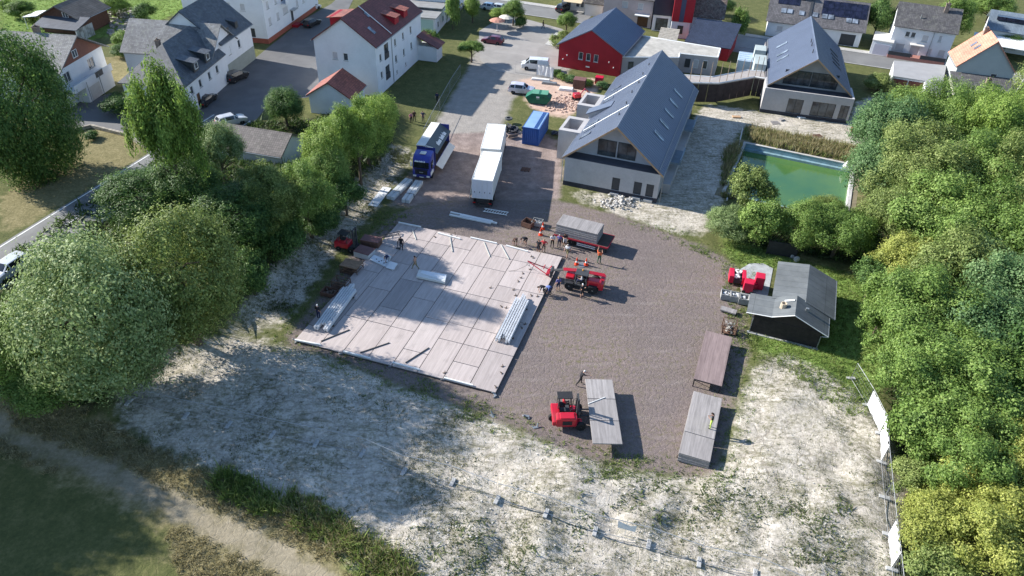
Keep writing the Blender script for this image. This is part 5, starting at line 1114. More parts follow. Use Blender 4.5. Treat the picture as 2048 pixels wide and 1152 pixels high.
# small iron fittings lying about
IRON = M('rusty fittings', (.12, .09, .07), .8, .3, 5)
def fitting(u, v, z, label='small iron fitting lying on the floor boards', s=.62, gray=False):
    p = G(u, v, z); k = rnd.random()*3
    m = MB().cbox((0, 0, .06*s), (.34*s, .16*s, .12*s), .02).cyl((.12*s, .02, .1*s), (.2*s, .16*s, .24*s), .05*s, 6).cbox((-.16*s, .1*s, .04*s), (.1*s, .22*s, .08*s), .015)
    put('base_fitting', m, GUT if gray else IRON, None, label, 'fitting', 'small iron fittings on the floor', loc=p, rz=k)
for u, v in ((981, 576), (1027, 580), (1031, 591), (1003, 613), (1012, 616), (1037, 563), (1063, 591), (1075, 593), (1046, 547), (1042, 556), (1060, 539), (1050, 649), (1044, 656), (1063, 513), (1067, 516), (911, 468), (902, 470), (1005, 733), (1003, 746), (992, 774), (889, 746), (1058, 498), (1039, 495), (870, 474), (690, 566)): fitting(u, v, .25)
for u, v in ((981, 833), (1053, 834), (1071, 857), (985, 836)): fitting(u, v, 0, 'grey iron base plate standing on the gravel near the forklift', 1.4, True)
for u, v in ((592, 683), (683, 708), (783, 731), (886, 760), (990, 791)): fitting(u, v, .0, 'grey anchor foot at the near floor edge', 1.2, True)
# stacks of floor panels
def stack(px, z0, n, t, label, group, split=None, jitter=.03, rz_=None, W=2.5, L=5.0):
    a, b = px; p = G(*a, z0); q = G(*b, z0); d = q-p; rz_ = math.atan2(d.y, d.x) if rz_ is None else rz_
    for i in range(n):
        jx, jy = rnd.uniform(-jitter, jitter), rnd.uniform(-jitter, jitter); ly = L if not split else split[0]
        dx = Vector((math.cos(rz_), math.sin(rz_), 0)); dy = Vector((-dx.y, dx.x, 0))
        o = put('loose_floor_panel', panel_mesh(W, ly, t, STACKB, 'stacked'), None, None, label, 'floor panel', group, loc=p+dx*jx+dy*jy+Vector((0, 0, (i+1)*(t+.004))), rz=rz_)
        if split: put('loose_floor_panel', panel_mesh(W, split[1], t, STACKB, 'stacked'), None, None, label, 'floor panel', group, loc=p+dx*jx+dy*(jy+ly)+Vector((0, 0, (i+1)*(t+.004))), rz=rz_)
    return p, rz_
put('stack_bearer', MB().span((0, 0, -.05), (2.3, .18, .12)), INT, None, 'dark timber bearer under the low panel stack on the soil edge', 'timber', loc=G(1354, 922)+Vector((0, .35, 0)), rz=R(-19)); put('stack_bearer', MB().span((0, 0, -.05), (2.3, .18, .12)), INT, None, 'second dark timber bearer beneath the low panel stack', 'timber', loc=G(1354, 922)+Vector((2.0, 5.6, 0)), rz=R(-19))
stack(((1353, 922), (1416, 943)), .1, 8, .115, 'grey floor panel in the low stack on which the worker stands', 'panels in the low stack', (2.5, 5.0), rz_=R(-19))
# brown stage table
tb = thing('brown_stage_deck', 'long brown stage deck on a steel frame next to the low panel stack', 'stage deck', tuple(G(1387, 757, 1.0)-Vector((0, 0, 1.0))), R(-19.5))
put('deck', MB().cbox((1.25, 3.6, .97), (2.5, 7.2, .07), .015), boards('brown stage boards', (.16, .12, .115), (.29, .225, .215), .6), tb)
sf = MB().span((.05, .05, .8), (2.45, .13, .93)).span((.05, 7.05, .8), (2.45, 7.13, .93)).span((.05, .13, .8), (.13, 7.05, .93)).span((2.37, .13, .8), (2.45, 7.05, .93)); put('frame', sf, FRAMEM, tb)
for x in (.1, 2.4):
    for y in (.1, 3.6, 7.1): put('leg', MB().span((x-.05, y-.05, 0), (x+.05, y+.05, .8)), FRAMEM, tb)
put('brace', MB().tube([(.1, .1, .75), (2.4, .1, .1)], .025, 5), FRAMEM, tb)
for k in range(3):
    pts = [(2.7+.5*math.cos(t_*.55+k)+t_*.06, .4+k*1.1+.45*math.sin(t_*.55), .06) for t_ in range(14)]
    q = tb.location; put('loose_cable', MB().tube(pts, .02, 4), DKM, None, 'thin cable coil lying in the shade beside the brown deck', 'cable', 'cables by the brown deck', loc=(q.x, q.y, 0), rz=R(-19.5))
# panel on the forks
fpan = thing('carried_floor_panel', 'long grey floor panel of three sections resting on the forks', 'floor panel', (6.95, 38.95, 1.1), R(1.5))
for i, l in enumerate((2.5, 2.5, 2.4)): put('panel_section', panel_mesh(2.45, l, .11, STACKB, 'carried'), None, fpan, loc=(0, sum((2.5, 2.5, 2.4)[:i]), 0))
bar('lever_pole', 1176, 808, 1210, 795, .06, .06, ALUW, 'white pole lying across the carried panel', 'pole', 1.1)
# low-bed trailer with the tall stack
bt = thing('flat_trailer', 'flat red-edged trailer loaded with the tall stack of floor panels', 'trailer', tuple(G(1110, 467.8, 1.05)-Vector((0, 0, 1.05))), R(-21.5))
put('bed', MB().span((-.1, -.1, .95), (6.3, 2.6, 1.03)), INT, bt); put('red_edge', MB().span((-.12, -.16, .88), (6.32, -.1, 1.06)).span((-.12, 2.6, .88), (6.32, 2.66, 1.06)).span((6.3, -.1, .88), (6.36, 2.6, 1.06)), M('trailer red', (.35, .02, .04), .5, .1, 1), bt)
put('chassis', MB().span((.2, .5, .6), (6.2, 2.0, .93)), FRAMEM, bt)
for x in (.9, 2.0):
    for y in (.25, 2.25): wheel(bt, x, y, .42, .28)
for z in (.35, .58): put('side_guard_rail', MB().span((2.7, -.1, z), (4.9, -.04, z+.1)), ALUW, bt)
put('tool_box', MB().cbox((5.4, .25, .55), (.9, .55, .55), .03), DKM, bt); put('support_leg', MB().span((6.0, .3, .02), (6.12, .42, .9)).span((6.0, 2.1, .02), (6.12, 2.22, .9)), FRAMEM, bt); put('drawbar', MB().tube([(-.1, .6, .8), (-1.3, 1.25, .75), (-.1, 1.9, .8)], .06, 5), FRAMEM, bt)
stack(((1110, 467.8), (1192, 488.8)), 1.04, 11, .115, 'grey floor panel in the tall stack on the red-edged trailer', 'panels stacked on the trailer', rz_=R(-21.5), W=5.0, L=2.5)
# long white bundles beside the blue lorry
for i, (a, b) in enumerate((((736, 412), (766, 375)), ((773, 398), (811, 362)), ((803, 405), (831, 366)))):
    p, q = G(*a), G(*b); d = q-p; w_ = (1.15, 1.05, 1.1)[i]; hgt_ = (.16, .5, .5)[i]
    t = thing('gutter_bundle', ('single flat white sheet with black marks lying by the soil bank', 'closed white bundle of side rails in front of the blue lorry', 'white bundle of side rails nearest the gravel lane')[i], 'bundle', tuple(p), math.atan2(d.y, d.x))
    if i == 0: put('sheet', MB().cbox((d.length/2, -w_/2, .08), (d.length, w_, .1), .02), WPL, t); put('mark', MB().box((.6, -.4, .135), (.5, .06, .01), .5).box((.5, -.7, .135), (.06, .5, .01)).box((d.length-.8, -.5, .135), (.5, .07, .01)).box((d.length-.5, -.4, .135), (.07, .4, .01)), BLKP, t)
    else:
        for k in range(2): put('rail', MB().cbox((d.length/2, -.25-k*.55, hgt_/2), (d.length, .48, hgt_-.02), .03), M('zinc white rail', (.52, .54, .55), .5, .08, 1.5), t)
        put('strap', MB().span((d.length*.3, -w_-.02, 0), (d.length*.3+.06, 0, hgt_+.02)), FRAMEM, t)
# ladder-like trusses and rails near the trailer
for i, (a, b) in enumerate((((901, 426), (985, 444)), ((899, 431), (982, 448)), ((920, 432), (994, 448)))): bar('long_rail', *a, *b, .22, .2, ALUW, 'long white rail lying on the gravel before the white trailer', 'rail', 0, 'white rails on the gravel', dz=.0)
a, b = G(966, 424), G(1014, 432); d = b-a; tt = thing('lattice_truss', 'white lattice truss lying behind the long rails', 'truss', tuple(a), math.atan2(d.y, d.x))
for y in (0, .7): put('chord', MB().tube([(0, y, .12), (d.length, y, .12)], .06, 5), ALUW, tt)
for k in range(9): put('rung', MB().tube([(.1+k*d.length/9, 0, .12), (.3+k*d.length/9, .7, .12)], .045, 5), ALUW, tt)
# crates left of the floor
CRB = M('brown crate boards', (.13, .07, .05), .8, .25, 3); RUST = M('rusty cage steel', (.13, .075, .05), .8, .25, 4)
def crate(u, v, W, D, H, rz_, mat, label, cage=False, fill=None, lid=None):
    p = G(u, v); t = thing('cage_crate' if cage else 'crate', label, 'crate', tuple(p), rz_)
    if not cage:
        for nm, a, b in (('side', (0, 0, .08), (W, .05, H)), ('side', (0, D-.05, .08), (W, D, H)), ('end', (0, .05, .08), (.05, D-.05, H)), ('end', (W-.05, .05, .08), (W, D-.05, H)), ('bottom', (.05, .05, .08), (W-.05, D-.05, .14))): put(nm, MB().span(a, b), mat, t)
        for x in (.06, W-.16): put('skid', MB().span((x, .02, 0), (x+.1, D-.02, .08)), mat, t)
    else:
        f = MB()
        for x in (0, W):
            for y in (0, D): f.span((x-.03, y-.03, 0), (x+.03, y+.03, H))
        for z in (.15, H*.55, H-.03):
            for y in (0, D): f.span((0, y-.025, z), (W, y+.025, z+.05))
            for x in (0, W): f.span((x-.025, 0, z), (x+.025, D, z+.05))
        put('frame', f, mat, t); put('floor', MB().span((.02, .02, .12), (W-.02, D-.02, .15)), mat, t)
    if fill:
        r2 = random.Random(int(u*7+v)); fm = MB()
        for k in range(26): fm.box((r2.uniform(.2, W-.2), r2.uniform(.15, D-.15), r2.uniform(.2, H*.85)), (r2.uniform(.1, .35), r2.uniform(.06, .16), r2.uniform(.06, .14)), r2.random()*3, r2.random()*.5)
        put('fittings', fm, fill, t, kind='stuff')
    if lid: put('lid', MB().cbox((W/2, D/2, H+.04), (W+.04, D+.04, .08), .015), lid, t)
    return t
BRL = M('brown lid', (.17, .085, .08), .6, .15, 2)
crate(722, 494, 2.1, 1.2, .9, R(-14), CRB, 'brown lidded box behind the forklift tines', lid=BRL); crate(708, 514, 1.9, 1.4, .75, R(-22), M('white crate side', (.5, .5, .5), .7, .1, 2), 'white sided box with brown lid next to the floor', lid=BRL)
crate(681, 546, 2.0, 1.4, .95, R(-17), RUST, 'brown plank-filled cage with raised hoop in tree shade', True, M('brown planks', (.22, .13, .08), .8, .25, 3), lid=M('plank lid', (.25, .16, .1), .8, .3, 3)); crate(664, 576, 1.6, 1.1, .9, R(-17), RUST, 'rusty open cage of bars standing left of the floor', True, IRON)
crate(641, 592, 1.5, 1.1, .55, R(-17), CRB, 'low dark crate at the shaded side of the floor', fill=IRON)
put('tool_trailer', MB().tube([(0, 0, .4), (2.8, 1.4, .5)], .05, 5).tube([(0, .5, .4), (2.8, 1.9, .5)], .05, 5).tube([(2.8, 1.4, .5), (2.8, 1.9, .5)], .05, 5).tube([(.9, .45, .42), (.9, .95, .42)], .04, 5).tube([(1.8, .9, .45), (1.8, 1.4, .45)], .04, 5).tube([(0, 0, .4), (0, 0, 0)], .05, 5).tube([(2.8, 1.4, .5), (2.8, 1.4, 0)], .05, 5).tube([(0, .5, .4), (0, .5, 0)], .05, 5), DKM, None, 'dark steel ladder rack behind the brown boxes', 'rack', loc=G(745, 486))
# crates at right by the hut
crate(1440, 600, 1.05, 1.0, .75, R(-12), M('grey crate steel', (.3, .3, .29), .7, .15, 3), 'grey crate of fittings, first of three beside the hut', fill=ALUW); crate(1458, 604, 1.05, 1.0, .75, R(-12), M('grey crate steel', (.3, .3, .29)), 'grey crate of fittings between the two other crates by the hut', fill=ALUW); crate(1475, 609, 1.05, 1.0, .75, R(-12), M('grey crate steel', (.3, .3, .29)), 'grey crate of fittings closest to the hut eave', fill=ALUW)
put('timber_pallet', MB().cbox((.7, .5, .28), (1.6, .7, .16), .02, 0).span((0, .2, 0), (.15, .8, .2)).span((1.25, .2, 0), (1.4, .8, .2)), STACKB, None, 'small grey timber stack before the crates by the hut', 'timber', loc=G(1440, 626), rz=R(-25))
crate(1443, 668, 1.3, 1.2, 1.25, R(-12), RUST, 'tall rusty cage between the hut and the brown deck', True, M('pale fittings', (.35, .33, .3), .7, .2, 4)); crate(1042, 453, 1.3, 1.2, .7, R(-30), CRB, 'open brown crate lying between the rails and the loaded trailer'); crate(1062, 452, 1.2, 1.1, .6, R(-18), M('grey crate steel', (.3, .3, .29)), 'grey crate full of pale clamps beside the open brown crate', fill=M('clamps', (.4, .4, .4), .5, .2, 4))
# red machines on the apron
RPL = M('red machine cover', (.5, .015, .05), .45, .08, 1.5)
m1 = thing('red_trolley', 'red trolley with white parts on top standing on the apron', 'trolley', tuple(G(1457, 567)), R(-13)); put('side_panel', MB().cbox((.15, .55, .75), (.5, 1.6, .9), .05), RPL, m1); put('side_panel', MB().cbox((1.45, .55, .75), (.4, 1.6, .9), .05), RPL, m1); put('tray', MB().cbox((.8, .55, .6), (.9, 1.6, .5), .04), FRAMEM, m1)
wp = MB()
for k in range(18): wp.box((.45+rnd.random()*.7, -.1+rnd.random()*1.4, .95+rnd.random()*.25), (.3, .12, .1), rnd.random()*3)
put('white_parts', wp, FRW, m1, kind='stuff')
for x in (.2, 1.4):
    for y in (-.1, 1.2): wheel(m1, x, y, .2, .1)
m2 = thing('red_winch_machine', 'red two-part winch machine standing beside the red trolley', 'machine', tuple(G(1482, 585)), R(-16)); put('cabinet', MB().cbox((.6, .5, .7), (1.0, 1.0, 1.2), .06), RPL, m2); put('cabinet', MB().cbox((1.65, 1.55, .85), (.95, 1.1, 1.5), .06), RPL, m2); put('link', MB().cbox((1.1, 1.1, .55), (.8, .8, .6), .05), RPL, m2); put('cable_drum', MB().lathe([(.35, 0), (.35, .12), (.2, .14), (.2, .4), (.35, .42), (.35, .55)], 12, (.7, 1.7, .1)), BLKP, m2)
for x in (.2, 1.0): wheel(m2, x, .0, .18, .1)
# traffic cones
CONE = M('orange cone', (.62, .06, .02), .6, .1, 4); CW_ = M('cone white', (.7, .68, .66), .6, .05, 4)
cone = thing('traffic_cone', 'orange and white traffic cone', 'cone', (0, 0, 0), 0, 'traffic cones in the yard')
put('base', MB().cbox((0, 0, .02), (.42, .42, .05), .01), CONE, cone); put('shell', MB().lathe([(.17, .04), (.12, .3), (.09, .48), (.04, .78), (.03, .8)], 12), CONE, cone); put('white_band', MB().lathe([(.127, .28), (.098, .45)], 12).lathe([(.078, .55), (.058, .66)], 12), CW_, cone)
for i, ((u, v), lb) in enumerate((((1085.5, 458), 'orange and white cone beside the crate of clamps'), ((1081, 470), 'orange cone between the crate of clamps and the loaded trailer'), ((1153, 529), 'orange cone left of the drain cover before the telehandler'), ((1172, 530), 'orange cone between drain cover and the worker in orange'))):
    c2 = cone if i == 0 else copy_tree(cone); c2.location = G(u, v); c2['label'] = lb; c2.scale = (1.15, 1.15, 1.15)
put('drain_cover', MB().lathe([(.5, -.02), (.5, .03), (.42, .04)], 18), GUT, None, 'round drain cover between two cones', 'drain cover', loc=G(1163, 530))
# tyres, scrap and pallet bits by the blue container
TY2 = lambda u, v, z, r, lb: put('old_tyre', MB().lathe([(r*.55, 0), (r*.95, .02), (r, .12), (r*.95, .24), (r*.55, .26), (r*.55, 0)], 16), M('grey old tyre', (.09, .095, .1), .9, .2, 4), None, lb, 'tyre', loc=G(u, v)+Vector((0, 0, z)))
TY2(1017, 246, .6, .6, 'old tyre lying flat on top of the scrap heap'); TY2(1024, 262, .0, .5, 'old tyre at the foot of the scrap heap'); TY2(1030, 258, .0, .55, 'dark tyre between scrap heap and blue container')
sh = MB(); r2 = random.Random(3)
for k in range(36): sh.box((r2.gauss(0, .9), r2.gauss(0, .8), r2.uniform(.05, .6)), (r2.uniform(.3, 1.1), r2.uniform(.1, .4), r2.uniform(.05, .3)), r2.random()*3, r2.uniform(-.4, .4))
put('scrap_heap', sh, M('dark scrap', (.05, .05, .055), .7, .4, 2), None, 'dark heap of scrap between the white lorry and the container', 'scrap', kind=None, loc=G(1021, 262)); put('leaning_board', MB().box((0, 0, .35), (1.6, .08, .7), .5, .5), M('bare timber', (.25, .19, .14)), None, 'timber board leaning by the scrap heap', 'board', loc=G(1026, 276))
for i, (u, v) in enumerate(((1041, 342), (1120, 262), (1545, 249), (1632, 276))):
    t = thing('pallet', ('broken brown pallet on the gravel behind the white trailer', 'dark covered pallet beside the hall wall', 'grey pallet lying on the pale soil before the terrace hall', 'dark pallet at the dry grass above the pool')[i], 'pallet', tuple(GT(u, v)), R(-12+i*9))
    for k in range(5): put('slat', MB().span((0, k*.22, .1), (1.2, k*.22+.14, .13)), CRB if i != 2 else STACKB, t)
    for x in (0, .52, 1.05): put('runner', MB().span((x, 0, 0), (x+.12, 1.02, .1)), CRB if i != 2 else STACKB, t)
for i, (u, v) in enumerate(((797, 262), (800, 266), (804, 270), (806, 274))): bar('loose_plank', u-1, v-1, u+10, v+5, .25, .08, M('pale plank', (.4, .38, .34), .8, .15, 3), 'pale plank in the row laid out by the shaded hedge', 'plank', 0, 'planks by the shaded hedge')
# building material between the red hall and the skip
crate(1145, 177, 2.0, 1.6, 1.5, R(-15), CRB, 'stack of brown boards beside the red boarded hall', lid=BRL); crate(1189, 168, 1.3, 1.2, 1.1, R(-15), RPL, 'small bright red box beside the brown boards', lid=RPL)
wh = thing('mini_digger', 'small red digger with raised arm on the rubble by the hall', 'digger', tuple(G(1150, 203)), R(20)); put('track', MB().cbox((.6, .1, .2), (1.5, .3, .4), .1), BLKP, wh); put('track', MB().cbox((.6, 1.0, .2), (1.5, .3, .4), .1), BLKP, wh); put('body', MB().cbox((.5, .55, .8), (1.2, 1.0, .7), .12), REDM, wh); put('arm', MB().tube([(1.1, .55, .9), (1.9, .7, 1.7), (2.6, .8, 1.0)], .1, 5), REDM, wh); put('bucket', MB().cbox((2.65, .8, .85), (.4, .5, .4), .08), DKM, wh)
for i, (u, v, w_, d_, h_) in enumerate(((1083, 168, 2.6, .8, .35), (1062, 160, 3.2, .7, .3), (1117, 181, 2.4, 1.2, .4))): t = thing('insulation_stack', ('silver foil wrapped profiles on the site ground', 'grey profile bundle behind the compact van', 'white insulation slabs next to the brown boards')[i], 'bundle', tuple(G(u, v)), R(-10)); [put('layer', MB().cbox((w_/2, d_/2, h_*(k+.5)/3), (w_-.1*k, d_-.06*k, h_/3-.01), .02), (GUT, ALUW, FRW)[i], t) for k in range(3)]
rb_ = MB()
for k in range(300):
    p = G(1140+r2.gauss(0, 26), 205+r2.gauss(0, 9)); rb_.box((p.x, p.y, r2.uniform(.02, .1)), (r2.uniform(.15, .5), r2.uniform(.1, .35), r2.uniform(.08, .25)), r2.random()*3, r2.uniform(-.4, .4))
put('rubble', rb_, M('pink rubble', (.5, .36, .29), .9, .2, 2), None, 'scattered pink brick rubble on the site ground', 'rubble', kind='stuff')
hp_ = MB()
for k in range(150):
    p = G(1240+r2.gauss(0, 22), 405+r2.gauss(0, 7)); d_ = max(0, 1-abs(p.x-G(1240, 405).x)/3.2)
    hp_.box((p.x, p.y, hz(p.x, p.y)+r2.uniform(0, .55)*d_), (r2.uniform(.1, .35), r2.uniform(.1, .3), r2.uniform(.08, .22)), r2.random()*3, r2.uniform(-.4, .4), r2.uniform(-.4, .4))
put('stone_heap', hp_, M('grey stones', (.5, .48, .45), .9, .2, 2), None, 'heap of grey stones before the long hall', 'stones', kind='stuff')
# tarpaulin
tp = MB(); 
pts = [[(i*.45, j*.45, .05+.22*abs(math.sin(i*1.7+j*1.1))+.1*((i*j) % 3)) for i in range(5)] for j in range(4)]
tp.add([p for r_ in pts for p in r_], [(j*5+i, j*5+i+1, (j+1)*5+i+1, (j+1)*5+i) for j in range(3) for i in range(4)])
put('dark_tarpaulin', tp, M('blue black tarp', (.02, .022, .035), .5, .2, 2), None, 'dark crumpled tarpaulin beside the hall side bay', 'tarpaulin', loc=G(1103, 271))
# ---------------------------------------------------------------- pool
prz = math.atan2(pu.y, pu.x)
pool = thing('old_swimming_pool', 'old swimming pool basin with blue painted walls full of green water', 'pool', (pa.x, pa.y, 0), prz)
BASIN = M('faded pool paint', (.2, .32, .37), .7, .2, .9, dirt=.5, dirtcol=(.1, .14, .13)); COPE = M('pale coping', (.45, .44, .42), .85, .15, 2, dirt=.4)
ca, cb2 = .35, PL
put('basin_wall', MB().span((0, -.25, -2.4), (PW, 0, .03)), BASIN, pool); put('basin_wall', MB().span((0, -PL, -2.4), (PW, -PL+.25, .03)), BASIN, pool)
put('basin_wall', MB().span((0, -PL+.25, -2.4), (.25, -.25, .03)), BASIN, pool); put('basin_wall', MB().span((PW-.25, -PL+.25, -2.4), (PW, -.25, .03)), M('white pool wall', (.6, .6, .58), .8, .15, 1.5, dirt=.35), pool)
put('basin_ledge', MB().span((.25, -.75, -2.4), (PW-.25, -.25, -.62)), BASIN, pool)
put('coping', MB().span((-.85, 0, -.25), (PW+.85, .85, .0)).span((-.85, -PL-.85, -.25), (PW+.85, -PL, .0)).span((-.85, -PL, -.25), (0, 0, .0)).span((PW, -PL, -.25), (PW+.85, 0, .0)), M('pool surround soil', (.2, .17, .11), .95, .25, 1.5), pool)
put('coping_edge', MB().span((-.1, -.28, .03), (PW+.1, .12, .1)), COPE, pool); put('coping_edge', MB().span((PW-.28, -PL, .03), (PW+.15, -.28, .1)), COPE, pool); put('coping_edge', MB().span((-.12, -PL, .03), (.28, -.28, .1)), COPE, pool)
def water_mat():
    m, nt, b = base('algae green water'); v = coord(nt, 'World')
    c = ramp(nt, noise(nt, v, .13, 3), [(.35, (.04, .12, .045)), (.65, (.08, .16, .038))])
    fl_ = ramp(nt, noise(nt, v, 3.4, 6, .8), [(.68, (0, 0, 0)), (.73, (.7, .7, .7))]); c = mixc(nt, fl_, c, (.25, .3, .14))
    nt.links.new(c, b.inputs['Base Color']); b.inputs['Roughness'].default_value = .06; b.inputs['Specular IOR Level'].default_value = .5
    nt.links.new(bump(nt, noise(nt, v, 1.2, 2), .02, .05), b.inputs['Normal']); return m
put('water', MB().quad((.2, -PL+.2, -.95), (PW-.2, -PL+.2, -.95), (PW-.2, -.3, -.95), (.2, -.3, -.95)), water_mat(), pool, label='still green water with floating specks')
bg_ = MB(); bg_.lathe([(.3, 0), (.5, .3), (.25, .9), (.1, 1.2)], 9); put('plastic_bag', bg_, FRW, None, 'white plastic sack hanging over the pool corner', 'sack', loc=pb+pv*.8-pu*1.0+Vector((0, 0, -.4)))

# ---------------------------------------------------------------- trees
def leafmat(name, dark, mid, light, scale=.8, yel=0):
    m = bpy.data.materials.new(name); m.use_nodes = True; nt = m.node_tree; nt.nodes.clear()
    out = nt.nodes.new('ShaderNodeOutputMaterial'); geo = nt.nodes.new('ShaderNodeNewGeometry'); oi = nt.nodes.new('ShaderNodeObjectInfo')
    n1 = noise(nt, geo.outputs['Position'], scale, 4)
    f = mth(nt, 'ADD', mth(nt, 'MULTIPLY', geo.outputs['Random Per Island'], .45), mth(nt, 'MULTIPLY', n1, .75))
    f = mth(nt, 'ADD', f, mth(nt, 'MULTIPLY', mth(nt, 'SUBTRACT', oi.outputs['Random'], .5), .16))
    c = ramp(nt, f, [(.28, dark), (.58, mid), (.92, light)])
    d = nt.nodes.new('ShaderNodeBsdfPrincipled'); d.inputs['Roughness'].default_value = .55; d.inputs['Specular IOR Level'].default_value = .25; nt.links.new(c, d.inputs['Base Color'])
    t = nt.nodes.new('ShaderNodeBsdfTranslucent'); nt.links.new(c, t.inputs[0])
    mx = nt.nodes.new('ShaderNodeMixShader'); mx.inputs[0].default_value = .4
    nt.links.new(d.outputs[0], mx.inputs[1]); nt.links.new(t.outputs[0], mx.inputs[2]); nt.links.new(mx.outputs[0], out.inputs[0]); return m
LM = {'dark': leafmat('dark green leaves', (0.03, 0.066, 0.02), (0.079, 0.157, 0.04), (0.206, 0.305, 0.083)),
      'mid': leafmat('mid green leaves', (.06, .11, .024), (.16, .26, .055), (.34, .45, .13)),
      'grey': leafmat('grey green leaves', (.07, .115, .035), (.19, .27, .095), (.42, .5, .24)),
      'olive': leafmat('olive leaves', (.07, .108, .026), (.195, .26, .07), (.41, .46, .17)),
      'lime': leafmat('lime green leaves', (.07, .12, .022), (.19, .3, .055), (.38, .48, .12)),
      'yellow': leafmat('yellow green leaves', (.1, .13, .026), (.29, .33, .07), (.54, .55, .16)),
      'blue': leafmat('blue green leaves', (.045, .1, .036), (.12, .22, .08), (.27, .38, .165))}
BARK = M('brown bark', (.1, .075, .055), .95, .3, 3, bmp=.6, bscale=12); BIRCH = M('birch bark', (.55, .53, .5), .85, .25, 4, dirt=.6, dirtcol=(.06, .055, .05))
def cards(cen, nrm, size, rs, asp=1.0):
    """numpy leaf cards: one folded quad each"""
    n = len(cen); r = rs.randn(n, 3); t = np.cross(nrm, r); t /= np.linalg.norm(t, axis=1)[:, None]+1e-9; b = np.cross(nrm, t)
    s = size*(.6+.8*rs.rand(n))[:, None]
    v = np.stack([cen-t*s*asp, cen+b*s*.55, cen+t*s*asp, cen-b*s*.55], 1); v[:, 1] += nrm*s*.18; v[:, 3] += nrm*s*.18
    return v
def crown_mesh(name, seed, nl, nsp, per, leaf, mode='round'):
    rs = np.random.RandomState(seed)
    d = rs.randn(nl, 3); d /= np.linalg.norm(d, axis=1)[:, None]; d[:, 2] = np.where((d[:, 2] < -.35) & (mode != 'full'), -d[:, 2]*.6, d[:, 2])
    rad = .2+.28*rs.rand(nl); cen = d*(.86-rad*.62)[:, None]*(.8+.28*rs.rand(nl))[:, None]
    if mode in ('ragged', 'willow'): rad = .13+.2*rs.rand(nl); cen = d*(.42+.6*rs.rand(nl)**.7)[:, None]; cen[:, 2] *= .95
    k = rs.choice(nl, nsp, p=rad**2/np.sum(rad**2)); e = rs.randn(nsp, 3); e /= np.linalg.norm(e, axis=1)[:, None]
    e += cen[k]*.9; e /= np.linalg.norm(e, axis=1)[:, None]
    sc = cen[k]+e*(rad[k]*(.5+.62*rs.rand(nsp)**.7+.3*(rs.rand(nsp) > .88)))[:, None]
    out = []
    j = np.repeat(np.arange(nsp), per); m = len(j)
    off = rs.randn(m, 3)*leaf*2.1
    if mode == 'willow': off[:, 2] -= rs.rand(m)**.8*.42; off[:, :2] *= .8
    if mode == 'spike': off[:, 2] += rs.rand(m)*.12
    p = sc[j]+off; nn = e[j]*1.5+rs.randn(m, 3)*.5+np.array([0, 0, .25]); nn /= np.linalg.norm(nn, axis=1)[:, None]
    q = cards(p, nn, leaf, rs, 1.5 if mode == 'willow' else 1.05).reshape(-1, 3)
    me_ = bpy.data.meshes.new(name); nq = m
    me_.vertices.add(nq*4); me_.vertices.foreach_set('co', q.astype(np.float32).ravel()); me_.loops.add(nq*4); me_.loops.foreach_set('vertex_index', np.arange(nq*4, dtype=np.int32))
    me_.polygons.add(nq); me_.polygons.foreach_set('loop_start', np.arange(0, nq*4, 4, dtype=np.int32)); me_.polygons.foreach_set('loop_total', np.full(nq, 4, np.int32)); me_.update(calc_edges=True); me_.validate()
    return me_
CROWN = {('round', 'X'): [crown_mesh('crown', s, 48, 5800, 9, .0185) for s in (31, 32)], ('round', 'L'): [crown_mesh('crown', s, 36, 3500, 10, .0235) for s in (1, 2, 3)], ('round', 'M'): [crown_mesh('crown', s, 24, 800, 18, .044) for s in (4, 5, 6)], ('round', 'S'): [crown_mesh('crown', s, 14, 260, 16, .085) for s in (7, 8, 9)],
         ('willow', 'L'): [crown_mesh('crown', 21, 46, 1300, 26, .026, 'willow')], ('full', 'X'): [crown_mesh('crown', 61, 60, 6600, 9, .018, 'full')], ('full', 'L'): [crown_mesh('crown', 62, 44, 3900, 10, .0235, 'full')], ('ragged', 'X'): [crown_mesh('crown', s, 80, 6200, 9, .0185, 'ragged') for s in (71, 72, 73)], ('ragged', 'L'): [crown_mesh('crown', s, 60, 3800, 10, .0235, 'ragged') for s in (74, 75, 76)], ('ragged', 'M'): [crown_mesh('crown', 77, 40, 1700, 9, .04, 'ragged')], ('spike', 'M'): [crown_mesh('crown', 22, 26, 600, 18, .055, 'spike')]}
MATMESH = {}
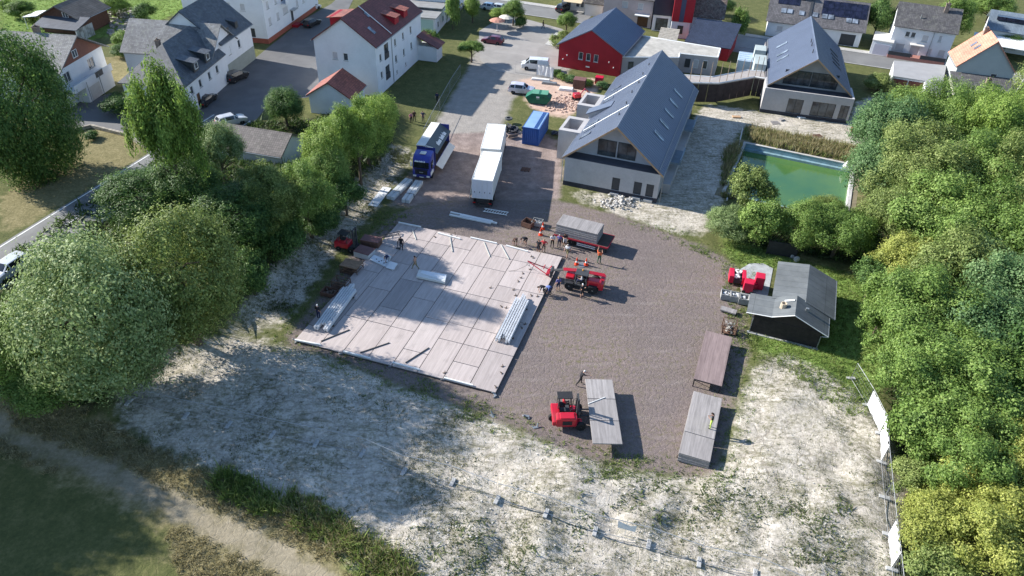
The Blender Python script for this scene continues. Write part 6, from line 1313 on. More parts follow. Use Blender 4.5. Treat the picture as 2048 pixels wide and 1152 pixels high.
def tree(u, v, wpx, hpx, mat, label, name='tree', mode='round', trunk=.35, group=None, var=0, cat='tree', world=None, bark=None, sparse=False):
    """crown centred on pixel (u, v) with half extents in pixels; stands on the ground below it"""
    zc = 3.
    for _ in range(8):
        p = G(u, v, zc); dep = (np.array([p.x, p.y, p.z-CAMH]) @ CF); rx = wpx*dep/FPX; hh = hpx*dep/FPX
        rz_ = max(math.sqrt(max(hh*hh-(.6*rx)**2, .04))/.8, rx*.55); zc = rz_*(1+trunk)+max(hz(p.x, p.y), 0)
    g0 = hz(p.x, p.y); g0 = max(g0, -.1); t = thing(name, label, cat, (p.x, p.y, g0), rnd.random()*6.28, group)
    size = 'X' if rx > 5.2 else 'L' if rx > 2.8 else 'M' if rx > 1.5 else 'S'; key = (mode, size)
    if key not in CROWN: key = ('round', size)
    if mode == 'willow': key = ('willow', 'L')
    src = CROWN[key][var % len(CROWN[key])]; mk = (src.name, mat)
    if mk not in MATMESH:
        c_ = src.copy(); c_.materials.append(LM[mat]); MATMESH[mk] = c_
    o = put('crown', MATMESH[mk], None, t); o.location = (0, 0, zc-g0); o.scale = (rx*1.04, rx*(.95+.12*rnd.random()), rz_*1.04); o.rotation_euler = (0, 0, rnd.random()*6.28)
    tr_ = MB(); r0_ = max(.05, .055*rx+.03); hgt = zc-g0+rz_*.2
    tr_.tube([(0, 0, -.3), (0, 0, .2), (r0_*.4, 0, hgt*.5), (0, r0_*.5, hgt)], [r0_*1.5, r0_*1.05, r0_*.8, r0_*.3], 8)
    for k in range(6):
        a = k*1.05+rnd.random(); z0_ = hgt*(.4+.1*k); tr_.tube([(0, 0, z0_), (math.cos(a)*rx*.35, math.sin(a)*rx*.35, z0_+rz_*.25), (math.cos(a)*rx*.7, math.sin(a)*rx*.7, z0_+rz_*.4)], [r0_*.5, r0_*.3, r0_*.1], 5)
    put('trunk', tr_, bark or BARK, t); return t
# left side
TR = [(40, 225, 104, 150, 'dark', 'very large dark broadleaf tree before the grey roofed house', dict(trunk=-.2, mode='full')),
      (333, 258, 62, 108, 'lime', 'yellow green weeping tree beside the village street', dict(mode='willow', trunk=.75)),
      (437, 305, 52, 58, 'grey', 'grey green bushy tree next to the low white garage', dict(var=1, trunk=.2)),
      (275, 395, 82, 62, 'dark', 'dark spreading maple overhanging the main road', dict(mode='full', trunk=.5)),
      (372, 375, 68, 66, 'dark', 'dark shrub tree between weeping tree and pale willow', dict(var=2, trunk=.15)),
      (355, 545, 125, 138, 'olive', 'big pale olive willow leaning over the soil bank', dict(mode='full', trunk=.25)),
      (185, 628, 152, 172, 'grey', 'huge silvery green willow by the main road', dict(mode='full', trunk=.15)),
      (40, 700, 75, 85, 'lime', 'yellow green bush under the huge silvery willow', dict(var=0, trunk=.1)),
      (110, 760, 90, 60, 'mid', 'mid green bush at the foot of the huge silvery willow', dict(var=0, trunk=.1)),
      (470, 430, 80, 66, 'dark', 'dark thicket tree in the hedge above the soil bank', dict(mode='full', trunk=.6)),
      (545, 400, 66, 66, 'olive', 'olive topped hedge tree below the low white garage', dict(mode='ragged', trunk=.5)),
      (612, 395, 52, 62, 'mid', 'feathery green hedge tree at the garage corner', dict(mode='ragged', trunk=.4)),
      (655, 345, 48, 50, 'mid', 'drooping leaved hedge tree between garage and annex', dict(var=1, trunk=.1)),
      (655, 285, 54, 54, 'lime', 'bright green hedge bush before the red roofed annex', dict(mode='full', trunk=.5)),
      (712, 270, 50, 62, 'lime', 'bright green hedge bush below the tall white house', dict(mode='ragged', trunk=.6)),
      (753, 238, 44, 52, 'lime', 'bright green hedge bush at the lawn end of the hedge', dict(mode='full', trunk=.6)),
      (735, 295, 44, 40, 'dark', 'dark low hedge bush facing the blue lorry', dict(var=1, trunk=.05)),
      (569, 214, 40, 40, 'dark', 'round clipped dark evergreen in the annex garden', dict(var=2, trunk=.08)),
      (420, 480, 60, 50, 'dark', 'dark bush filling the hedge behind the olive willow', dict(var=2, trunk=.05)),
      (235, 330, 34, 16, 'dark', 'low dark hedge along the lawn of the grey roofed house', dict(trunk=.05)) if False else None,
      (690, 395, 40, 40, 'dark', 'dark bramble bush on top of the soil bank', dict(var=0, trunk=.05)), (640, 440, 36, 34, 'dark', 'dark leafy bush low on the soil bank', dict(var=1, trunk=.05)), (560, 480, 50, 44, 'dark', 'dark leafy bush above the shaded bank', dict(var=2, trunk=.05)), (500, 545, 46, 50, 'dark', 'dark bush beside the olive willow on the bank', dict(var=0, trunk=.05)),
      # village
      (943, 96, 24, 15, 'mid', 'round topped young tree with bare trunk on the car park edge', dict(trunk=1.2, var=0)), (945, 16, 18, 22, 'lime', 'bright green tree at the lawn by the lane', dict(trunk=.2)), (1027, 20, 22, 19, 'mid', 'round street tree beside the parasols', dict(trunk=.8, var=1)), (1040, 44, 13, 11, 'dark', 'dark clipped bush beside the parasols', dict(trunk=.05)), (997, 28, 18, 11, 'lime', 'bright green bush between parked cars and lawn', dict(trunk=.05, var=1)), (1134, 42, 20, 17, 'mid', 'round tree at the corner of the red hall', dict(trunk=.4, var=2)),
      (860, 82, 18, 22, 'mid', 'green shrub beside the stepped flat roof building', dict(trunk=.1, var=2)), (905, 20, 12, 30, 'mid', 'tall narrow hedge plant along the lane', dict(trunk=.05, var=1)), (250, 80, 22, 20, 'mid', 'clipped green garden bush behind the slate house', dict(trunk=.1)), (40, 18, 26, 16, 'mid', 'round garden bush near the timber lodge', dict(trunk=.05, var=1)), (12, 12, 12, 12, 'lime', 'bright round bush beside the round garden bush', dict(trunk=.05)), (62, 38, 14, 13, 'olive', 'reddish brown globe shrub by the lodge', dict(trunk=.05, var=2)), (225, 12, 34, 18, 'lime', 'bright leaved bush behind the timber lodge', dict(trunk=.1, var=1)), (290, 25, 22, 20, 'dark', 'dark yew in the terraced garden', dict(trunk=.1)), (245, 100, 22, 14, 'dark', 'low round dark hedge on the dry garden terrace', dict(trunk=.05, var=1)),
      (238, 208, 36, 20, 'dark', 'dark broad hedge between street and dry lawn', dict(trunk=.05, var=2)), (181, 271, 13, 8, 'dark', 'small dark mat of juniper on the dry lawn', dict(trunk=.02)),
      (1480, 45, 14, 22, 'mid', 'columnar green hedge tree by the brown tiled house', dict(trunk=.1)), (1912, 38, 36, 40, 'mid', 'dense green tree behind the grey tiled house', dict(trunk=.2, var=0)), (1760, 35, 26, 34, 'dark', 'dark shrub tree between two white houses', dict(trunk=.2)), (1985, 15, 46, 30, 'mid', 'broad green tree above the corrugated roof', dict(trunk=.2, var=1)), (2020, 85, 30, 22, 'dark', 'dark ivy clad tree beside the orange roofed house', dict(trunk=.15)), (1440, 12, 30, 22, 'dark', 'dark garden tree behind the brown tiled house', dict(trunk=.2)), (1660, 150, 30, 10, 'olive', 'low scrub behind the garages', dict(trunk=.02)) if False else None, (1760, 165, 28, 12, 'olive', 'low olive scrub beside the garage row', dict(trunk=.02, var=1)), (1835, 175, 22, 12, 'lime', 'light green scrub before the brown garage doors', dict(trunk=.02, var=2)),
      # pool trees
      (1498, 385, 44, 46, 'olive', 'yellowish loose tree at the pool corner', dict(mode='ragged', trunk=.2, var=0)), (1460, 445, 52, 40, 'grey', 'grey green bush at the track end of the pool', dict(trunk=.1, var=1)), (1520, 445, 40, 46, 'mid', 'green bush below the yellowish pool tree', dict(trunk=.1, var=2)), (1610, 455, 52, 52, 'mid', 'broad green bush at the near pool side', dict(trunk=.12, var=0)), (1682, 462, 62, 58, 'mid', 'large green bush shading the hut grass', dict(mode='ragged', trunk=.12, var=2)), (1655, 425, 50, 30, 'olive', 'olive bush leaning over the pool water', dict(trunk=.1, var=1)),
      ]
for it in TR:
    if it: tree(*it[:6], **it[6])
FOR = [(1775, 265, 70, 66, 'blue'), (1850, 250, 72, 70, 'mid'), (1930, 255, 78, 70, 'mid'), (2010, 270, 74, 80, 'lime'), (1765, 345, 66, 62, 'blue'), (1850, 345, 88, 80, 'olive'), (1950, 355, 90, 86, 'mid'), (2035, 390, 70, 86, 'olive'), (1800, 430, 62, 60, 'olive'), (1890, 455, 84, 80, 'mid'), (1985, 480, 84, 84, 'mid'), (1830, 535, 66, 62, 'yellow'), (1925, 560, 84, 84, 'olive'), (2020, 590, 80, 86, 'blue'), (1790, 610, 52, 56, 'mid'), (1860, 645, 84, 84, 'mid'), (1965, 680, 96, 92, 'blue'), (1800, 715, 50, 50, 'mid'), (1880, 760, 88, 84, 'mid'), (1990, 800, 100, 92, 'mid'), (1850, 855, 62, 62, 'mid'), (1930, 905, 84, 78, 'mid'), (2040, 920, 70, 80, 'yellow'), (1985, 990, 84, 76, 'yellow'), (1890, 1060, 80, 66, 'yellow'), (2010, 1090, 92, 84, 'yellow'), (1880, 1130, 60, 50, 'olive'), (2060, 720, 60, 90, 'dark'), (2070, 500, 60, 90, 'dark'), (1745, 560, 36, 34, 'dark'), (1760, 640, 36, 36, 'mid'), (1830, 960, 40, 36, 'olive')]
FN = {'blue': 'blue green', 'mid': 'mid green', 'lime': 'lime green', 'olive': 'olive green', 'yellow': 'yellow green', 'dark': 'dark green'}
FL = ['blue green tree nearest the soil behind the terrace hall',
      'fresh green tree in front of the garage row',
      'broad green tree below the grey wing of the orange roofed house',
      'lime green tree among the white birch stems',
      'blue green tree overhanging the dry grass at the pool corner',
      'large olive tree between pool side and birches',
      'large green tree below the birch stems',
      'olive tree at the outer wood beneath the birches',
      'olive tree beside the white pool wall',
      'full green tree behind the olive one at the pool wall',
      'full green tree deep in the wood level with the pool bushes',
      'yellow green tree standing above the hut meadow',
      'olive tree behind the yellow green one above the hut',
      'blue green tree deep in the wood level with the hut',
      'green tree right behind the hut shadow',
      'wide green tree bordering the meadow below the hut',
      'largest blue green tree deep in the wood',
      'green tree where the fence line begins',
      'green tree behind the first white fence sheet',
      'largest green tree opposite the white fence sheets',
      'green tree leaning over the bare fence panels',
      'green tree between bare fence panels and yellow trees',
      'yellow tree furthest into the wood',
      'yellow tree beside the last white fence sheet',
      'broad yellow tree close to the last fence panel',
      'bright yellow tree behind the broad yellow one',
      'olive bush at the fence beyond the last white sheet', "dark tree at the wood's outer side below the largest blue one", "dark tree at the wood's outer side level with the hut roof", 'small dark bush at the meadow edge behind the hut',
      'small green bush at the wood edge right of the hut',
      'small olive bush against the bare fence panels']
for i, (u, v, a, b, mt) in enumerate(FOR): tree(u, v, a*1.12, b*1.12, mt, FL[i], 'woodland_tree', mode='ragged' if i % 4 else 'round', trunk=.2+.25*rnd.random(), group='trees of the dense wood', var=i)
for i in range(26):
    u, v, a, b, mt = FOR[i]; u2, v2 = u+rnd.uniform(-60, 60), v+rnd.uniform(-45, 45)
    if u2 > 1775: tree(u2, v2, rnd.uniform(26, 44), rnd.uniform(26, 44), rnd.choice(('mid', 'lime', 'olive', 'mid', 'blue')) if v < 850 else 'yellow', 'young tree filling the canopy gaps of the dense wood', 'young_tree', mode='ragged', trunk=1.1, group='young trees in the dense wood', var=i)
# birches with bare white stems
for i, (u, v, h_) in enumerate(((1975, 285, 13), (1992, 262, 11), (2012, 300, 14), (2030, 280, 13), (2044, 262, 12))):
    p = G(u, v); t = thing('birch_tree', 'thin birch with bare white stem above the wood near the orange roofed house', 'tree', (p.x, p.y, 0), 0, 'birches at the wood edge'); b = MB(); lx, ly = rnd.uniform(.0, 3), rnd.uniform(-1, 1)
    b.tube([(0, 0, -.2), (lx*.3, ly*.3, h_*.4), (lx, ly, h_)], [.14, .1, .03], 6)
    for k in range(9):
        z0_ = h_*(.3+.07*k); a = k*2.4; x0_, y0_ = lx*(z0_/h_), ly*(z0_/h_); b.tube([(x0_, y0_, z0_), (x0_+math.cos(a)*.9, y0_+math.sin(a)*.9, z0_+.8), (x0_+math.cos(a)*1.8, y0_+math.sin(a)*1.8, z0_+.7)], [.045, .03, .012], 4)
    put('trunk', b, BIRCH, t)
    mk = ('sp', i % 3)
    if mk not in MATMESH:
        MATMESH[mk] = crown_mesh('crown', 40+i, 18, 110, 9, .045); MATMESH[mk].materials.append(LM['olive'])
    o = put('crown', MATMESH[mk], None, t); o.location = (lx*.7, ly*.7, h_*.66); o.scale = (2.2, 2.2, 4)
# trees standing beyond the left picture edge, whose shade falls over the path
for i, (x, y, r_, h_) in enumerate(((-56, 48, 6, 18), (-56, 41, 6, 18), (-57, 34, 6, 18), (-60, 28, 6, 18), (-57, 21, 6, 18), (-64, 41, 6, 20))):
    t = thing('roadside_tree', 'dark broadleaf tree standing by the path outside the wood', 'tree', (x, y, 0), i, 'roadside trees by the path'); mk = ('road', 0)
    if mk not in MATMESH: MATMESH[mk] = CROWN[('round', 'L')][0].copy(); MATMESH[mk].materials.append(LM['dark'])
    o = put('crown', MATMESH[mk], None, t); o.location = (0, 0, h_*.58); o.scale = (r_, r_, h_*.45); put('trunk', MB().tube([(0, 0, -.2), (0, 0, h_*.6)], [.35, .15], 8), BARK, t)

# ---------------------------------------------------------------- weeds and grass on the ground (uncountable)
def scatter(name, label, mask, n, hmin, hmax, mats, seed, spread=.22, blades=6, thr=.5, clump=None, lean=.5, wid=.05):
    rs = np.random.RandomState(seed); ys, xs = np.where(mask > thr); k = rs.choice(len(xs), n*3)
    x = GX0+(xs[k]+rs.rand(n*3)-.5)*GS; y = GY0+(ys[k]+rs.rand(n*3)-.5)*GS
    if clump is not None:
        ii = np.clip(((x-GX0)/GS).astype(int), 0, NX-1); jj = np.clip(((y-GY0)/GS).astype(int), 0, NY-1); keep = rs.rand(n*3) < clump[jj, ii]; x, y = x[keep][:n], y[keep][:n]
    else: x, y = x[:n], y[:n]
    n = len(x); fx = np.clip((x-GX0)/GS, 0, NX-1.01); fy = np.clip((y-GY0)/GS, 0, NY-1.01); i = fx.astype(int); j = fy.astype(int); a = fx-i; b = fy-j
    z = (HH[j, i]*(1-a)+HH[j, i+1]*a)*(1-b)+(HH[j+1, i]*(1-a)+HH[j+1, i+1]*a)*b
    B = blades; bx_ = np.repeat(x, B)+rs.randn(n*B)*spread*.5; by_ = np.repeat(y, B)+rs.randn(n*B)*spread*.5; bz = np.repeat(z, B)-.02
    h = np.repeat(hmin+(hmax-hmin)*rs.rand(n)**2, B)*(.6+.6*rs.rand(n*B)); th = rs.rand(n*B)*6.283; w_ = wid*(.5+rs.rand(n*B))*(.5+h)
    dx, dy = np.cos(th), np.sin(th); lx, ly = rs.randn(n*B)*lean*h, rs.randn(n*B)*lean*h
    v = np.stack([np.stack([bx_-dx*w_, by_-dy*w_, bz], 1), np.stack([bx_+dx*w_, by_+dy*w_, bz], 1), np.stack([bx_+lx, by_+ly, bz+h], 1)], 1).reshape(-1, 3)
    me_ = bpy.data.meshes.new(name); nt_ = n*B; me_.vertices.add(nt_*3); me_.vertices.foreach_set('co', v.astype(np.float32).ravel()); me_.loops.add(nt_*3); me_.loops.foreach_set('vertex_index', np.arange(nt_*3, dtype=np.int32)); me_.polygons.add(nt_); me_.polygons.foreach_set('loop_start', np.arange(0, nt_*3, 3, dtype=np.int32)); me_.polygons.foreach_set('loop_total', np.full(nt_, 3, np.int32)); me_.update(calc_edges=True)
    return put(name, me_, mats, None, label, name.split('_')[-1], kind='stuff')
near = (YY < 75)
cl = np.clip((vnoise(5, 31)*.5+vnoise(2.2, 32)*.5-.45)*4, 0, 1)
WEED = leafmat('weed leaves', (.075, .09, .035), (.155, .175, .07), (.27, .28, .13)); GRASSM = leafmat('grass blades', (.07, .12, .025), (.17, .24, .055), (.32, .35, .13)); STRAW = leafmat('straw blades', (.17, .15, .07), (.3, .26, .135), (.46, .41, .26))
scatter('soil_weeds', 'thin weeds dotted over the pale soil', m_pale*near, 13000, .04, .18, WEED, 1, clump=np.clip(cl+.1, 0, 1), wid=.045)
scatter('bank_weeds', 'thin weeds along the soil bank and tracks', m_pale*(YY >= 55)*(XX < 10), 4500, .05, .28, WEED, 2, clump=np.clip(cl+.1, 0, 1))
scatter('meadow_grass', 'green grass round the hut and slopes', m_green*near, 6500, .08, .32, GRASSM, 3, thr=.45)
scatter('dry_grass', 'dry straw coloured grass beside the path', pm(DRY[1], r=1)*(1-m_path)*(XX > -42), 7000, .06, .28, STRAW, 4, thr=.5, lean=.7)
edge = np.clip(m_yard*(1-m_yard)*4, 0, 1)*near
scatter('yard_edge_grass', 'rough grass fringe along the gravel edge', edge, 4500, .06, .28, GRASSM, 5, thr=.35, clump=np.clip(cl+.2, 0, 1))
tall = pm([(560, 985), (660, 1035), (740, 1105), (860, 1165), (800, 1185), (660, 1090), (570, 1030)], r=.6)
scatter('tall_grass', 'tall unmown grass tufts between path and soil', tall, 1000, .2, .7, STRAW, 6, blades=9, thr=.4, spread=.4, wid=.035); scatter('tall_green_grass', 'tall green growth between path and soil', np.maximum(tall, pm([(420, 930), (620, 1030), (560, 1050), (380, 960)], r=1)), 900, .3, .8, GRASSM, 7, blades=9, thr=.4, spread=.4)
reed = pm([(1490, 255), (1720, 300), (1716, 326), (1500, 283)], [(1455, 300), (1490, 285), (1470, 400), (1445, 400)], r=.5); scatter('pool_reeds', 'tall dry reeds above the pool edge', reed, 2600, .5, 1.3, STRAW, 8, blades=8, thr=.5, spread=.5, lean=.2); scatter('pool_green_reeds', 'green growth in the reeds above the pool', reed, 1600, .4, 1.0, GRASSM, 9, blades=8, thr=.5, spread=.5)
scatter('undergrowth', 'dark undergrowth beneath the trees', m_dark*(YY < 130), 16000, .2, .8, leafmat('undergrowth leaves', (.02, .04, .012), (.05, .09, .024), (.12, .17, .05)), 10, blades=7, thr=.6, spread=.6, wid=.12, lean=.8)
scatter('far_grass', 'grass on the far lawns', m_green*(YY > 75), 9000, .06, .25, GRASSM, 12, thr=.5)
# leafy weeds clumps in the pale soil
clm = pm([(1500, 950), (1620, 980), (1760, 1060), (1780, 1150), (1560, 1150), (1540, 1040)], [(830, 1080), (1000, 1100), (1230, 1130), (1230, 1200), (830, 1200)], [(640, 800), (760, 820), (850, 850), (700, 850)], [(400, 900), (560, 980), (520, 1000), (380, 940)], [(1180, 925), (1420, 980), (1400, 1010), (1200, 960)], [(1060, 960), (1240, 990), (1240, 1040), (1060, 1010)], [(1290, 1000), (1500, 1030), (1480, 1080), (1300, 1050)], r=2.0)
cl2 = np.clip((vnoise(3.2, 41)*.45+vnoise(1.4, 42)*.55-.52)*7, 0, 1)
scatter('leafy_weeds', 'leafy green weed patches on the pale soil', clm, 1500, .06, .22, leafmat('dull weed leaves', (.05, .075, .028), (.11, .145, .05), (.2, .23, .1)), 13, blades=9, thr=.2, spread=.45, wid=.1, lean=1.2, clump=cl2*clm)
# ---------------------------------------------------------------- people
def person_mesh(name, J):
    """one continuous skinned body from a joint dictionary (x right, y forward, z up), 1.76 m tall"""
    names = ['pelvis', 'waist', 'chest', 'neck', 'skull'] + [a+s for s in 'LR' for a in ('sh', 'el', 'wr', 'ha')] + [a+s for s in 'LR' for a in ('hip', 'kn', 'an', 'toe')]
    RD = {'pelvis': .15, 'waist': .135, 'chest': .155, 'neck': .06, 'skull': .07, 'sh': .075, 'el': .05, 'wr': .033, 'ha': .04, 'hip': .095, 'kn': .066, 'an': .045, 'toe': .04}
    ix = {n: i for i, n in enumerate(names)}
    E = [('pelvis', 'waist'), ('waist', 'chest'), ('chest', 'neck'), ('neck', 'skull')]
    for s in 'LR': E += [('chest', 'sh'+s), ('sh'+s, 'el'+s), ('el'+s, 'wr'+s), ('wr'+s, 'ha'+s), ('pelvis', 'hip'+s), ('hip'+s, 'kn'+s), ('kn'+s, 'an'+s), ('an'+s, 'toe'+s)]
    me_ = bpy.data.meshes.new('sk'); me_.from_pydata([J[n] for n in names], [(ix[a], ix[b]) for a, b in E], [])
    o = bpy.data.objects.new('sk', me_); COL.objects.link(o); md = o.modifiers.new('s', 'SKIN'); md.use_smooth_shade = True
    for i, n in enumerate(names):
        r_ = RD[n] if n in RD else RD[n[:-1]]; d = me_.skin_vertices[0].data[i]; d.radius = (r_*(1.2 if n in ('chest', 'pelvis', 'waist') else 1), r_*(.82 if n in ('chest', 'pelvis', 'waist') else 1)); d.use_root = (n == 'pelvis')
    sb_ = o.modifiers.new('u', 'SUBSURF'); sb_.levels = 1; sb_.render_levels = 1
    ev = o.evaluated_get(bpy.context.evaluated_depsgraph_get()); body = bpy.data.meshes.new_from_object(ev); bpy.data.objects.remove(o)
    mb = MB(); mb.add([v.co for v in body.vertices], [tuple(p.vertices) for p in body.polygons]); nb = len(body.polygons)
    # head with nose and ears
    h0 = Vector(J['skull']); up = (h0-Vector(J['neck'])).normalized(); fw = Vector(J['face']).normalized(); fw = (fw-up*fw.dot(up)).normalized(); rt = fw.cross(up)
    hv = []; HN, HM = 12, 8
    for i in range(HM+1):
        a = math.pi*i/HM
        for k in range(HN):
            b = 2*math.pi*k/HN; hv.append(h0+up*(.03+.118*math.cos(a))+(fw*math.cos(b)*.1+rt*math.sin(b)*.078)*math.sin(a)*(1 if a < 1.9 else .88))
    n0_ = len(mb.f); mb.add(hv, [(i*HN+k, (i+1)*HN+k, (i+1)*HN+(k+1) % HN, i*HN+(k+1) % HN) for i in range(HM) for k in range(HN)]); n1_ = len(mb.f)
    c = h0+fw*.1+up*.01; mb.add([c+up*.03, c-up*.02+rt*.016, c-up*.02-rt*.016, c+fw*.025-up*.015], [(0, 1, 3), (0, 3, 2), (1, 2, 3)])
    for s in (-1, 1): mb.box(h0+rt*s*.08+up*.02, (.02, .03, .05))
    n2_ = len(mb.f)
    for s in 'LR':
        w_, ha = Vector(J['wr'+s]), Vector(J['ha'+s]); d = (ha-w_).normalized(); sd_ = d.cross(Vector((0, 1, .2))).normalized(); nr = sd_.cross(d)
        for k, l in enumerate((.075, .085, .08, .062)):
            p = ha+d*.025+sd_*((k-1.5)*.02); mb.tube([p, p+d*l*.55+nr*.008, p+d*l*.9+nr*.03], [.009, .008, .006], 4)
        mb.tube([ha-d*.02+sd_*.03, ha+d*.02+sd_*.06, ha+d*.055+sd_*.062+nr*.015], [.011, .009, .007], 4)
    out = mb.mesh(name, True)
    bones = [(Vector(J[a]), Vector(J[b]), t) for a, b, t in [('pelvis', 'waist', 2), ('waist', 'chest', 1), ('chest', 'neck', 1), ('neck', 'skull', 0)] + [x for s in 'LR' for x in (('chest', 'sh'+s, 1), ('sh'+s, 'el'+s, 1), ('el'+s, 'wr'+s, 0), ('wr'+s, 'ha'+s, 0), ('pelvis', 'hip'+s, 2), ('hip'+s, 'kn'+s, 2), ('kn'+s, 'an'+s, 5), ('an'+s, 'toe'+s, 4))]]
    for i, p in enumerate(out.polygons):
        if i >= n2_: p.material_index = 0; continue
        if i >= n1_: p.material_index = 0; continue
        c = Vector(p.center)
        if i >= n0_:
            q = c-h0; p.material_index = 3 if (q.dot(up) > .075 or (q.dot(fw) < -.02 and q.dot(up) > -.04)) else 0; continue
        best = min(bones, key=lambda b: (c-b[0]-(b[1]-b[0])*max(0, min(1, (c-b[0]).dot(b[1]-b[0])/max(1e-6, (b[1]-b[0]).length_squared)))).length)
        p.material_index = best[2]
    for _ in range(6): out.materials.append(None)
    return out
def pose(**k):
    J = dict(pelvis=(0, 0, .96), waist=(0, .0, 1.14), chest=(0, 0, 1.36), neck=(0, .01, 1.5), skull=(0, .03, 1.62), face=(0, 1, 0),
             shL=(-.2, 0, 1.43), elL=(-.26, -.02, 1.14), wrL=(-.27, .06, .9), haL=(-.27, .09, .82), shR=(.2, 0, 1.43), elR=(.26, -.02, 1.14), wrR=(.27, .06, .9), haR=(.27, .09, .82),
             hipL=(-.1, 0, .9), knL=(-.12, .02, .5), anL=(-.13, -.02, .09), toeL=(-.14, .14, .045), hipR=(.1, 0, .9), knR=(.12, .02, .5), anR=(.13, -.02, .09), toeR=(.14, .14, .045))
    J.update(k); return J
POSE = {'stand': pose(), 'hips': pose(elL=(-.38, -.08, 1.2), wrL=(-.22, .08, 1.03), haL=(-.16, .1, 1.0), elR=(.38, -.08, 1.2), wrR=(.22, .08, 1.03), haR=(.16, .1, 1.0)),
        'phone': pose(elL=(-.25, .05, 1.15), wrL=(-.1, .26, 1.2), haL=(-.04, .3, 1.24), elR=(.25, .05, 1.15), wrR=(.1, .26, 1.2), haR=(.04, .3, 1.24), skull=(0, .08, 1.6), face=(0, .8, -.6)),
        'walk': pose(knL=(-.1, .2, .53), anL=(-.1, .28, .12), toeL=(-.1, .43, .1), knR=(.1, -.08, .5), anR=(.1, -.36, .16), toeR=(.1, -.26, .045), elL=(-.26, -.14, 1.16), wrL=(-.25, -.16, .92), haL=(-.25, -.14, .84), elR=(.26, .08, 1.15), wrR=(.24, .26, .99), haR=(.24, .32, .94)),
        'reach': pose(pelvis=(0, -.05, .95), waist=(0, .02, 1.13), chest=(0, .12, 1.33), neck=(0, .18, 1.46), skull=(0, .24, 1.57), shL=(-.2, .14, 1.4), elL=(-.22, .38, 1.3), wrL=(-.16, .62, 1.22), haL=(-.15, .7, 1.2), shR=(.2, .14, 1.4), elR=(.22, .38, 1.3), wrR=(.16, .62, 1.22), haR=(.15, .7, 1.2), knL=(-.12, .12, .5), anL=(-.12, .12, .09), toeL=(-.12, .28, .045), knR=(.12, -.16, .52), anR=(.12, -.4, .12), toeR=(.12, -.3, .045)),
        'up': pose(elL=(-.26, .2, 1.62), wrL=(-.2, .32, 1.85), haL=(-.19, .34, 1.93), elR=(.26, .16, 1.3), wrR=(.2, .38, 1.4), haR=(.19, .46, 1.43)),
        'bend': pose(pelvis=(0, -.15, .92), waist=(0, .05, 1.02), chest=(0, .3, 1.04), neck=(0, .44, 1.03), skull=(0, .55, 1.0), face=(0, .4, -1), shL=(-.19, .32, 1.02), elL=(-.22, .4, .75), wrL=(-.18, .46, .52), haL=(-.17, .48, .44), shR=(.19, .32, 1.02), elR=(.22, .4, .75), wrR=(.18, .46, .52), haR=(.17, .48, .44), hipL=(-.1, -.13, .86), knL=(-.13, .03, .5), hipR=(.1, -.13, .86), knR=(.13, .03, .5)),
        'squat': pose(pelvis=(0, -.2, .4), waist=(0, -.1, .56), chest=(0, .06, .74), neck=(0, .14, .86), skull=(0, .2, .97), face=(0, .8, -.5), shL=(-.19, .08, .8), elL=(-.26, .28, .6), wrL=(-.2, .42, .42), haL=(-.18, .47, .36), shR=(.19, .08, .8), elR=(.26, .28, .6), wrR=(.2, .42, .42), haR=(.18, .47, .36), hipL=(-.1, -.18, .36), knL=(-.2, .24, .5), anL=(-.16, -.02, .09), hipR=(.1, -.18, .36), knR=(.2, .24, .5), anR=(.16, -.02, .09)),
        'sit': pose(pelvis=(0, 0, .1), waist=(0, .0, .28), chest=(0, .02, .5), neck=(0, .04, .64), skull=(0, .07, .76), shL=(-.2, .02, .57), elL=(-.25, .12, .33), wrL=(-.18, .36, .36), haL=(-.16, .43, .38), shR=(.2, .02, .57), elR=(.25, .12, .33), wrR=(.18, .36, .36), haR=(.16, .43, .38), hipL=(-.1, .04, .08), knL=(-.13, .44, .1), anL=(-.13, .5, -.3), toeL=(-.13, .65, -.36), hipR=(.1, .04, .08), knR=(.13, .44, .1), anR=(.13, .5, -.3), toeR=(.13, .65, -.36))}
PM = {k: person_mesh('person_'+k, v) for k, v in POSE.items()}
def C_(n, c): return M('cloth '+n, c, .9, .12, 6)
CL = {'black': C_('black', (.018, .018, .022)), 'navy': C_('navy', (.025, .03, .07)), 'red': C_('red', (.42, .03, .04)), 'white': C_('white', (.55, .56, .58)), 'grey': C_('grey', (.3, .32, .34)), 'violet': C_('violet', (.12, .11, .26)), 'orange': C_('orange', (.75, .16, .06)), 'green': C_('green', (.06, .13, .08)), 'lime': C_('lime', (.5, .62, .12)), 'blue': C_('blue', (.12, .17, .38)), 'brown': C_('brown', (.07, .04, .03)), 'rose': C_('rose', (.4, .16, .2)), 'skin': M('skin', (.42, .24, .17), .6, .08, 8), 'hair': C_('hair', (.03, .02, .015)), 'fair': C_('fair hair', (.3, .2, .1)), 'greyh': C_('grey hair', (.4, .39, .37)), 'cap': C_('white cap', (.65, .65, .64)), 'khaki': C_('khaki', (.2, .18, .1))}
def person(label, loc, face_px, ps, shirt, trs, hair='hair', shorts=False, sleeve='skin', scale=1., rz_=None, z=None):
    me_ = PM[ps]; p = Vector(loc) if not isinstance(loc[0], tuple) else None
    o = bpy.data.objects.new('person', me_); COL.objects.link(o); o.location = loc
    if rz_ is None:
        q = G(*face_px, loc[2]); d = Vector((q.x-loc[0], q.y-loc[1], 0)); rz_ = math.atan2(d.y, d.x)-math.pi/2
    o.rotation_euler.z = rz_; o.scale = (scale*1.08, scale*1.08, scale)
    for i, m_ in enumerate((CL['skin'], CL[shirt], CL[trs], CL[hair], CL['black'], CL['skin'] if shorts else CL[trs])):
        o.material_slots[i].link = 'OBJECT'; o.material_slots[i].material = m_
    return tag(o, label, 'person')
F = .25
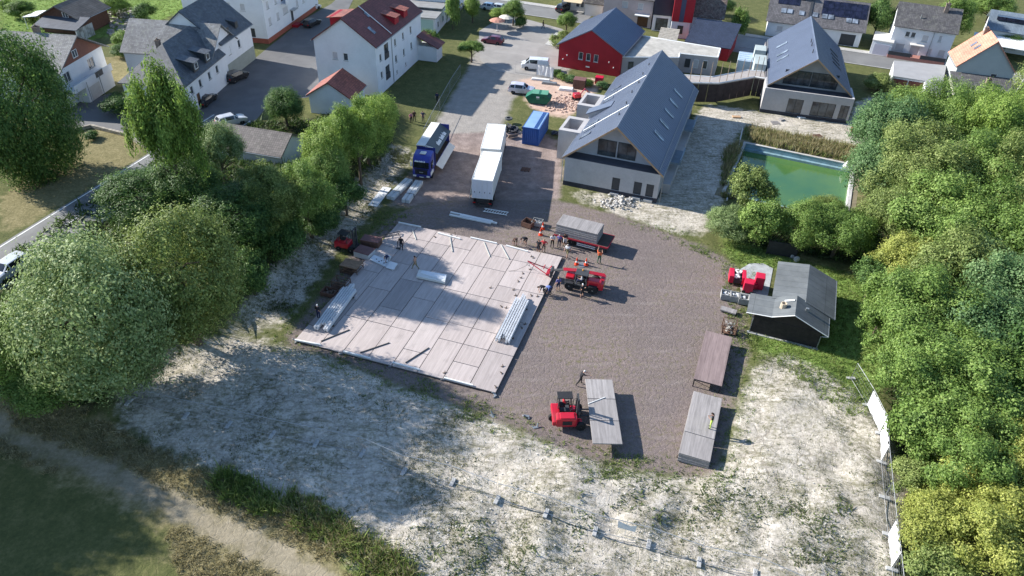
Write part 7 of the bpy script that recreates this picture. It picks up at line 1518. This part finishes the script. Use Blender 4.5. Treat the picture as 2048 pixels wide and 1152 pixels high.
def gp(u, v, z=0.): p = G(u, v, z); return (p.x, p.y, z)
person('person in brown shirt bending over a red tool at the far floor edge', gp(1031, 491), (1027, 500), 'bend', 'brown', 'brown', shorts=True)
person('person in black shirt stooping beside another at the far floor edge', gp(1051, 489.5), (1040, 493), 'bend', 'black', 'black', shorts=True)
person('person in black shirt standing on the far corner of the floor edge', gp(1076.5, 505), (1060, 520), 'stand', 'black', 'black', shorts=True)
person('person in red shirt and dark shorts watching the floor', gp(1087, 504), (1075, 525), 'hips', 'red', 'black', 'fair', shorts=True)
person('person in white shirt and dark trousers near the loaded trailer', gp(1104, 494.5), (1110, 520), 'phone', 'white', 'black')
person('person in violet blue shirt and black trousers near the loaded trailer', gp(1117.6, 494.5), (1100, 520), 'stand', 'violet', 'navy', 'greyh')
person('person in black and white top partly hidden beside the trailer rail', gp(1129, 492), (1120, 530), 'phone', 'black', 'white', shorts=True)
person('person in grey shirt walking past the loaded trailer', gp(1134, 514.5), (1110, 540), 'walk', 'white', 'khaki', 'greyh', shorts=True)
person('worker in orange vest reaching up to the trailer edge', gp(1197.5, 527), (1202, 500), 'up', 'orange', 'green')
person('person in dark violet dress standing behind the lifting jib', gp(1115.5, 581.5), (1100, 560), 'stand', 'violet', 'navy', 'fair', shorts=True)
person('worker in black crouching on the open floor edge', gp(1087, 588, 0), (1070, 590), 'bend', 'black', 'black')
person('worker in lilac blue shirt bending at the floor corner', gp(1100, 588), (1080, 595), 'bend', 'blue', 'navy', 'greyh')
person('person in black with white cap standing beside the telehandler wheel', gp(1163.4, 594.8), (1140, 575), 'hips', 'black', 'black', 'cap', shorts=True)
person('worker in dark clothes holding a pole on the floor', gp(803, 499.5, F), (790, 520), 'stand', 'black', 'black')
put('prop_pole', MB().cyl((0, 0, 0), (0, 0, 1.0), .04, 6).cbox((0, 0, .03), (.4, .25, .06), .02), DKM, None, 'dark prop pole beside the worker on the floor', 'pole', loc=gp(796, 497, F))
person('worker in white trousers stooping over the white wall panel', gp(779, 527, F), (768, 530), 'bend', 'navy', 'white', 'cap')
person('bare chested worker striding across the floor', gp(831, 539, F), (800, 530), 'walk', 'skin', 'khaki')
person('person in dark clothes with pale cap beside the shaded beam bundle', gp(638, 637.5, F), (660, 620), 'stand', 'black', 'navy', 'cap')
person('worker with pale cap pushing the carried panel by hand', gp(1160, 769), (1176, 768), 'reach', 'black', 'black', 'cap')
person('worker in black jacket and lime trousers standing on the low stack', gp(1420, 855.5, 1.06), (1400, 850), 'phone', 'black', 'lime')
person('person in navy walking along the lane side lawn', gp(874.6, 206), (860, 240), 'walk', 'navy', 'black'); person('person in rose top on the shaded lawn', gp(822.5, 247), (840, 260), 'stand', 'rose', 'black'); person('person in brown top beside the one in rose on the lawn', gp(829, 243), (830, 270), 'stand', 'brown', 'black'); person('person in navy top standing alone on the shaded lawn', gp(846.5, 244), (830, 260), 'hips', 'navy', 'navy')
person('person in dark clothes crossing by the high street kerb', gp(1086, 58), (1120, 60), 'walk', 'black', 'black')
d = fk.matrix_basis; q = fk.location+Matrix.Rotation(R(4), 3, 'Z') @ Vector((.35, .8, 1.2)); person('forklift driver in red shirt under the black guard', q, None, 'sit', 'red', 'black', rz_=R(4)-math.pi/2)
q = th.location+Matrix.Rotation(ta, 3, 'Z') @ Vector((1.72, .5, 1.22)); person('telehandler driver in white shirt seated in the cab', q, None, 'sit', 'white', 'navy', rz_=ta+math.pi/2)

# ---------------------------------------------------------------- fences
WIRE = M('galvanised wire', (.3, .31, .32), .5, .15, 4, metal=.3); FOOT = M('concrete foot', (.38, .38, .37), .9, .15, 4)
def fence_run(pts, name, label, sheet_on=(), feet=True, h=2.0):
    """clamped run of site fence: one thing, each panel a part with its wire mesh, each foot a part"""
    P_ = [GT(*q) for q in pts]; root = thing(name, label, 'fence', tuple(P_[0])); o0 = P_[0]
    for i in range(len(P_)-1):
        a, b = P_[i], P_[i+1]; d = b-a; L = Vector((d.x, d.y, 0)).length; rz_ = math.atan2(d.y, d.x); sl = d.z/L
        def q(x, z): return (x, 0, z+sl*x)
        fr_ = MB().tube([q(.06, .05), q(.06, h), q(L-.06, h), q(L-.06, .05)], .021, 5).tube([q(.06, .12), q(L-.06, .12)], .021, 5).tube([q(.06, h), q(L-.06, h)], .03, 5)
        t = put('panel', fr_, WIRE, root, loc=a-o0, rz=rz_); w_ = MB()
        n = int(L/.24)
        for k in range(1, n): w_.tube([q(L*k/n, .12), q(L*k/n, h)], .0035, 3, False)
        for z in (.5, .9, 1.3, 1.7): w_.tube([q(.06, z), q(L-.06, z)], .0035, 3, False)
        put('wire_mesh', w_, WIRE, t, kind='stuff')
        if i in sheet_on:
            r2 = random.Random(i); n = 14; sv = []
            for k in range(n+1):
                x = .1+(L-.2)*k/n; sv += [(x, -.04+.03*math.sin(k*1.3), .15+sl*x+r2.random()*.12), (x, -.05+.05*math.sin(k*1.9), h-.03-r2.random()*.14+sl*x)]
            put('white_sheet', MB().add(sv, [(2*k, 2*k+2, 2*k+3, 2*k+1) for k in range(n)]), M('white banner cloth', (.62, .63, .63), .8, .06, 1.2), t, label='plain white sheet tied to the fence')
    if feet:
        for i, a in enumerate(P_): put('foot', MB().cbox((0, 0, .08), (.3, .8, .17), .03), FOOT, root, loc=a-o0, rz=math.atan2(P_[min(i+1, len(P_)-1)].y-P_[max(i-1, 0)].y, P_[min(i+1, len(P_)-1)].x-P_[max(i-1, 0)].x))
fence_run([(258, 805), (372, 833), (458, 851), (545, 871), (632, 889), (725, 908), (808, 945), (905, 966), (994, 1001), (1092, 1028), (1190, 1064), (1297, 1090), (1398, 1126), (1510, 1150), (1600, 1190)], 'site_fence', 'long wire mesh site fence on concrete feet across the pale soil')
fence_run([(1701, 758), (1733, 811), (1760, 868), (1762, 926), (1768, 996), (1775, 1070), (1783, 1140), (1790, 1215)], 'site_fence', 'site fence with plain white sheets along the wood edge', (1, 2, 5))
fence_run([(1030, 146), (1072, 151), (1107, 158)], 'site_fence', 'short site fence with one white sheet before the passenger van', (1,), feet=False)
fence_run([(921, 152), (900, 185), (880, 222), (862, 256), (848, 285)], 'lawn_fence', 'thin mesh fence between the shaded lawn and the gravel lane', feet=False)
p = GT(1250, 1075); put('torn_sheet', MB().add([(0, 0, .8), (1.25, 0, .75), (1.3, .03, 1.5), (.9, 0, 1.3), (.3, .04, 1.38), (-.05, 0, 1.6)], [(0, 1, 2, 3, 4, 5)]).box((.6, .05, .8), (.03, .03, 1.6)), M('white banner cloth', (.7, .7, .7)), None, 'small torn white sheet hanging on the soil fence', 'sheet', loc=p+Vector((-.6, .25, 0)), rz=R(-14))
put('pool_side_hose', MB().tube([GT(u, v)+Vector((0, 0, .5+.1*math.sin(u))) for u, v in ((1484, 262), (1478, 290), (1470, 320), (1464, 350), (1458, 380), (1452, 408))], .09, 6), M('pale pipe', (.5, .49, .46), .7, .1, 3), None, 'long pale pipe running along the pool side scrub', 'pipe')
for i, (u, v) in enumerate(((1484, 262), (1470, 320), (1458, 380))):
    q = GT(u, v); put('pipe_post', MB().cyl((0, 0, -.1), (0, 0, .6), .06, 6), BARK, None, 'short timber post under the pale pipe', 'post', 'posts under the pale pipe', loc=q)

# ---------------------------------------------------------------- village odds and ends
def parasol(u, v, col, label):
    p = G(u, v); t = thing('parasol', label, 'parasol', tuple(p)); put('pole', MB().cyl((0, 0, 0), (0, 0, 2.5), .03, 6), FRW, t); put('canopy', MB().lathe([(1.6, 2.05), (1.0, 2.35), (.05, 2.6)], 10), col, t); put('base', MB().lathe([(.3, 0), (.3, .1), (.05, .12)], 10), FOOT, t)
parasol(994, 62, M('faded red canvas', (.45, .22, .16), .8, .2, 3), 'faded red parasol on the terrace by the lawn'); parasol(1013, 55, M('cream canvas', (.6, .56, .48), .8, .08, 3), 'cream parasol beside the faded red one')
wl_ = [G(*q) for q in ((120, 276), (138, 266), (183, 255), (252, 272), (293, 297))]; gwl = thing('garden_wall', 'low pale stone wall round the dry corner lawn', 'wall', tuple(wl_[0]))
for a, b in zip(wl_[:-1], wl_[1:]):
    n = max(1, int((b-a).length/.6)); d = (b-a)/n
    for k in range(n):
        for r_ in range(2):
            m_ = MB().cbox((d.length/2, 0, 0), (d.length-.03, .34+rnd.random()*.06, .24), .03); o = put('stone', m_, (M('wall stone a', (.36, .32, .26), .9, .2, 2, bmp=.4), M('wall stone b', (.28, .25, .21), .9, .2, 2, bmp=.4))[rnd.random() < .4], gwl, loc=a+d*(k+(.25 if r_ else 0))-wl_[0]+Vector((0, 0, .12+r_*.24)), rz=math.atan2(d.y, d.x))
gs = MB(); r2 = random.Random(12)
for k in range(260):
    u = r2.uniform(215, 290); v = r2.uniform(18, 72); p = G(u, v); gs.box((p.x, p.y, .1), (r2.uniform(.2, .9), r2.uniform(.2, .6), r2.uniform(.15, .6)), r2.random()*3, r2.uniform(-.3, .3))
put('garden_stones', gs, M('garden stones', (.3, .28, .24), .9, .3, 1), None, 'terraced garden stones and clutter beside the lodge', 'stones', kind='stuff')
for i, (u, v) in enumerate(((1112, 148), (1126, 156), (1142, 160), (1158, 164), (1175, 168), (1205, 172))): tree(u, v-2, 11, 8, ('dark', 'mid', 'blue')[i % 3], 'low shrub in the planting strip under the red hall wall', 'low_shrub', trunk=.02, group='shrubs under the red hall wall', cat='shrub', var=i)
for i, (u, v) in enumerate(((1115, 78), (1128, 72), (1120, 88))): tree(u, v, 14, 8, 'olive', 'low flowering shrub in the bed beside the red hall', 'low_shrub', trunk=.02, group='shrubs in the bed by the red hall', cat='shrub', var=i)
put('planting_bed', MB().prism([G2(*q) for q in ((1090, 90), (1112, 66), (1150, 74), (1118, 96))], 0, .16), KERB, kind='structure')
rk = MB()
for k in range(220):
    u = r2.uniform(700, 1700); v = r2.uniform(880, 1140); p = GT(u, v)
    if mz(m_pale, p.x, p.y) > .6: rk.box((p.x, p.y, p.z+.02), (r2.uniform(.04, .15), r2.uniform(.04, .12), r2.uniform(.03, .08)), r2.random()*3, r2.uniform(-.3, .3))
put('loose_stones', rk, M('pale stones', (.55, .52, .47), .9, .2, 2), None, 'loose pale stones on the soil', 'stones', kind='stuff')
for i, (u, v) in enumerate(((1585, 515), (1592, 522))): put('boulder', MB().cbox((0, 0, .25), (.7-.1*i, .5, .55), .16), M('boulder grey', (.42, .41, .39), .9, .2, 2), None, ('pale boulder at the hedge gap near the pool', 'smaller pale boulder beside the other by the hedge gap')[i], 'boulder', loc=GT(u, v), rz=.5*i)
put('dark_gate_panel', MB().span((0, 0, .1), (3.2, .08, 1.8)).cyl((0, 0, 0), (0, 0, 2), .06, 6).cyl((3.2, 0, 0), (3.2, 0, 2), .06, 6), FRAMEM, None, 'dark gate panel between the two pool bushes', 'gate', loc=GT(1532, 508), rz=R(-14)); put('red_bin', MB().lathe([(.22, 0), (.28, .5), (.3, .52)], 10), RPL, None, 'small red bucket on the soil below the terrace hall', 'bucket', loc=GT(1704, 262))
for i, (u, v) in enumerate(((1466, 236), (1598, 238), (1560, 243))): put('timber_frame_board', MB().cbox((.6, .3, .12), (1.3-.2*i, .7, .14), .03), (TIMB, FRW, STACKB)[i], None, ('short timber board on the pale soil beside the track', 'white board lying before the glazed terrace hall', 'grey slab lying on the soil before the terrace hall')[i], 'board', loc=GT(u, v), rz=.3*i)
